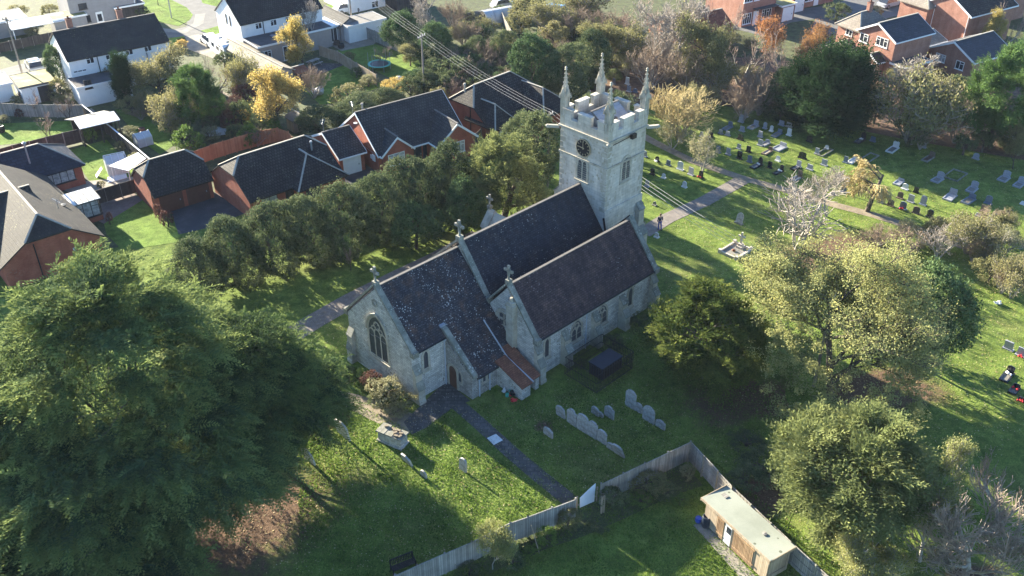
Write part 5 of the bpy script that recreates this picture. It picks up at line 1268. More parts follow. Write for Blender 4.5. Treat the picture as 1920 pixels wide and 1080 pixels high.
m.solid([(4, -2.4, 2.7), (5.9, -2.4, 2.7), (5.9, -.4, 3.28), (4, -.4, 3.28)], (0, 0, .02)); m.build('glass_canopy', 'granite_blue', Wt)
# white semi with long flat extension
W2 = frame_at('semi_detached_house', 'white rendered semi with black roof and long flat roofed extension', 'house', 453, 44, 4.8, 52)
block(W2, -.2, 12.0, 0, 8.0, 4.8, 7.5, wall='white_render', roof='charcoal_tiles', ov=.2, ridge='dark_ridge')
flat(W2, 0, 5.0, -4.3, 0, 2.7, 'taupe_render', 'flat_felt'); flat(W2, 5.25, 11.6, -3.0, 0, 2.7, 'taupe_render', 'flat_felt')
for px, py in ((484, 44), (512, 37), (540, 32), (567, 27)): win(W2, 'f', 0, .95, .85, px, py, z=4.0, cols=2)
win(W2, 'f', -4.3, 1.5, 1.0, 497, 86, z=1.5, cols=3); win(W2, 'f', -4.3, 1.3, 1.9, s=4.1, z=1.1, cols=2, bar=False)
for y in (3.4, 4.6): win(W2, 'l', -.2, .3, 1.4, s=y, z=4.3, cols=1, frame='dark_wood', sill=False, bar=False)
m = MB(); m.box(3.1, 4.9, -2.4, -1.4, 2.84, 2.95); m.build('rooflight', 'granite_blue', W2)
for x in (3.0, 9.0): pipe(W2, x, -.06, 4.7)
# grey house, second white house and others at the top
Gr = frame_at('house', 'grey rendered house with white front door at the top left', 'house', 140, 58, 0, 54)
block(Gr, 0, 9.5, 0, 7, 5.0, 7.0, wall='grey_render', roof='tan_tiles', ov=.3)
win(Gr, 'f', 0, 1.2, .9, 155, 12, frame='dark_wood'); win(Gr, 'f', 0, 1.5, 1.0, 160, 36, frame='dark_wood'); door(Gr, 'f', 0, 1.0, 2.1, 189, 40, panes=1); win(Gr, 'f', 0, 1.0, 1.0, s=7.3, z=1.6, frame='dark_wood')
win(Gr, 'f', 0, 1.0, .9, s=7.4, z=4.1, frame='dark_wood'); pipe(Gr, 9.3, -.06, 4.9, 'white_paint')
Gs = frame_at('shed', 'dark roofed outbuilding right of the grey house', 'shed', 222, 44, 0, 54)
flat(Gs, 0, 4.2, 0, 3.2, 2.3, 'dark_wood', 'flat_felt')
cp = frame_at('carport', 'white translucent carport roof in front of the grey house', 'carport', 78, 46, 2.3, 54)
m = MB(); m.solid([(-4, 0, 2.2), (3.8, 0, 2.2), (3.8, 3.4, 2.5), (-4, 3.4, 2.5)], (0, 0, .06)); m.build('roof', 'polythene', cp)
for x, y in ((-3.8, .2), (3.6, .2), (-3.8, 3.2), (3.6, 3.2)):
    m = MB(); m.tube((x, y, 0), (x, y, 2.3), .06); m.build('post', 'white_paint', cp)
cg = frame_at('garage', 'low garage with yellow mossy roof beside the white carport', 'garage', 100, 38, 2.4, 54)
flat(cg, 0, 4.5, 0, 3., 2.4, 'grey_render', 'mossy_felt')
cw = frame_at('garage', 'low grey garage row at the top left edge', 'garage', 0, 42, 2.3, 54); flat(cw, -4, 3.5, 0, 5, 2.3, 'grey_render', 'pale_felt')
W3 = frame_at('house', 'white rendered house cut by the top edge beside the flat garages', 'house', 655, 26, 0, 52)
block(W3, 0, 11, 0, 8, 5.0, 7.3, wall='white_render', roof='grey_tiles'); win(W3, 'f', 0, 1.2, 1., 703, 8, cols=2); pipe(W3, 5.0, -.06, 4.9)
flat(W3, 6.5, 12, -3.5, 0, 2.6, 'dark_wood', 'flat_felt')
fg = frame_at('garage', 'pale flat roofed garage in front of the cut off white house', 'garage', 690, 42, 2.4, 52); flat(fg, -3.2, 2.8, 0, 3.6, 2.4, 'white_render', 'pale_felt')
FG = frame_at('garden_room', 'dark grey garden room with gable and white glazed doors', 'garden room', 641, 78, 0, 52)
block(FG, 0, 3.0, 0, 7.0, 2.35, 3.2, wall='grey_render', roof='grey_tiles', axis='y', trim='dark_ridge', ridge='dark_ridge')
flat(FG, -4.4, 0, .4, 4.5, 2.3, 'grey_render', 'white_paint'); win(FG, 'f', .4, 2.4, 2.0, s=-1.6, z=1.1, cols=4, bar=False)
mg = frame_at('garage', 'white garage with yellow mossy flat roof and open dark doorway', 'garage', 38, 165, 2.3, 54)
flat(mg, 0, 3.9, 0, 4.6, 2.3, 'white_render', 'mossy_felt', 'dark_ridge'); door(mg, 'f', 0, 1.7, 2.0, s=2.7, mat='dark_wood', name='garage_door')
mg2 = frame_at('garage', 'grey flat roofed garage at the left edge beside the mossy one', 'garage', 0, 160, 2.2, 54); flat(mg2, -4, 1.2, 0, 4, 2.2, 'white_render', 'pale_felt')
# brick houses at the right
BW = dict(wall='brown_brick')
R1 = frame_at('house', 'two storey brick house with navy tiled gable and small gabled porch', 'house', 1680, 77, 5.2, 58)
block(R1, 0, 7.2, 0, 5.9, 5.2, 6.75, roof='navy_tiles', trim='white_paint', ov=.25, vo=.2, **BW)
block(R1, .3, 6, 5.91, 9.6, 5.0, 6.5, roof='tan_tiles', hipL=5.0, hipR=5.0, **BW)
block(R1, -1.6, .3, 6.0, 8.8, 2.4, 3.3, roof='tan_tiles', hipL=2.4, trim='white_paint', **BW)
block(R1, -1.4, 0, 1.0, 3.4, 2.4, 3.2, roof='navy_tiles', trim='white_paint', ov=.15, **BW)
win(R1, 'l', 0, 1.3, 1.1, 1620, 71, cols=2); win(R1, 'l', 0, 1.8, 1.15, 1654, 79, cols=3); win(R1, 'l', 0, 1.7, 1.15, 1614, 104, cols=3); win(R1, 'l', -1.4, .9, 1.4, s=1.6, z=1.2, cols=2); door(R1, 'l', -1.4, .9, 2., s=2.7)
win(R1, 'l', .3, 1.1, 1.0, s=7.6, z=4.2, cols=2); win(R1, 'l', -1.6, 1.4, 1.2, s=7.4, z=1.5, cols=3); chimney(R1, 3.6, 7.7, 6.0, 7.6, 'brown_brick')
flat(R1, 0.05, 5, -2.2, -.02, 2.3, 'brown_brick', 'flat_felt'); win(R1, 'l', .05, 1., 1.2, s=-1.1, z=1.4, cols=2)
lk = frame_at('garage', 'low brick garage with tan ribbed roof between the brick houses', 'garage', 1772, 73, 2.5, 58)
block(lk, -5.5, 0, 0, 4.4, 2.5, 3.3, roof='tan_tiles', trim='white_paint', **BW)
R2 = frame_at('house', 'low brick house with navy and pale tiled gable roof and two windows beside the pine', 'house', 1827, 115, 2.7, 58)
block(R2, 0, 7.6, 0, 6.6, 2.7, 4.35, roof='navy_tiles', trim='white_paint', ov=.25, vo=.2, **BW)
win(R2, 'l', 0, 1.5, 1.0, 1764, 106, z=1.7, cols=3, glass='curtain_glass'); win(R2, 'l', 0, 1.2, 1.1, 1801, 117, z=1.6, cols=2)
T1 = frame_at('house', 'tall plain brick gable with white downpipes at the top right', 'house', 1820, 28, 5.2, 58)
block(T1, 0, 10, 0, 7.4, 5.2, 7.2, roof='charcoal_tiles', trim='white_paint', **BW); pipe(T1, -.06, .15, 5.1, 'white_paint'); pipe(T1, -.06, 5.6, 5.1, 'white_paint')
block(T1, -1.2, 3., 5.8, 10.5, 5.0, 6.4, roof='tan_tiles', hipL=5.0, **BW)
T2 = frame_at('house', 'brick house front with blue white windows at the top right corner', 'house', 1898, 38, 0, 58)
block(T2, -4.5, 2.5, 0, 7, 5.0, 6.6, roof='tan_tiles', trim='white_paint', **BW)
for s in (-3.4, -1.2, .8): win(T2, 'f', 0, 1.2, 1., s=s, z=4.0, cols=2)
TR = frame_at('terraced_house', 'brown brick terrace with orange side wall and white door at the top', 'house', 1389, 52, 0, 58)
block(TR, 0, 6.6, 0, 8, 5.4, 7.4, roof='brown_tiles', trim='white_paint', **BW)
for px, py, w in ((1402, 8, 1.6), (1418, 4, 1.0)): win(TR, 'f', 0, w, 1.1, px, py, z=4.2, cols=3)
win(TR, 'f', 0, 1.7, 1.6, s=1.0, z=1.2, cols=4); door(TR, 'f', 0, 1.0, 2.1, s=2.7); win(TR, 'f', 0, 1.9, 1.5, s=4.9, z=1.3, cols=4)
m = MB(); m.box(2.0, 6.4, -.9, 0, 2.4, 2.55); m.build('porch_canopy', 'flat_felt', TR)
TG = frame_at('garage', 'flat roofed garage with white door beside the brown brick terrace', 'garage', 1462, 42, 0, 58)
flat(TG, 0, 2.8, 0, 5, 2.4, 'brown_brick', 'mossy_felt'); door(TG, 'f', 0, 2.2, 2.1, s=1.4, name='garage_door')
TG2 = frame_at('garage', 'second flat roofed garage with white door behind the first one', 'garage', 1484, 25, 0, 58)
flat(TG2, 0, 2.6, 0, 5, 2.4, 'brown_brick', 'pale_felt'); door(TG2, 'f', 0, 2.1, 2.1, s=1.35, name='garage_door')
T3 = frame_at('terraced_house', 'brick house at the top edge with white door and wide bay window', 'house', 1503, 16, 0, 58)
block(T3, 0, 7, 0, 7, 5.4, 7, roof='brown_tiles', **BW); win(T3, 'f', 0, 1.9, 1.3, s=1.2, z=1.6, cols=2); door(T3, 'f', 0, 1.0, 2.1, s=3.0)
T4 = frame_at('house', 'orange tiled roof seen through bare crowns at the top', 'house', 1268, 70, 2.4, 62)
block(T4, 0, 7.5, 0, 6.5, 2.5, 4.4, roof='red_tiles', **BW)
T5 = frame_at('house', 'orange tiled roof left of the brown brick terrace', 'house', 1345, 58, 2.6, 58)
block(T5, -2., 3.2, 0, 6, 2.6, 4.4, roof='red_tiles', **BW)
# long garden sheds
LS = frame_at('shed', 'long tan corrugated roof shed in two parts below the caravan', 'shed', 512, 140, 2.1, 138)
block(LS, -7.5, 0, 0, 3.0, 2.1, 2.75, wall='pale_bark', roof='asbestos', ov=.15, ridge='ridge_clay'); block(LS, -14.5, -7.8, .2, 3.0, 2.2, 2.7, wall='pale_bark', roof='asbestos', ov=.15)
OS = frame_at('shed', 'small wooden shed with orange roof and teal end on the lawn', 'shed', 560, 162, 0, 45)
block(OS, 0, 1.7, 0, 2.2, 1.7, 2.2, wall='dark_blue_plastic', roof='red_tiles', ov=.1)
SS = frame_at('shed', 'small pale boarded shed behind the orange fence', 'shed', 552, 250, 0, 50)
block(SS, 0, 1.9, 0, 1.6, 1.6, 2.1, wall='tan_wood', roof='pale_felt', ov=.12, axis='y')
CPT = frame_at('carport', 'open timber shelter with bright white roof between two lawns', 'carport', 150, 243, 2.2, 54)
m = MB(); m.solid([(0, 0, 2.2), (4.4, 0, 2.2), (4.4, 2.1, 2.5), (0, 2.1, 2.5)], (0, 0, .08)); m.build('roof', 'white_board', CPT)
m = MB(); m.solid([(-.1, 2.2, 2.5), (4.0, 2.2, 2.5), (3.8, 4.2, 2.0), (-.6, 4.2, 2.0)], (0, 0, .08)); m.build('rear_roof', 'pale_felt', CPT)
for x, y in ((.15, .15), (4.2, .15), (.15, 2.), (4.2, 2.), (2.2, .15)):
    m = MB(); m.box(x-.06, x+.06, y-.06, y+.06, 0, 2.2); m.build('post', 'dark_wood', CPT)
m = MB(); m.box(0, 4.3, 4.0, 4.1, 0, 1.9); m.build('back_wall', 'dark_wood', CPT)
AW = frame_at('garden_canopy', 'pale triangular canopy touching the double garage', 'canopy', 246, 318, 2.2, 54)
m = MB(); m.solid([(-.3, 0, 2.1), (2.0, 1.4, 2.3), (1.8, 3.3, 2.3), (-1.6, 2.3, 2.1)], (0, 0, .06)); m.build('sheet', 'white_board', AW)
for x, y in ((-.3, .1), (-1.4, 2.2), (1.7, 3.1)): m = MB(); m.tube((x, y, 0), (x, y, 2.15), .04); m.build('post', 'white_paint', AW)
PT = frame_at('polytunnel', 'white arched polythene tunnel with open doorway at the top', 'polytunnel', 905, 42, 0, 150)
m = MB(); k = 12; Lp = 6.
def arc(r, y): return [(r*math.cos(PI*i/k)*1., y, r*1.15*math.sin(PI*i/k)) for i in range(k+1)]
for r0 in (1.5,):
    a = arc(r0, 0); b = arc(r0, Lp); c = arc(r0-.04, 0); d = arc(r0-.04, Lp); n = k+1
    m.add(a+b+c+d, [(i, i+1, n+i+1, n+i) for i in range(k)]+[(2*n+i, 3*n+i, 3*n+i+1, 2*n+i+1) for i in range(k)]+[(i, 2*n+i, 2*n+i+1, i+1) for i in range(k)]+[(n+i, n+i+1, 3*n+i+1, 3*n+i) for i in range(k)])
m.solid([(x, Lp-.02, z) for x, _, z in arc(1.46, 0)], (0, .03, 0)); m.build('cover', 'polythene', PT, smooth=False)
m = MB()
for y in (0.02, 1.5, 3, 4.5, Lp): m.path([tuple(p) for p in arc(1.53, y)], .03, 5)
m.build('hoops', 'grey_metal', PT); m = MB(); m.box(-.5, .5, -.03, .03, 0, 1.5); m.build('door', 'dark_wood', PT)
GH = frame_at('greenhouse', 'white framed half dismantled greenhouse standing on the small lawn', 'greenhouse', 205, 332, 0, 60)
m = MB()
for x in (0, .7, 1.4, 2.1): 
    m.path([(x, 0, 0), (x, 0, 1.4), (x, .9, 2.1), (x, 1.8, 1.4), (x, 1.8, 0)], .035, 4)
for y, z in ((0, 1.4), (.9, 2.1), (1.8, 1.4), (0, .05), (1.8, .05)): m.tube((0, y, z), (2.1, y, z), .035, .035, 4)
m.build('frame', 'white_board', GH)
m = MB(); m.box(.05, 2.0, .02, .05, .05, 1.35); m.solid([(.05, .05, 1.4), (2.0, .05, 1.4), (2.0, .85, 2.02), (.05, .85, 2.02)], (0, 0, .02)); m.box(.0, .03, .1, 1.7, .1, 1.3); m.build('panes', 'polythene', GH)
m = MB(); m.solid([(-.4, -1.4, .03), (1.6, -1.2, .03), (1.7, -.2, .03), (-.2, -.1, .03)], (0, 0, .05)); m.solid([(-1.2, .4, .02), (-.5, .3, .9), (-.5, .9, .9), (-1.2, 1.2, .02)], (.05, 0, .03)); m.build('loose_sheets', 'white_board', GH)
CF = frame_at('cold_frame', 'small glazed cold frame beside the diagonal white rail', 'cold frame', 262, 278, 0, 50)
m = MB(); m.solid([(0, 0, 0), (0, 1.5, 0), (0, 1.5, 1.1), (0, .75, 1.5), (0, 0, 1.0)], (1.6, 0, 0)); m.build('glazing', 'polythene', CF)
m = MB()
for x in (0, .8, 1.6): m.path([(x, -.02, 0), (x, -.02, 1.02), (x, .75, 1.53), (x, 1.52, 1.12), (x, 1.52, 0)], .03, 4)
m.build('frame', 'white_board', CF)
# ------------------------------------------------------------------ fences
def fence(name, label, pts, h, mat, zt=None, post='weathered_wood', pw=1.83, group=None, cap=None, posts_side=1, gravel=True):
    """close boarded fence through the given top-edge pixels (at height h)"""
    W = [G(p[0], p[1], h) for p in pts]; base = W[0]
    t = thing(name, label, 'fence', (base.x, base.y, 0), 0, group)
    for a, b in zip(W[:-1], W[1:]):
        d = b-a; d.z = 0; Ln = d.length; d.normalize(); n = max(1, round(Ln/pw)); nn = Vector((-d.y, d.x, 0))
        for i in range(n):
            p0 = a+d*(Ln*i/n)-base; p1 = a+d*(Ln*(i+1)/n)-base; p0.z = p1.z = .12
            hh = h-.12-rnd.uniform(0, .05); m = MB(); k = 12
            for j in range(k):      # overlapping vertical boards
                q0 = p0.lerp(p1, j/k); q1 = p0.lerp(p1, (j+1.12)/k if j < k-1 else 1); o = nn*(.012 if j % 2 else 0)
                m.solid([q0+o-nn*.008, q1+o-nn*.008, q1+o+nn*.008, q0+o+nn*.008], (0, 0, hh-rnd.uniform(0, .02)))
            for z in (.25, hh*.55, hh-.2): m.beam(p0+nn*.045*posts_side+Vector((0, 0, z)), p1+nn*.045*posts_side+Vector((0, 0, z)), .04, .07)
            m.solid([p0-nn*.03+Vector((0, 0, hh)), p1-nn*.03+Vector((0, 0, hh)), p1+nn*.03+Vector((0, 0, hh)), p0+nn*.03+Vector((0, 0, hh))], (0, 0, .04))
            m.build('panel', mat, t)
        for i in range(n+1):
            p = a+d*(Ln*i/n)-base+nn*.05*posts_side; m = MB(); m.box(p.x-.05, p.x+.05, p.y-.05, p.y+.05, 0, h+.08); m.build('post', post, t)
    if cap:
        m = MB()
        for a, b in zip(W[:-1], W[1:]): a2 = a-base; b2 = b-base; a2.z = b2.z = h+.06; m.beam(a2, b2, .14, .06)
        m.build('capping', cap, t)
    return t
fence('fence', 'long weathered close boarded fence between the churchyard and the bottom garden', [(700, 1098), (782, 1061), (885, 1017), (957, 981), (990, 970), (1080, 936)], 1.8, 'weathered_wood')
fence('fence', 'weathered close boarded fence right of the white board, partly covered by brown creeper', [(1128, 908), (1210, 869), (1296, 829)], 1.8, 'weathered_wood')
fence('fence', 'weathered board fence running down to the right behind the long shed', [(1296, 829), (1374, 913), (1485, 1018), (1580, 1105)], 1.8, 'weathered_wood', post='coping_stone', posts_side=-1)
fence('fence', 'orange brown panel fence curving round the garden behind the dark bungalow', [(356, 286), (395, 272), (440, 258), (490, 245), (520, 240), (540, 247), (548, 257)], 1.8, 'new_wood', post='new_wood')
fence('fence', 'grey panel fence behind the small pinkish trees', [(-60, 192), (0, 194), (75, 196), (152, 197)], 1.7, 'weathered_wood', post='weathered_wood')
fence('fence', 'dark brown fence along the front of the sunlit left lawn', [(-10, 282), (22, 273), (85, 257), (148, 242)], 1.7, 'dark_wood', post='weathered_wood', posts_side=-1)
fence('fence', 'fence topped by a white diagonal rail beside the white roofed shelter', [(152, 197), (184, 221), (205, 237), (260, 282), (280, 299)], 1.5, 'dark_wood', cap='white_board')
fence('fence', 'dark fence between the patio and the lawn by the double garage', [(166, 362), (252, 336)], 1.6, 'dark_wood')
fence('fence', 'sunlit wooden fence with ivy between the two back lawns', [(597, 85), (632, 96), (668, 118), (705, 140)], 1.6, 'tan_wood')
fence('fence', 'grey fence behind the sunlit patio', [(672, 46), (717, 64), (745, 76)], 1.7, 'weathered_wood')
fence('fence', 'short dark side fence between the gabled and the end bungalow', [(880, 262), (903, 240)], 1.7, 'dark_wood')
fence('fence', 'brown board fence across the road at the top left', [(-5, 82), (60, 68), (120, 56)], 1.4, 'dark_wood')
fence('fence', 'pale fence around the polytunnel garden at the top', [(850, 30), (935, 12), (960, 60)], 1.4, 'weathered_wood')

def wpos(px, py, z=0): w = G(px, py, z); return (w.x, w.y, 0)
# white board closing the gap in the fence
bd = thing('board', 'white board leaning in the gap of the long fence', 'board', wpos(1102, 950), math.radians(90-58))
m = MB(); m.solid([(-.62, 0, .25), (.5, 0, .2), (.62, .1, 1.65), (.3, .1, 1.5), (-.58, .1, 1.0)], (0, .04, 0)); m.build('panel', 'white_board', bd)
m = MB(); m.box(-.85, .8, .05, .1, .45, .52); m.box(-.85, -.78, .05, .12, 0, 1.3); m.box(.72, .8, .05, .12, 0, 1.3); m.build('batten', 'tan_wood', bd)
pp = thing('fence_post', 'pair of bare timber posts right of the white board', 'post', wpos(1129, 962), .5)
for x in (-.09, .09): m = MB(); m.box(x-.05, x+.05, -.05, .05, 0, 1.5); m.build('post', 'tan_wood', pp)
m = MB(); a = G(1012, 1040); b = G(996, 985, 1.9); m.tube((0, 0, 0), tuple(b-a), .035, .02, 6)
st = m.build('garden_stake', 'tan_wood'); st.location = a; tag(st, 'long leaning stake against the fence beside the green shrub', 'stake')
# long shed
S = thing('shed', 'long tan wooden shed with pale flat roof beside the lower right fence', 'shed', wpos(1319, 934, 2.25), math.radians(90-148))
SL, SW = 5.7, 1.95
m = MB(); m.solid([(.12, .2, .1), (SL-.12, .2, .1), (SL-.12, SW, .1), (.12, SW, .1)], (0, 0, 1.98)); m.build('wall', 'tan_wood', S)
m = MB(); m.solid([(-.1, -.05, 2.15), (SL+.1, -.05, 2.15), (SL+.1, SW+.15, 2.02), (-.1, SW+.15, 2.02)], (0, 0, .09)); rf = m.build('roof', 'shed_roof_felt', S)
m = MB(); m.box(-.14, SL+.14, -.1, -.05, 2.08, 2.26); m.box(-.14, -.1, -.1, SW+.15, 2.0, 2.22); m.box(SL+.1, SL+.14, -.1, SW+.15, 2.0, 2.22); m.build('fascia', 'tan_wood', rf)
m = MB(); m.box(0.3, .7, 1.2, 1.5, 2.15, 2.2) ; m.rev((4.1, 1.2, 2.2), [(.14, 0), (.16, .02), (.02, .05)], 9); m.build('roof_stain', 'weathered_wood', rf)
for x0, x1 in ((1.25, 1.85), (2.7, 4.5)):
    m = MB(); n = int((x1-x0)/.1)
    for i in range(n): m.box(x0+i*.1, x0+i*.1+.07, .15, .2, .15, 2.0)
    m.box(x0, x1, .12, .15, .4, .5); m.box(x0, x1, .12, .15, 1.6, 1.7); m.build('slatted_door', 'slat_wood', S)
m = MB(); m.box(1.95, 2.5, .16, .2, .15, 2.0); dd = m.build('door', 'marble_white', S)
m = MB(); m.box(2.1, 2.45, .14, .16, 1.1, 1.6); m.build('pane', 'glass_dark', dd)
m = MB(); m.box(SL-.12, SL-.07, .3, SW-.1, .15, .5); m.box(SL-.12, SL-.07, .3, .38, .5, 1.95); m.box(SL-.12, SL-.07, SW-.2, SW-.1, .5, 1.9); m.build('end_frame', 'tan_wood', S)
def pot(name, label, cat, px, py, r, h, mat, n=14):
    m = MB(); m.rev((0, 0, 0), [(r*.8, 0), (r, h*.3), (r*1.02, h*.7), (r*.88, h*.95), (r*.9, h), (r*.72, h), (r*.7, h*.9)], n)
    o = m.build(name, mat, None, True); o.location = wpos(px, py); return tag(o, label, cat)
pot('water_butt', 'dark round water butt at the corner of the long shed', 'water butt', 1323, 986, .3, .85, 'dark_blue_plastic')
pot('plant_pot', 'bright blue pot left of the dark water butt', 'pot', 1309, 978, .22, .35, 'blue_plastic')
pot('plant_pot', 'blue tub at the near end of the long shed', 'pot', 1437, 1080, .26, .4, 'blue_plastic')
# bench
b = thing('bench', 'dark slatted garden bench at the bottom edge behind the long fence', 'bench', wpos(757, 1068), math.radians(90-62))
m = MB()
for i in range(4): m.box(-.75, .75, -.22+i*.12, -.13+i*.12, .42, .45)
m.build('seat', 'dark_wood', b); m = MB()
for i in range(14): x = -.72+i*.105; m.box(x, x+.05, .26, .29, .5, .9)
m.box(-.75, .75, .25, .3, .9, .97); m.build('backrest', 'dark_wood', b)
for x in (-.72, .72):
    m = MB(); m.box(x-.03, x+.03, -.24, -.18, 0, .62); m.box(x-.03, x+.03, .24, .3, 0, .9); m.box(x-.03, x+.03, -.24, .3, .6, .65); m.build('leg', 'dark_wood', b)

# ------------------------------------------------------------------ graves  (profile in y-z, thin along x; faces along the church axis)
def stone_profile(kind, w, h):
    a = w/2
    if kind == 'round': return [(-a, 0), (a, 0), (a, h-a*.75)]+[(a*math.cos(t), h-a*.75+a*.75*math.sin(t)) for t in [PI*i/8 for i in range(1, 8)]]+[(-a, h-a*.75)]
    if kind == 'shoulder': return [(-a, 0), (a, 0), (a, h*.78), (a*.86, h*.84), (a*.66, h*.84)]+[(a*.64*math.cos(t), h*.84+h*.16*math.sin(t)) for t in [PI*i/7 for i in range(1, 7)]]+[(-a*.66, h*.84), (-a*.86, h*.84), (-a, h*.78)]
    if kind == 'ogee': return [(-a, 0), (a, 0), (a, h*.84), (a*.7, h*.93), (a*.35, h), (-a*.35, h), (-a*.7, h*.93), (-a, h*.84)]
    if kind == 'point': return [(-a, 0), (a, 0), (a, h*.7), (a*.8, h*.85), (a*.45, h*.95), (0, h), (-a*.45, h*.95), (-a*.8, h*.85), (-a, h*.7)]
    if kind == 'worn': return [(-a, 0), (a, 0), (a*.97, h*.72), (a*.78, h*.9), (a*.3, h*.97), (-a*.2, h), (-a*.75, h*.86), (-a*1.02, h*.8)]
    if kind == 'book': return [(-a, 0), (a, 0), (a, h*.88), (a*.5, h), (0, h*.9), (-a*.5, h), (-a, h*.88)]
    return [(-a, 0), (a, 0), (a*.98, h*.96), (a*.9, h), (-a*.9, h), (-a*.98, h*.96)]
def headstone(px, py, kind, w, h, mat, label, kerb=0, tilt=0., rz=0., group='headstones in the churchyard', plinth=True, flat_=None, infill='chippings', th=.1, flower=None, roll=0.):
    loc = wpos(px, py); rot = CH_ROT+rz+rnd.uniform(-.06, .06)
    many = plinth or kerb
    t = thing('headstone' if not kerb else 'grave', label, 'headstone' if not kerb else 'grave', loc, rot, group)
    m = MB(); m.solid([(-th/2, y, z+.08 if plinth else z-.1) for y, z in stone_profile(kind, w, h)], (th, 0, 0)); o = m.build('stone', mat, t)
    o.rotation_euler = (roll, tilt, 0)
    if plinth: m = MB(); m.box(-.17, .17, -w*.62, w*.62, 0, .1); m.build('plinth', mat if mat != 'weathered_headstone' else 'coping_stone', t)
    if kerb:
        L_ = -kerb; m = MB(); a = w*.62; 
        m.box(L_, -.18, -a, -a+.12, 0, .16); m.box(L_, -.18, a-.12, a, 0, .16); m.box(L_, L_+.12, -a+.12, a-.12, 0, .16); m.build('kerb', flat_ or mat, t)
        m = MB(); m.box(L_+.12, -.18, -a+.12, a-.12, 0, .1); m.build('infill', infill, t)
    if flower:
        m = MB()
        for i in range(7): m.rev((-.3+rnd.uniform(-.1, .1), rnd.uniform(-.2, .2), .12), [(.02, 0), (.09, .06), (.07, .14), (.01, .18)], 6)
        m.build('flowers', flower, t)
    return t
WS = 'weathered_headstone'
# old stones near the church
for px, py, k, w, h, lab, tl in [
    (1052, 781, 'worn', .75, 1.0, 'darkest stone at the upper left end of the old headstone row', .12), (1072, 795, 'shoulder', .85, 1.35, 'second stone from the left in the old headstone row', .05),
    (1092, 808, 'round', .9, 1.45, 'round topped middle stone of the old headstone row', .03), (1110, 819, 'ogee', .75, 1.35, 'square shouldered stone of the old headstone row', .02),
    (1128, 829, 'ogee', .75, 1.1, 'lower stone near the right end of the old headstone row', .06), (1145, 842, 'worn', .6, .6, 'low broken stump just past the old headstone row', .1),
    (1162, 853, 'round', .8, 1.15, 'dark sharply leaning stone beyond the lower end of the old row', .35), (1028, 817, 'worn', .8, .75, 'lone pale worn stone left of the old headstone row', .08),
    (1116, 777, 'round', .65, .75, 'dark stone left in the pair behind the old row', .1), (1127, 781, 'worn', .4, .5, 'tiny stump between the pair behind the old row', .2), (1142, 782, 'shoulder', .8, 1.0, 'pale stone right in the pair behind the old row', .05),
    (1182, 764, 'ogee', .85, 1.5, 'tall pale stone at the upper end of the short row below the black cage', .02), (1197, 772, 'round', .55, .8, 'small second stone of the short row below the black cage', .04),
    (1216, 790, 'point', .95, 1.35, 'broad third stone of the short row below the black cage', .05), (1238, 802, 'shoulder', .75, .7, 'low last stone of the short row below the black cage', .03),
    (645, 818, 'ogee', 1.3, 1.4, 'broad dark old stone at the edge of the cypress', .12), (582, 865, 'shoulder', 1.1, 1.3, 'old stone half under the cypress in dappled shade', .2),
    (765, 868, 'worn', .9, .9, 'ivy grown broken stone below the chest tomb', .3), (795, 893, 'round', .55, .55, 'tiny rounded stone right of the chest tomb', .1),
    (868, 882, 'round', .6, 1.0, 'solitary upright stone casting a long shadow on lit grass', -.05)]:
    headstone(px, py, k, w*1.08, h*1.15, WS, lab, tilt=-tl, plinth=False, th=.13, roll=rnd.uniform(-.06, .06), group='old weathered headstones near the chancel')
ct = thing('chest_tomb', 'crumbling grey chest tomb with broken brick topped lid by the porch path', 'tomb', wpos(737, 828), CH_ROT-PI/2+.28)
m = MB(); m.box(-1.05, 1.05, -.5, .5, 0, .15); m.box(-.95, .95, -.42, .42, .15, .85); m.build('chest', WS, ct)
m = MB(); m.box(-1.05, -.35, -.5, .5, .85, .97); m.box(-.33, .25, -.48, .1, .85, .95); m.box(.5, 1.05, -.5, .5, .85, .95); m.build('lid', 'coping_stone', ct)
m = MB()
for x, y, z, r in ((-.1, .3, .86, .2), (.1, .2, .9, .5), (.3, -.05, .96, .9), (.35, .3, .9, .1), (.7, .1, .96, .3), (.8, -.2, .96, 1.2), (-.6, .2, .98, .6), (.55, -.3, .97, .2)):
    c, s = math.cos(r), math.sin(r); m.solid([(x+c*.14-s*.08, y+s*.14+c*.08, z), (x-c*.14-s*.08, y-s*.14+c*.08, z), (x-c*.14+s*.08, y-s*.14-c*.08, z), (x+c*.14+s*.08, y+s*.14-c*.08, z)], (0, 0, .11))
m.build('rubble', 'path_soil', ct)
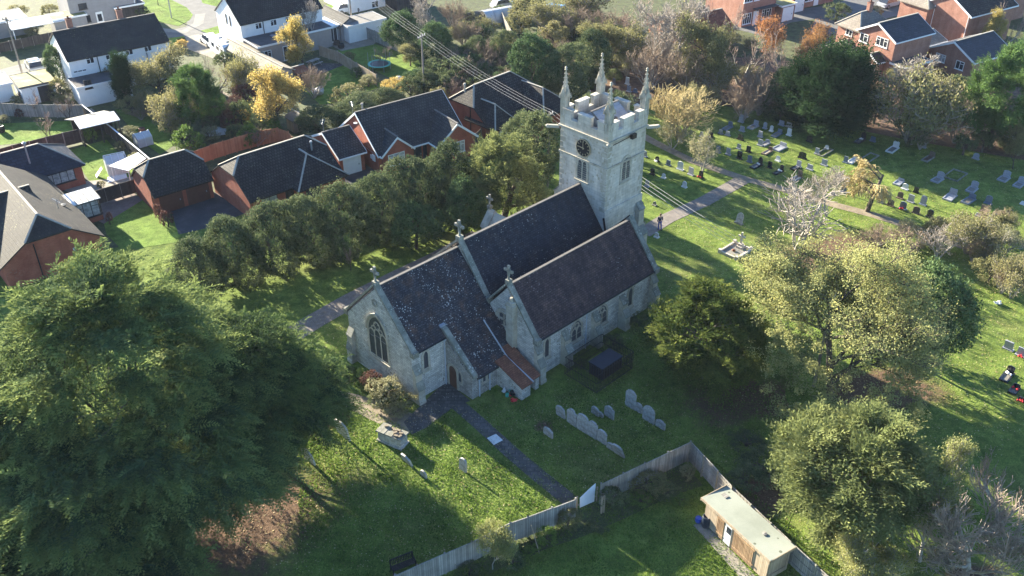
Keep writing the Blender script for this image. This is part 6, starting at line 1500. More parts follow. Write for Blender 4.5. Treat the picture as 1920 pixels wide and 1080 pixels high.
# graves beyond the church
GG, GB, GBL, MW, BR = 'granite_grey', 'granite_black', 'granite_blue', 'marble_white', 'brown_headstone'
gr = [
 (1389, 229, 'square', .7, .95, GG, 'tall light grey stone at the top left corner of the sunlit graves', {}), (1398, 219, 'square', .6, .8, GG, 'grey stone at the very back edge behind the sunlit graves', {}),
 (1417, 236, 'square', .9, .7, GG, 'wide grey stone with flat kerbed slab at the back', dict(kerb=1.7)), (1369, 238, 'ogee', .8, .7, GBL, 'grey stone with long slab nearest the tan bush', dict(kerb=1.7)),
 (1391, 246, 'square', .7, .6, GG, 'square grey stone in front of the slab grave at the back', {}), (1351, 251, 'square', .6, .5, GBL, 'small bluish stone beside the tan bush', {}), (1364, 254, 'square', .65, .5, GG, 'small grey stone right of the bluish one by the tan bush', {}),
 (1388, 262, 'ogee', .85, .65, GB, 'wide black stone in the upper left of the sunlit graves', {}), (1425, 257, 'square', .65, .75, GG, 'light grey stone right of the upper black one', {}), (1425, 273, 'square', .7, .75, GG, 'grey stone beside the grey edged kerb', {}),
 (1439, 268, 'ogee', .8, .4, GG, 'low grey grave with kerb and pale filling', dict(kerb=1.5)), (1434, 241, 'round', .55, .8, GG, 'narrow round stone near the back row', {}), (1446, 246, 'round', .5, .7, MW, 'little white stone near the back row', {}),
 (1462, 250, 'square', .8, .5, GBL, 'dark blue grey grave with long kerb at the back', dict(kerb=1.9)), (1479, 254, 'square', .65, .9, MW, 'whitish tall stone at the right of the back row', {}), (1465, 235, 'square', .8, .6, GG, 'grey stone in shade under the very dark yew', {}), (1479, 238, 'square', .8, .55, 'ashlar', 'sandy stone in shade under the very dark yew', {}),
 (1517, 266, 'ogee', .85, .75, GB, 'black stone on the shade line below the very dark yew', {}), (1531, 289, 'square', .55, .75, GG, 'small light stone right of centre among the sunlit graves', {}), (1504, 297, 'ogee', 1.05, .75, GB, 'broadest black stone in the middle of the sunlit graves', {}),
 (1468, 275, 'square', 1.2, .5, GG, 'large light grey double grave with wide slab', dict(kerb=2.0, infill=GG)), (1444, 283, 'square', .7, .5, BR, 'brown stone with pale slab left of the large double grave', dict(kerb=1.8, infill='ashlar')),
 (1385, 279, 'square', .55, .55, GG, 'small grey stone below the upper black one', {}), (1403, 285, 'square', .65, .7, GB, 'small square black stone in the centre left', {}), (1386, 298, 'square', .75, .95, GB, 'tall square black stone in the centre left', {}), (1405, 304, 'square', .65, .75, GBL, 'blue grey stone right of the tall black one', {}),
 (1425, 309, 'point', .75, .95, GB, 'black arched stone with decorated black kerb', dict(kerb=1.8, flower='flower_white')), (1458, 302, 'worn', .6, .6, MW, 'short rough white stone', {}), (1443, 315, 'square', .6, .75, GB, 'black stone between the two decorated kerbs', {}), (1465, 321, 'ogee', .6, .75, GB, 'black stone with narrow decorated kerb', dict(kerb=1.6, flower='flower_white')),
 (1497, 313, 'square', .75, .75, GG, 'grey stone with black edged kerb near the path', dict(kerb=1.5, flat_=GB)), (1499, 332, 'square', .75, .8, BR, 'brown stone nearest the path end', dict(kerb=1.6, flat_=GG)), (1346, 286, 'square', .65, .8, GBL, 'dark grey stone behind the thin greyish tree', {}), (1365, 290, 'square', .65, .8, GG, 'grey stone right of the thin greyish tree', {}),
 (1315, 256, 'round', .5, .6, GG, 'dim grey stone left of the thin greyish tree', {}), (1312, 269, 'round', .6, .6, GG, 'second dim grey stone left of the thin greyish tree', {}), (1333, 256, 'square', .7, .5, GB, 'dark stone with kerb at the foot of the tan bush', dict(kerb=1.4)),
 (1274, 266, 'round', .6, .5, GG, 'pale low stone on the path side behind the tower', {}), (1275, 318, 'round', .85, 1.0, MW, 'white round stone on the shaded grass right of the tower', {}), (1295, 328, 'square', .75, .9, GG, 'grey stone next to the white round one on shaded grass', {}), (1314, 333, 'ogee', .65, .8, GB, 'black stone with red flowers on shaded grass', dict(flower='flower_red')),
 (1283, 351, 'worn', .6, .7, MW, 'small white stone alone on the shaded grass', {}), (1244, 334, 'round', .5, .5, MW, 'little whitish stone close to the tower', {}), (1232, 303, 'round', .6, .6, GB, 'black stone with white flowers close to the tower', dict(flower='flower_white')), (1223, 327, 'ogee', .6, .7, GB, 'black stone below the flowered one close to the tower', {}),
 (1209, 294, 'square', .6, .7, GBL, 'dark blue stone against the tower edge', {}), (1253, 310, 'square', .6, .6, GBL, 'dark stone between the tower and the white round stone', {}), (1213, 350, 'square', .55, .7, GG, 'dim grey stone at the tower foot', {}), (1227, 385, 'round', .45, .4, 'coping_stone', 'tiny mossy stone above the standing person', {}),
 (1231, 445, 'worn', .5, .5, MW, 'tiny pale stone just below the standing person', {}), (1385, 419, 'point', .9, 1.2, WS, 'lone big leaning weathered stone in the shaded grass', dict(tilt=.2)),
 (1518, 318, 'square', .8, .6, GG, 'light grey stone behind the hazy bare crown', {}), (1545, 310, 'square', .8, .7, GG, 'pale grey stone above the hazy bare crown', {}), (1550, 279, 'worn', .5, .4, MW, 'tiny white stone in the shade right of the broad black one', {}),
 (1585, 305, 'square', .6, .75, GBL, 'dark blue stone left of the white slab grave', {}), (1604, 299, 'square', .8, .3, MW, 'white slab grave above the weeping tree', dict(kerb=1.8, infill=MW)), (1618, 262, 'shoulder', .8, 1.0, GB, 'shiny black memorial with black kerb in deep shade', dict(kerb=1.8, flower='flower_white')),
 (1636, 265, 'square', .7, .55, GBL, 'blue grey stone next to the shiny black memorial', {}), (1679, 277, 'book', 1.0, .8, MW, 'white open book stone with long kerb in the shade', dict(kerb=2.2)), (1732, 277, 'round', .5, .55, GG, 'small grey stone alone in deep shade', {}), (1747, 294, 'square', .9, .6, BR, 'brown grave with pale kerb in deep shade', dict(kerb=2.2, flat_='coping_stone', infill='leaf_litter')),
 (1829, 298, 'round', .8, .7, GG, 'grey round stone in the shade under the big pine', {}), (1762, 335, 'ogee', 1.05, .85, GG, 'grey stone with kerb at the lit edge right of the weeping tree', dict(kerb=1.6)), (1886, 333, 'ogee', 1.1, .85, GG, 'light grey stone with open kerb near the right edge', dict(kerb=1.6)), (1914, 344, 'ogee', 1., .8, GG, 'grey stone with kerb cut by the right edge', dict(kerb=1.6)),
 (1826, 353, 'ogee', 1.05, .85, GG, 'grey stone with shallow kerb on the lit grass', dict(kerb=1.6)), (1786, 366, 'square', 1.1, .75, GG, 'grey stone with broad grey slab on the lit grass', dict(kerb=2., infill=GG)), (1822, 373, 'ogee', 1., .6, GBL, 'dark grey stone with reddish filled kerb', dict(kerb=2., infill='path_soil')), (1852, 382, 'round', .8, .95, GBL, 'blue grey arched stone right of the reddish kerb', {}),
 (1843, 397, 'square', .7, .75, BR, 'brown grey stone below the arched one', {}), (1893, 398, 'worn', .6, .35, GB, 'low black stone far right on the lit grass', {}), (1865, 406, 'worn', .6, .3, MW, 'low white stone far right on the lit grass', {}), (1917, 383, 'worn', .5, .3, MW, 'white stone on the right picture edge', {}),
 (1581, 361, 'round', .75, .95, GBL, 'dark arched stone left of the weeping tree', {}), (1576, 337, 'square', .7, .8, BR, 'dark stone further left behind the weeping tree', {}), (1696, 355, 'worn', .75, .65, MW, 'white rough stone right of the weeping tree', {}), (1717, 361, 'square', .6, .6, GB, 'small square black stone right of the white rough one', {}),
 (1707, 379, 'square', .75, .85, GG, 'light grey stone next to the tall blue black arch', {}), (1730, 384, 'round', .75, 1.05, GBL, 'tall blue black arched stone', {}), (1687, 372, 'round', .7, .75, BR, 'brown stone right of the weeping trunk', {}), (1692, 392, 'round', .8, .85, GBL, 'dark grey stone with flowers above the path', dict(flower='flower_red')),
 (1717, 400, 'ogee', .8, .75, BR, 'brown black stone just above the path', {}), (1743, 407, 'ogee', .75, .8, GB, 'black stone at the right end of the row above the path', {}), (1669, 386, 'worn', .8, .7, BR, 'rough brown stone behind the weeping trunk', {}), (1651, 380, 'round', .6, .75, GBL, 'dark stone directly left of the weeping trunk', {}),
 (1689, 340, 'square', .9, .3, GG, 'flat dark slab grave behind the weeping tree', dict(kerb=1.6, infill=GG)), (1833, 405, 'worn', .5, .3, GG, 'tiny grey stone beside the brown grey one', {}), (1890, 655, 'square', .85, .95, GG, 'leaning light stone on the lit grass at the right', dict(tilt=-.25)), (1914, 668, 'square', .9, .8, GG, 'white grey stone with red flowers on the right edge', dict(flower='flower_red')),
 (1893, 700, 'ogee', .8, .7, GB, 'black grave with pale ornaments at the right edge', dict(kerb=1.8, flower='flower_white')), (1905, 728, 'worn', .7, .4, GB, 'low grave covered in red flowers at the right edge', dict(flower='flower_red', kerb=1.2)), (1915, 752, 'worn', .6, .3, GB, 'lowest flowered grave at the right edge', dict(flower='flower_red')),
 (1104, 181, 'square', .6, .85, GG, 'dim stone between the left and middle pinnacles', {}), (1082, 193, 'square', .6, .85, GG, 'grey stone just right of the left pinnacle', {}), (1176, 158, 'square', .7, 1., MW, 'white stone between the far and right pinnacles', {}), (1179, 172, 'square', .7, .8, GG, 'pale stone below the white one between the pinnacles', {}),
 (1191, 173, 'worn', .7, .5, GBL, 'bluish low stone left of the right pinnacle', {}), (1221, 168, 'square', .7, .9, GG, 'bluish white stone just right of the right pinnacle', {}), (1151, 158, 'square', .5, .8, GBL, 'dark stone right of the far pinnacle', {})]
for px, py, k, w, h, mt, lab, kw in gr:
    if 'kerb' in kw: kw['kerb'] *= .8; w *= .85
    headstone(px, py, k, w*.8, h*.88, mt, lab, **kw)
for px, py, L1, w1, lab in [(1801, 322, 2.6, 1.6, 'empty stone kerb rectangle on shaded grass'), (1556, 280, 2.4, .9, 'thin pale kerb line in the shade'), (1640, 290, 2.4, 1.1, 'sunken kerb near the white open book stone')]:
    m = MB(); m.box(0, L1, -w1/2, -w1/2+.1, 0, .14); m.box(0, L1, w1/2-.1, w1/2, 0, .14); m.box(0, .1, -w1/2+.1, w1/2-.1, 0, .14); m.box(L1-.1, L1, -w1/2+.1, w1/2-.1, 0, .14)
    o = m.build('grave_kerb', 'coping_stone'); o.location = wpos(px, py); o.rotation_euler = (0, 0, CH_ROT+PI); tag(o, lab, 'kerb')
# white cross on a stepped base inside a square kerb
cg_ = thing('cross_grave', 'square stone kerbed grave with a white stone cross', 'grave', wpos(1379, 472), CH_ROT)
m = MB(); a, b_ = 1.25, 1.0
m.box(-a, a, -b_, -b_+.16, 0, .25); m.box(-a, a, b_-.16, b_, 0, .25); m.box(-a, -a+.16, -b_+.16, b_-.16, 0, .25); m.box(a-.16, a, -b_+.16, b_-.16, 0, .25)
for x in (-a+.08, a-.08):
    for y in (-b_+.08, b_-.08): m.box(x-.14, x+.14, y-.14, y+.14, 0, .4)
m.build('kerb', 'tower_stone', cg_); m = MB(); m.box(-a+.16, a-.16, -b_+.16, b_-.16, 0, .12); m.build('infill', 'chippings', cg_)
m = MB(); m.box(.45, 1.05, -.3, .3, .12, .35); m.box(.55, .95, -.2, .2, .35, .6); m.box(.68, .82, -.08, .08, .6, 1.75); m.box(.69, .81, -.35, .35, 1.25, 1.4); m.build('cross', 'tower_stone', cg_)
m = MB(); m.rev((-.2, .1, .12), [(.1, 0), (.2, .1), (.1, .2)], 8); m.build('flowers', 'rust_leaves', cg_)
# ------------------------------------------------------------------ things by the church
tk = thing('tank', 'dark blue slatted tank standing inside the black wire cage', 'tank', wpos(1128, 716), CH_ROT)
m = MB(); m.box(0, 2.3, 0, 1.3, .15, 1.15); m.box(-.06, 2.36, -.06, 1.36, 1.15, 1.24); m.build('body', 'dark_blue_plastic', tk)
m = MB()
for i in range(8): m.box(.1+i*.29, .22+i*.29, -.05, 0, .2, 1.1)
for i in range(5): m.box(-.05, 0, .1+i*.25, .2+i*.25, .2, 1.1)
m.build('ribs', 'black_metal', tk)
cgf = thing('cage', 'square black wire cage on the dark grass beside the aisle', 'cage', wpos(1118, 738), CH_ROT)
for a0, a1, b0, b1 in ((0, 4.2, 0, 0), (0, 4.2, 3.2, 3.2), (0, 0, 0, 3.2), (4.2, 4.2, 0, 3.2)):
    m = MB(); n = 28 if a0 != a1 else 21
    for i in range(n+1): x = a0+(a1-a0)*i/n; y = b0+(b1-b0)*i/n; m.box(x-.012, x+.012, y-.012, y+.012, 0, 1.7)
    for z in (.1, .9, 1.66): m.beam((a0, b0, z), (a1, b1, z), .03, .03)
    m.build('mesh_side', 'black_metal', cgf)
def lump(name, label, cat, px, py, r, h, mat, seed):
    rg = np.random.default_rng(seed); bm = bmesh.new(); bmesh.ops.create_icosphere(bm, subdivisions=2, radius=1)
    for v in bm.verts:
        k = 1+.22*math.sin(v.co.x*4+seed)+.18*math.sin(v.co.y*5+v.co.z*3+seed*2); v.co = Vector((v.co.x*r*k, v.co.y*r*.8*k, max(0, (v.co.z*.5+.5)*h*k)))
    me = bpy.data.meshes.new(name); bm.to_mesh(me); bm.free(); me.materials.append(MATS[mat]); o = bpy.data.objects.new(name, me); COL.objects.link(o); o.location = wpos(px, py); return tag(o, label, cat)
lump('plastic_bag', 'small white plastic bag in the corner by the red tiled store', 'bag', 945, 736, .2, .35, 'white_board', 1)
lump('rubbish_bag', 'black bag against the red tiled store wall', 'bag', 962, 741, .32, .4, 'black_metal', 2)
lump('rubbish_bag', 'red bag lying on the grass before the red tiled store', 'bag', 963, 752, .28, .25, 'red_plastic', 3)
wc = thing('watering_can', 'green watering can between white and black bags', 'watering can', wpos(951, 743), 1.0)
m = MB(); m.rev((0, 0, 0), [(.13, 0), (.14, .25), (.08, .28)], 10); m.tube((.1, 0, .08), (.38, 0, .33), .03, .02, 6); m.cone((.39, 0), .03, .07, .3, .36, 8); m.build('body', 'green_plastic', wc)
m = MB(); m.path([(-.12, 0, .08), (-.24, 0, .22), (-.1, 0, .33), (.05, 0, .29)], .018, 5); m.build('handle', 'green_plastic', wc)
m = MB(); k = 14
for i in range(k): a0, a1 = 2*PI*i/k, 2*PI*(i+1)/k; m.tube((.18*math.cos(a0), .18*math.sin(a0), .1), (.18*math.cos(a1), .18*math.sin(a1), .1), .05, .05, 5)
o = m.build('wreath', 'red_plastic'); o.location = wpos(957, 741); tag(o, 'pink red ring wreath beside the black bag', 'wreath')
for i, (px, py, mt, lab) in enumerate([(1846, 482, 'black_metal', 'grey black sheeting in the thicket'), (1870, 570, 'marble_white', 'small white lump at the right edge of the grass')]): lump('tarpaulin' if i == 0 else 'stone_block', lab, 'sheet' if i == 0 else 'stone', px, py, .8 if i == 0 else .3, .3, mt, 5+i)
lump('tarpaulin', 'crumpled grey plastic tarpaulin behind the orange brown fence', 'sheet', 408, 250, 1.6, .6, 'polythene', 9)
lump('water_tank', 'round white tank beside the garden shed', 'tank', 597, 178, .75, 1.0, 'polythene', 12)
lump('garden_sheet', 'blue sheet behind the end bungalow', 'sheet', 838, 182, 1.1, .3, 'blue_sheet', 14)
lump('garden_sheet', 'pale sheet on the shrubs beyond the trampoline', 'sheet', 752, 150, 1.0, .4, 'polythene', 15)
lump('garden_sheet', 'blue pool cover at the top edge', 'sheet', 1040, 14, 1.6, .5, 'blue_sheet', 16)
lump('garden_sheet', 'white dome cover in the gardens right of the tall grey tree', 'sheet', 1357, 62, 1.1, .6, 'polythene', 17)
# fallen limbs
def limb(px, py, seed, L_, mat, lab, rz):
    segs, _ = grow(seed, L_*.35, L_, .06, 3, (5, 4, 3), .5, .15)
    me = tubes_mesh('fallen_branch', segs, mat, 4, .012); o = bpy.data.objects.new('fallen_branch', me); COL.objects.link(o)
    w = G(px, py); o.location = (w.x, w.y, .25); o.rotation_euler = (math.radians(78), 0, rz); tag(o, lab, 'branch')
limb(1290, 705, 3, 2.6, 'twig_grey', 'bare white dead branch sticking out low on the dark round yew', 1.2)
limb(1470, 430, 4, 2.2, 'twig_grey', 'bare grey branch lying left of the wide leafless tree', 1.5)
# person on the path
def skinned(name, J, E, mat, parent=None, sub=1):
    """J: joints (x,y,z,r); E: edges"""
    me = bpy.data.meshes.new(name); me.from_pydata([j[:3] for j in J], E, []); o = bpy.data.objects.new(name, me); COL.objects.link(o)
    md = o.modifiers.new('skin', 'SKIN'); sm = o.modifiers.new('sub', 'SUBSURF'); sm.levels = sm.render_levels = sub; md.use_smooth_shade = True
    for i, j in enumerate(J): me.skin_vertices[0].data[i].radius = (j[3], j[3]*(j[4] if len(j) > 4 else 1))
    me.skin_vertices[0].data[0].use_root = True
    dg = bpy.context.evaluated_depsgraph_get(); me2 = bpy.data.meshes.new_from_object(o.evaluated_get(dg)); me2.name = name
    o.modifiers.clear(); o.data = me2; me2.materials.clear(); me2.materials.append(MATS[mat])
    if parent: o.parent = parent
    return o
pr_ = thing('person', 'person in a dark navy jacket and blue jeans standing on the churchyard path', 'person', wpos(1236, 431), math.radians(200))
J = [(0, 0, .95, .13, .8), (0, 0, 1.15, .12, .75), (0, .01, 1.36, .145, .7), (0, .01, 1.5, .055), (0, -.01, 1.60, .085), (0, -.01, 1.72, .075),
     (.09, 0, .88, .085), (.10, -.04, .5, .06), (.10, .02, .09, .042), (.11, -.13, .04, .035), (-.09, 0, .88, .085), (-.11, .10, .5, .06), (-.11, .2, .1, .042), (-.12, .06, .04, .035),
     (.19, .01, 1.40, .055), (.25, .04, 1.14, .042), (.22, -.12, .92, .03), (.21, -.2, .86, .035), (-.19, .01, 1.40, .055), (-.26, .03, 1.14, .042), (-.24, -.10, .92, .03), (-.23, -.17, .86, .035)]
Ed = [(0, 1), (1, 2), (2, 3), (3, 4), (4, 5), (0, 6), (6, 7), (7, 8), (8, 9), (0, 10), (10, 11), (11, 12), (12, 13), (2, 14), (14, 15), (15, 16), (16, 17), (2, 18), (18, 19), (19, 20), (20, 21)]
skinned('body', J, Ed, 'skin', pr_)
def sub(ids, grow_, ed): mp_ = {k: i for i, k in enumerate(ids)}; return [tuple([*J[k][:3], J[k][3]+grow_]+list(J[k][4:])) for k in ids], [(mp_[a], mp_[b]) for a, b in ed]
a, b = sub([0, 1, 2, 14, 15, 16, 18, 19, 20], .018, [(0, 1), (1, 2), (2, 14), (14, 15), (15, 16), (2, 18), (18, 19), (19, 20)]); skinned('jacket', a, b, 'jacket_navy', pr_)
a, b = sub([0, 6, 7, 8, 10, 11, 12], .012, [(0, 6), (6, 7), (7, 8), (0, 10), (10, 11), (11, 12)]); skinned('jeans', a, b, 'jeans', pr_)
m = MB(); m.rev((0, .015, 1.6), [(.06, -.04), (.1, .04), (.1, .12), (.06, .19), (.01, .2)], 10); m.build('hair', 'hair', pr_, True)
m = MB(); m.box(.07, .15, -.19, .05, 0, .07); m.build('shoe', 'dark_wood', pr_); m = MB(); m.box(-.16, -.08, -.0, .23, 0, .07); m.build('shoe', 'dark_wood', pr_)
# ------------------------------------------------------------------ poles and wires
def pole(name, label, px, py, ztop, pxt=None, cross=None, r=.13, lamp=False, mat='pole_wood', az=0, wz=None):
    loc = wpos(px, py) if wz is None else (lambda w: (w.x, w.y, 0))(G(px, py, wz))
    t = thing(name, label, 'pole', loc, math.radians(90-az))
    m = MB(); m.cone((0, 0), r, r*.65, 0, ztop, 10); m.build('post', mat, t)
    if cross:
        m = MB(); m.box(-.06, .06, -cross, cross, ztop-.45, ztop-.33); m.build('crossarm', mat, t)
        for y in (-cross+.06, -cross*.35, cross*.35, cross-.06): m = MB(); m.rev((0, y, ztop-.33), [(.03, 0), (.06, .05), (.03, .09), (.055, .13), (.02, .18)], 8); m.build('insulator', 'marble_white', t)
    return t
AZW = 120.
p1 = pole('utility_pole', 'wooden pole with crossarm between the back lawns carrying four wires', 790, 66, 8.2, cross=.75, az=AZW, wz=8.0)
p2 = pole('utility_pole', 'wooden pole with crossarm rising from the trees left of the tower', 1030, 215, 8.3, cross=.75, az=AZW, wz=8.0)
p3 = pole('utility_pole', 'wooden pole hidden inside the great yellow green tree', 1562, 560, 8.2, cross=.75, az=AZW, wz=8.0)
p0 = pole('utility_pole', 'dark wooden pole beside the grey garden room', 661, 57, 8.6, cross=.75, az=AZW)
def wires(a, b, label, offs=(-.69, -.26, .26, .69), sag=.5, za=8.1, zb=8.1, r=.008):
    A = Vector(a.location) if hasattr(a, 'location') else Vector(a); B = Vector(b.location) if hasattr(b, 'location') else Vector(b)
    d = (B-A).normalized(); n = Vector((-d.y, d.x, 0))
    for i, o in enumerate(offs):
        pts = []; k = 14
        for j in range(k+1): t = j/k; p = A.lerp(B, t)+n*o; p.z = za+(zb-za)*t-sag*4*t*(1-t); pts.append(p)
        m = MB(); m.path([tuple(p) for p in pts], r, 4); tag(m.build('overhead_wire', 'wire'), label, 'wire', 'overhead wires')
wires(p0, p1, 'one of four pale wires running in from the top to the pole between the lawns')
wires(p1, p2, 'one of four pale parallel wires over the end bungalow left of the tower')
wires(p2, p3, 'one of four pale parallel wires passing behind the tower towards the cross grave', sag=.9, r=.012)
pole('utility_pole', 'tall wooden pole in front of the mossy garage at the left', 49, 163, 9.0, cross=.8, az=30)
pole('street_lamp', 'thin grey lamp post on the green oval at the road', 322, 34, 8.5, r=.09, mat='grey_metal')
pole('sign_post', 'short dark post on the green oval', 297, 10, 1.2, r=.06, mat='dark_wood')
# lamp head for the street lamp is off the picture; keep a bracket
# ------------------------------------------------------------------ vehicles
def wheel(par, x, y, r=.31, w=.2):
    m = MB(); n = 16
    a = [(x+r*math.cos(2*PI*i/n), y-w/2, r+r*math.sin(2*PI*i/n)) for i in range(n)]; m.solid(a, (0, w, 0)); o = m.build('wheel', 'tyre', par)
    m = MB(); a = [(x+r*.6*math.cos(2*PI*i/n), y-w/2-.01, r+r*.6*math.sin(2*PI*i/n)) for i in range(n)]; m.solid(a, (0, w+.02, 0)); m.build('rim', 'grey_metal', o)
def car(label, px, py, az, mat, van=False, L_=4.2):
    t = thing('parked_car', label, 'car', wpos(px, py), math.radians(90-az)); W_ = .86
    def lift(p, w0, w1=None): return p
    low = [(-L_/2, .3), (-L_/2+.05, .75), (-L_/2+.5, .88), (-L_*.27, .92), (L_*.24, .92), (L_/2-.35, .78), (L_/2, .6), (L_/2, .3)]
    m = MB(); m.solid([(x, -W_, z) for x, z in low], (0, 2*W_, 0)); m.build('body', mat, t)
    top = [(-L_*.44, .9), (-L_*.34, 1.38), (-L_*.2, 1.46), (L_*.06, 1.45), (L_*.22, .9)] if not van else [(-L_*.49, .9), (-L_*.47, 1.9), (-L_*.2, 2.0), (L_*.2, 1.95), (L_*.34, .9)]
    k = .82 if not van else .93
    m = MB(); n = len(top)
    vs = [(x, -W_*(1 if z < 1 else k), z) for x, z in top]+[(x, W_*(1 if z < 1 else k), z) for x, z in top]
    m.add(vs, [tuple(range(n)), tuple(range(2*n-1, n-1, -1))]+[(i, (i+1) % n, n+(i+1) % n, n+i) for i in range(n)]); m.build('cabin', 'glass_dark' if not van else mat, t)
    if not van:
        m = MB(); z = 1.465; m.solid([(-L_*.33, -W_*k*.97, 1.4), (L_*.05, -W_*k*.97, 1.46), (L_*.05, W_*k*.97, 1.46), (-L_*.33, W_*k*.97, 1.4)], (0, 0, .03)); m.build('roof', mat, t)
    else: m = MB(); m.solid([(L_*.205, -W_*.85, 1.9), (L_*.335, -W_*.9, .98), (L_*.335, W_*.9, .98), (L_*.205, W_*.85, 1.9)], (.04, 0, .02)); m.build('windscreen', 'glass_dark', t)
    for y in (-W_*.7, W_*.7): m = MB(); m.box(L_/2-.06, L_/2+.02, y-.16, y+.16, .58, .7); m.build('headlight', 'marble_white', t)
    for x in (-L_*.31, L_*.31):
        for y in (-W_+.06, W_-.06): wheel(t, x, y)
    return t
car('silver car parked in the shade beside the ivy covered tree', 66, 130, 325, 'car_silver')
car('white car parked nose up beyond the caravan', 394, 82, 325, 'caravan_white')
car('white car at the top edge before the flat garages', 652, 22, 60, 'caravan_white')
car('pale car parked at the top above the polytunnel', 945, 14, 60, 'car_silver')
car('light car on the grey road at the top right', 1668, 12, 60, 'car_silver')
cvn = thing('caravan', 'white touring caravan on the drive of the white semi', 'caravan', wpos(424, 106), math.radians(90-325))
pf = [(-2.9, .45), (-3.0, 1.2), (-2.75, 2.2), (-2.4, 2.5), (2.3, 2.5), (2.75, 2.2), (3.05, 1.1), (2.95, .45)]
m = MB(); m.solid([(x, -1.1, z) for x, z in pf], (0, 2.2, 0)); m.build('body', 'caravan_white', cvn)
for x in (-1.9, -.3, 1.5):
    m = MB(); m.box(x-.45, x+.45, -1.12, 1.12, 1.25, 1.85); m.build('window', 'glass_dark', cvn)
for x, y in ((-1.4, 0), (.8, .2)): m = MB(); m.box(x-.3, x+.3, y-.3, y+.3, 2.5, 2.62); m.build('roof_hatch', 'grey_metal', cvn)
m = MB(); m.box(.2, .75, -1.13, -1.1, .55, 2.2); m.build('door', 'white_board', cvn)
wheel(cvn, 0, -1.0); wheel(cvn, 0, 1.0)
m = MB(); m.path([(2.95, -.5, .5), (4.0, 0, .5), (2.95, .5, .5)], .04, 5); m.build('drawbar', 'black_metal', cvn)
# garden things
tp = thing('trampoline', 'round trampoline with blue green rim on the lit lawn', 'trampoline', wpos(712, 130), 0)
m = MB(); m.rev((0, 0, .75), [(1.25, 0), (1.25, .02), (.01, .02)], 24); m.build('mat', 'black_metal', tp)
m = MB(); k = 24
for i in range(k): a0, a1 = 2*PI*i/k, 2*PI*(i+1)/k; m.beam((1.4*math.cos(a0), 1.4*math.sin(a0), .76), (1.4*math.cos(a1), 1.4*math.sin(a1), .76), .28, .05)
m.build('rim_pad', 'green_plastic', tp)
for i in range(6): a0 = PI/3*i; m = MB(); m.tube((1.45*math.cos(a0), 1.45*math.sin(a0), 0), (1.45*math.cos(a0), 1.45*math.sin(a0), 2.3), .03); m.build('leg', 'grey_metal', tp)
def picnic(label, px, py, rz):
    t = thing('picnic_table', label, 'table', wpos(px, py), rz)
    m = MB(); m.box(-.8, .8, -.35, .35, .7, .75); m.build('table_top', 'weathered_wood', t)
    for y in (-.75, .75): m = MB(); m.box(-.8, .8, y-.14, y+.14, .42, .46); m.build('seat', 'weathered_wood', t)
    for x in (-.55, .55): m = MB(); m.beam((x, -.8, 0), (x, -.1, .7), .05, .08); m.beam((x, .8, 0), (x, .1, .7), .05, .08); m.beam((x, -.75, .36), (x, .75, .36), .05, .07); m.build('leg', 'weathered_wood', t)
picnic('wooden picnic table below the white terrace extension', 176, 186, .4); picnic('pale picnic table in front of the taupe extension', 590, 122, .9)
for px, py, lab in [(640, 90, 'round dark kettle grill on the sunlit patio'), (632, 84, 'low round table on the sunlit patio')]:
    pot('garden_table' if 'table' in lab else 'barbecue', lab, 'table' if 'table' in lab else 'barbecue', px, py, .45, .6, 'dark_wood')
for px, py, lab, mt in [(4, 248, 'dark rounded compost bin on the lit lawn', 'black_metal'), (268, 252, 'brown barrel beside the cold frame', 'garage_brown'), (540, 386, 'green wheelie bin shape by the bungalow wall', 'green_plastic')]:
    pot('garden_bin', lab, 'bin', px, py, .4, .8, mt)
for px, py, lab in [(462, 388, 'first pale bin at the end of the dark driveway'), (452, 384, 'second pale bin at the end of the dark driveway')]: pot('garden_bin', lab, 'bin', px, py, .3, .9, 'granite_grey')
pot('table', 'round white table at the left edge by the mossy garage', 'table', 12, 182, .5, .7, 'marble_white')
pot('raised_pond', 'round brown planted ring in the gardens right of the dark tree', 'pond', 880, 66, 1.5, .8, 'pole_wood', 20)
# ------------------------------------------------------------------ ground litter and grass
def scatter(seed, n, polys, size, flat_=True):
    rg = np.random.default_rng(seed); out = []
    for pix, k in polys:
        P_ = np.array([[G(*p).x, G(*p).y] for p in pix]); mn, mx = P_.min(0), P_.max(0); c = 0; acc = []
        while c < n*k:
            q_ = rg.uniform(mn, mx, (int(n*k*1.5)+10, 2)); ins = np.zeros(len(q_), bool); j = len(P_)-1
            for i in range(len(P_)):
                xi, yi = P_[i]; xj, yj = P_[j]
                ins ^= ((yi > q_[:, 1]) != (yj > q_[:, 1])) & (q_[:, 0] < (xj-xi)*(q_[:, 1]-yi)/(yj-yi+1e-12)+xi); j = i
            acc.append(q_[ins]); c += ins.sum()
        out.append(np.concatenate(acc)[:int(n*k)])
    return rg, np.concatenate(out)
rg, xy = scatter(3, 16000, [([(500, 640), (640, 560), (660, 700), (760, 760), (1000, 760), (1240, 560), (1240, 440), (1400, 335), (1900, 470), (1920, 800), (1700, 1080), (1580, 1080), (1296, 826), (780, 1060), (500, 1080), (300, 900)], 1.), ([(1225, 270), (1340, 215), (1500, 225), (1920, 300), (1920, 480), (1500, 365)], .25)], .1)
C = np.column_stack([xy, np.full(len(xy), .035)])
nb = np.array([-v for v in (0, 0, -1.)])
me = quads_mesh('fallen_leaves', leaf_quads(rg, C, .11, nb, .45), rg.uniform(0, 1, len(C)), 'litter_leaves'); o = bpy.data.objects.new('fallen_leaves', me); COL.objects.link(o); tag(o, kind='stuff')
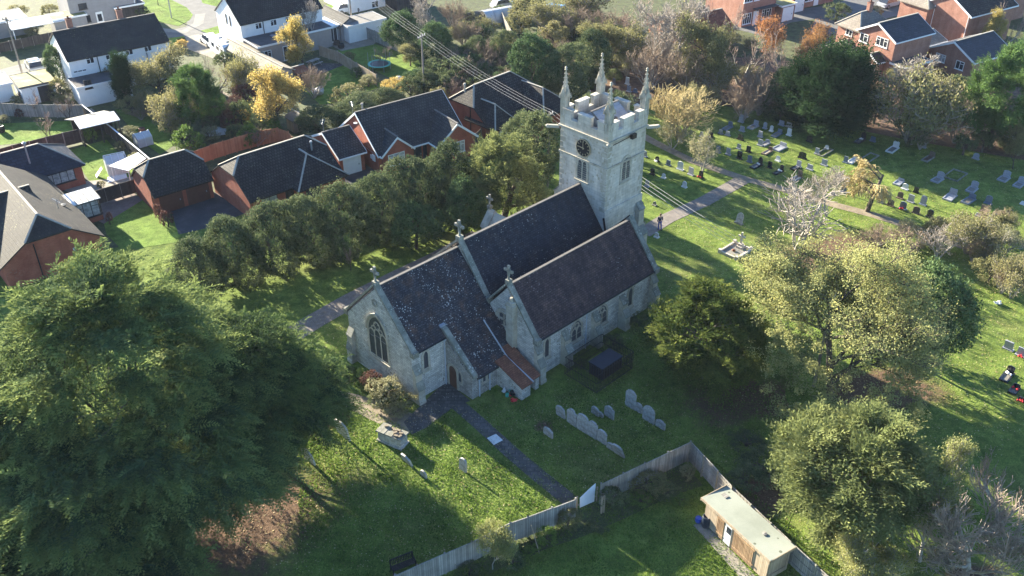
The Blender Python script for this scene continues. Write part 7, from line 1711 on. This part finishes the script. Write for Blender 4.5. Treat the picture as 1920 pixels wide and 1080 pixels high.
rg, xy = scatter(4, 95000, [([(590, 700), (650, 748), (780, 812), (850, 765), (1060, 936), (1290, 824), (1600, 1080), (1000, 1080), (700, 1095), (560, 1085), (560, 800)], .62), ([(880, 760), (1010, 740), (1240, 600), (1400, 560), (1560, 800), (1420, 900), (1296, 822), (1062, 932)], .38)], .1)
keep = np.ones(len(xy), bool)
n = len(xy); ang = rg.uniform(0, 2*PI, n); hgt = rg.uniform(.05, .13, n)*(1+.5*np.sin(xy[:, 0]*1.7)*np.sin(xy[:, 1]*1.3)); wd = rg.uniform(.02, .05, n)
base = np.column_stack([xy, np.zeros(n)]); t1 = np.column_stack([np.cos(ang)*wd, np.sin(ang)*wd, np.zeros(n)]); tip = base+np.column_stack([rg.normal(0, .05, n), rg.normal(0, .05, n), hgt])
me = quads_mesh('grass', np.stack([base-t1, base+t1, tip], 1), rg.uniform(0, .7, n)+.3*np.sin(xy[:, 0]*.9)*np.sin(xy[:, 1]*.7), 'grass_blades'); o = bpy.data.objects.new('grass', me); COL.objects.link(o); tag(o, kind='stuff')
SKY = .068; SUNP = 5.0; EXPO = 2.62; HAZE = .00009
# ------------------------------------------------------------------ camera, light, air
cam = bpy.data.cameras.new('camera'); co = bpy.data.objects.new('camera', cam); COL.objects.link(co)
co.location = (0, 0, H); co.rotation_euler = (PI/2-PITCH, 0, 0)
cam.sensor_width = 36; cam.lens = FPX/1920*36; cam.clip_end = 3000; cam.clip_start = .5
scene.camera = co
SUN_EL = math.radians(17.2); SUN_AZ = math.radians(-44.9)       # azimuth measured from +Y clockwise
w = bpy.data.worlds.new('World'); scene.world = w; w.use_nodes = True
nt = w.node_tree; nt.nodes.clear()
sky = nt.nodes.new('ShaderNodeTexSky'); sky.sky_type = 'NISHITA'; sky.sun_disc = False
sky.sun_elevation = SUN_EL; sky.sun_rotation = SUN_AZ
sky.air_density = 1.0; sky.dust_density = .4; sky.ozone_density = 5.
bg = nt.nodes.new('ShaderNodeBackground'); bg.inputs[1].default_value = SKY
o = nt.nodes.new('ShaderNodeOutputWorld'); nt.links.new(sky.outputs[0], bg.inputs[0]); nt.links.new(bg.outputs[0], o.inputs[0])
sl = bpy.data.lights.new('sun', 'SUN'); sl.energy = SUNP; sl.angle = math.radians(.6); sl.color = (1., .91, .72)
so = bpy.data.objects.new('sun', sl); COL.objects.link(so)
sd = Vector((math.sin(SUN_AZ)*math.cos(SUN_EL), math.cos(SUN_AZ)*math.cos(SUN_EL), math.sin(SUN_EL)))
so.rotation_euler = sd.to_track_quat('Z', 'Y').to_euler(); so.location = (0, 0, 80)
scene.view_settings.view_transform = 'Standard'; scene.view_settings.look = 'None'; scene.view_settings.gamma = 1
scene.view_settings.exposure = EXPO

if HAZE:
    m, nt, out = newmat('air'); v = nt.nodes.new('ShaderNodeVolumePrincipled'); v.inputs['Density'].default_value = HAZE; v.inputs['Color'].default_value = (.70, .80, 1., 1); v.inputs['Anisotropy'].default_value = 0
    nt.links.new(v.outputs[0], out.inputs[1])
    hm = MB(); hm.box(-430, 430, -70, 630, -1.5, H+4); tag(hm.build('haze', m), kind='stuff')
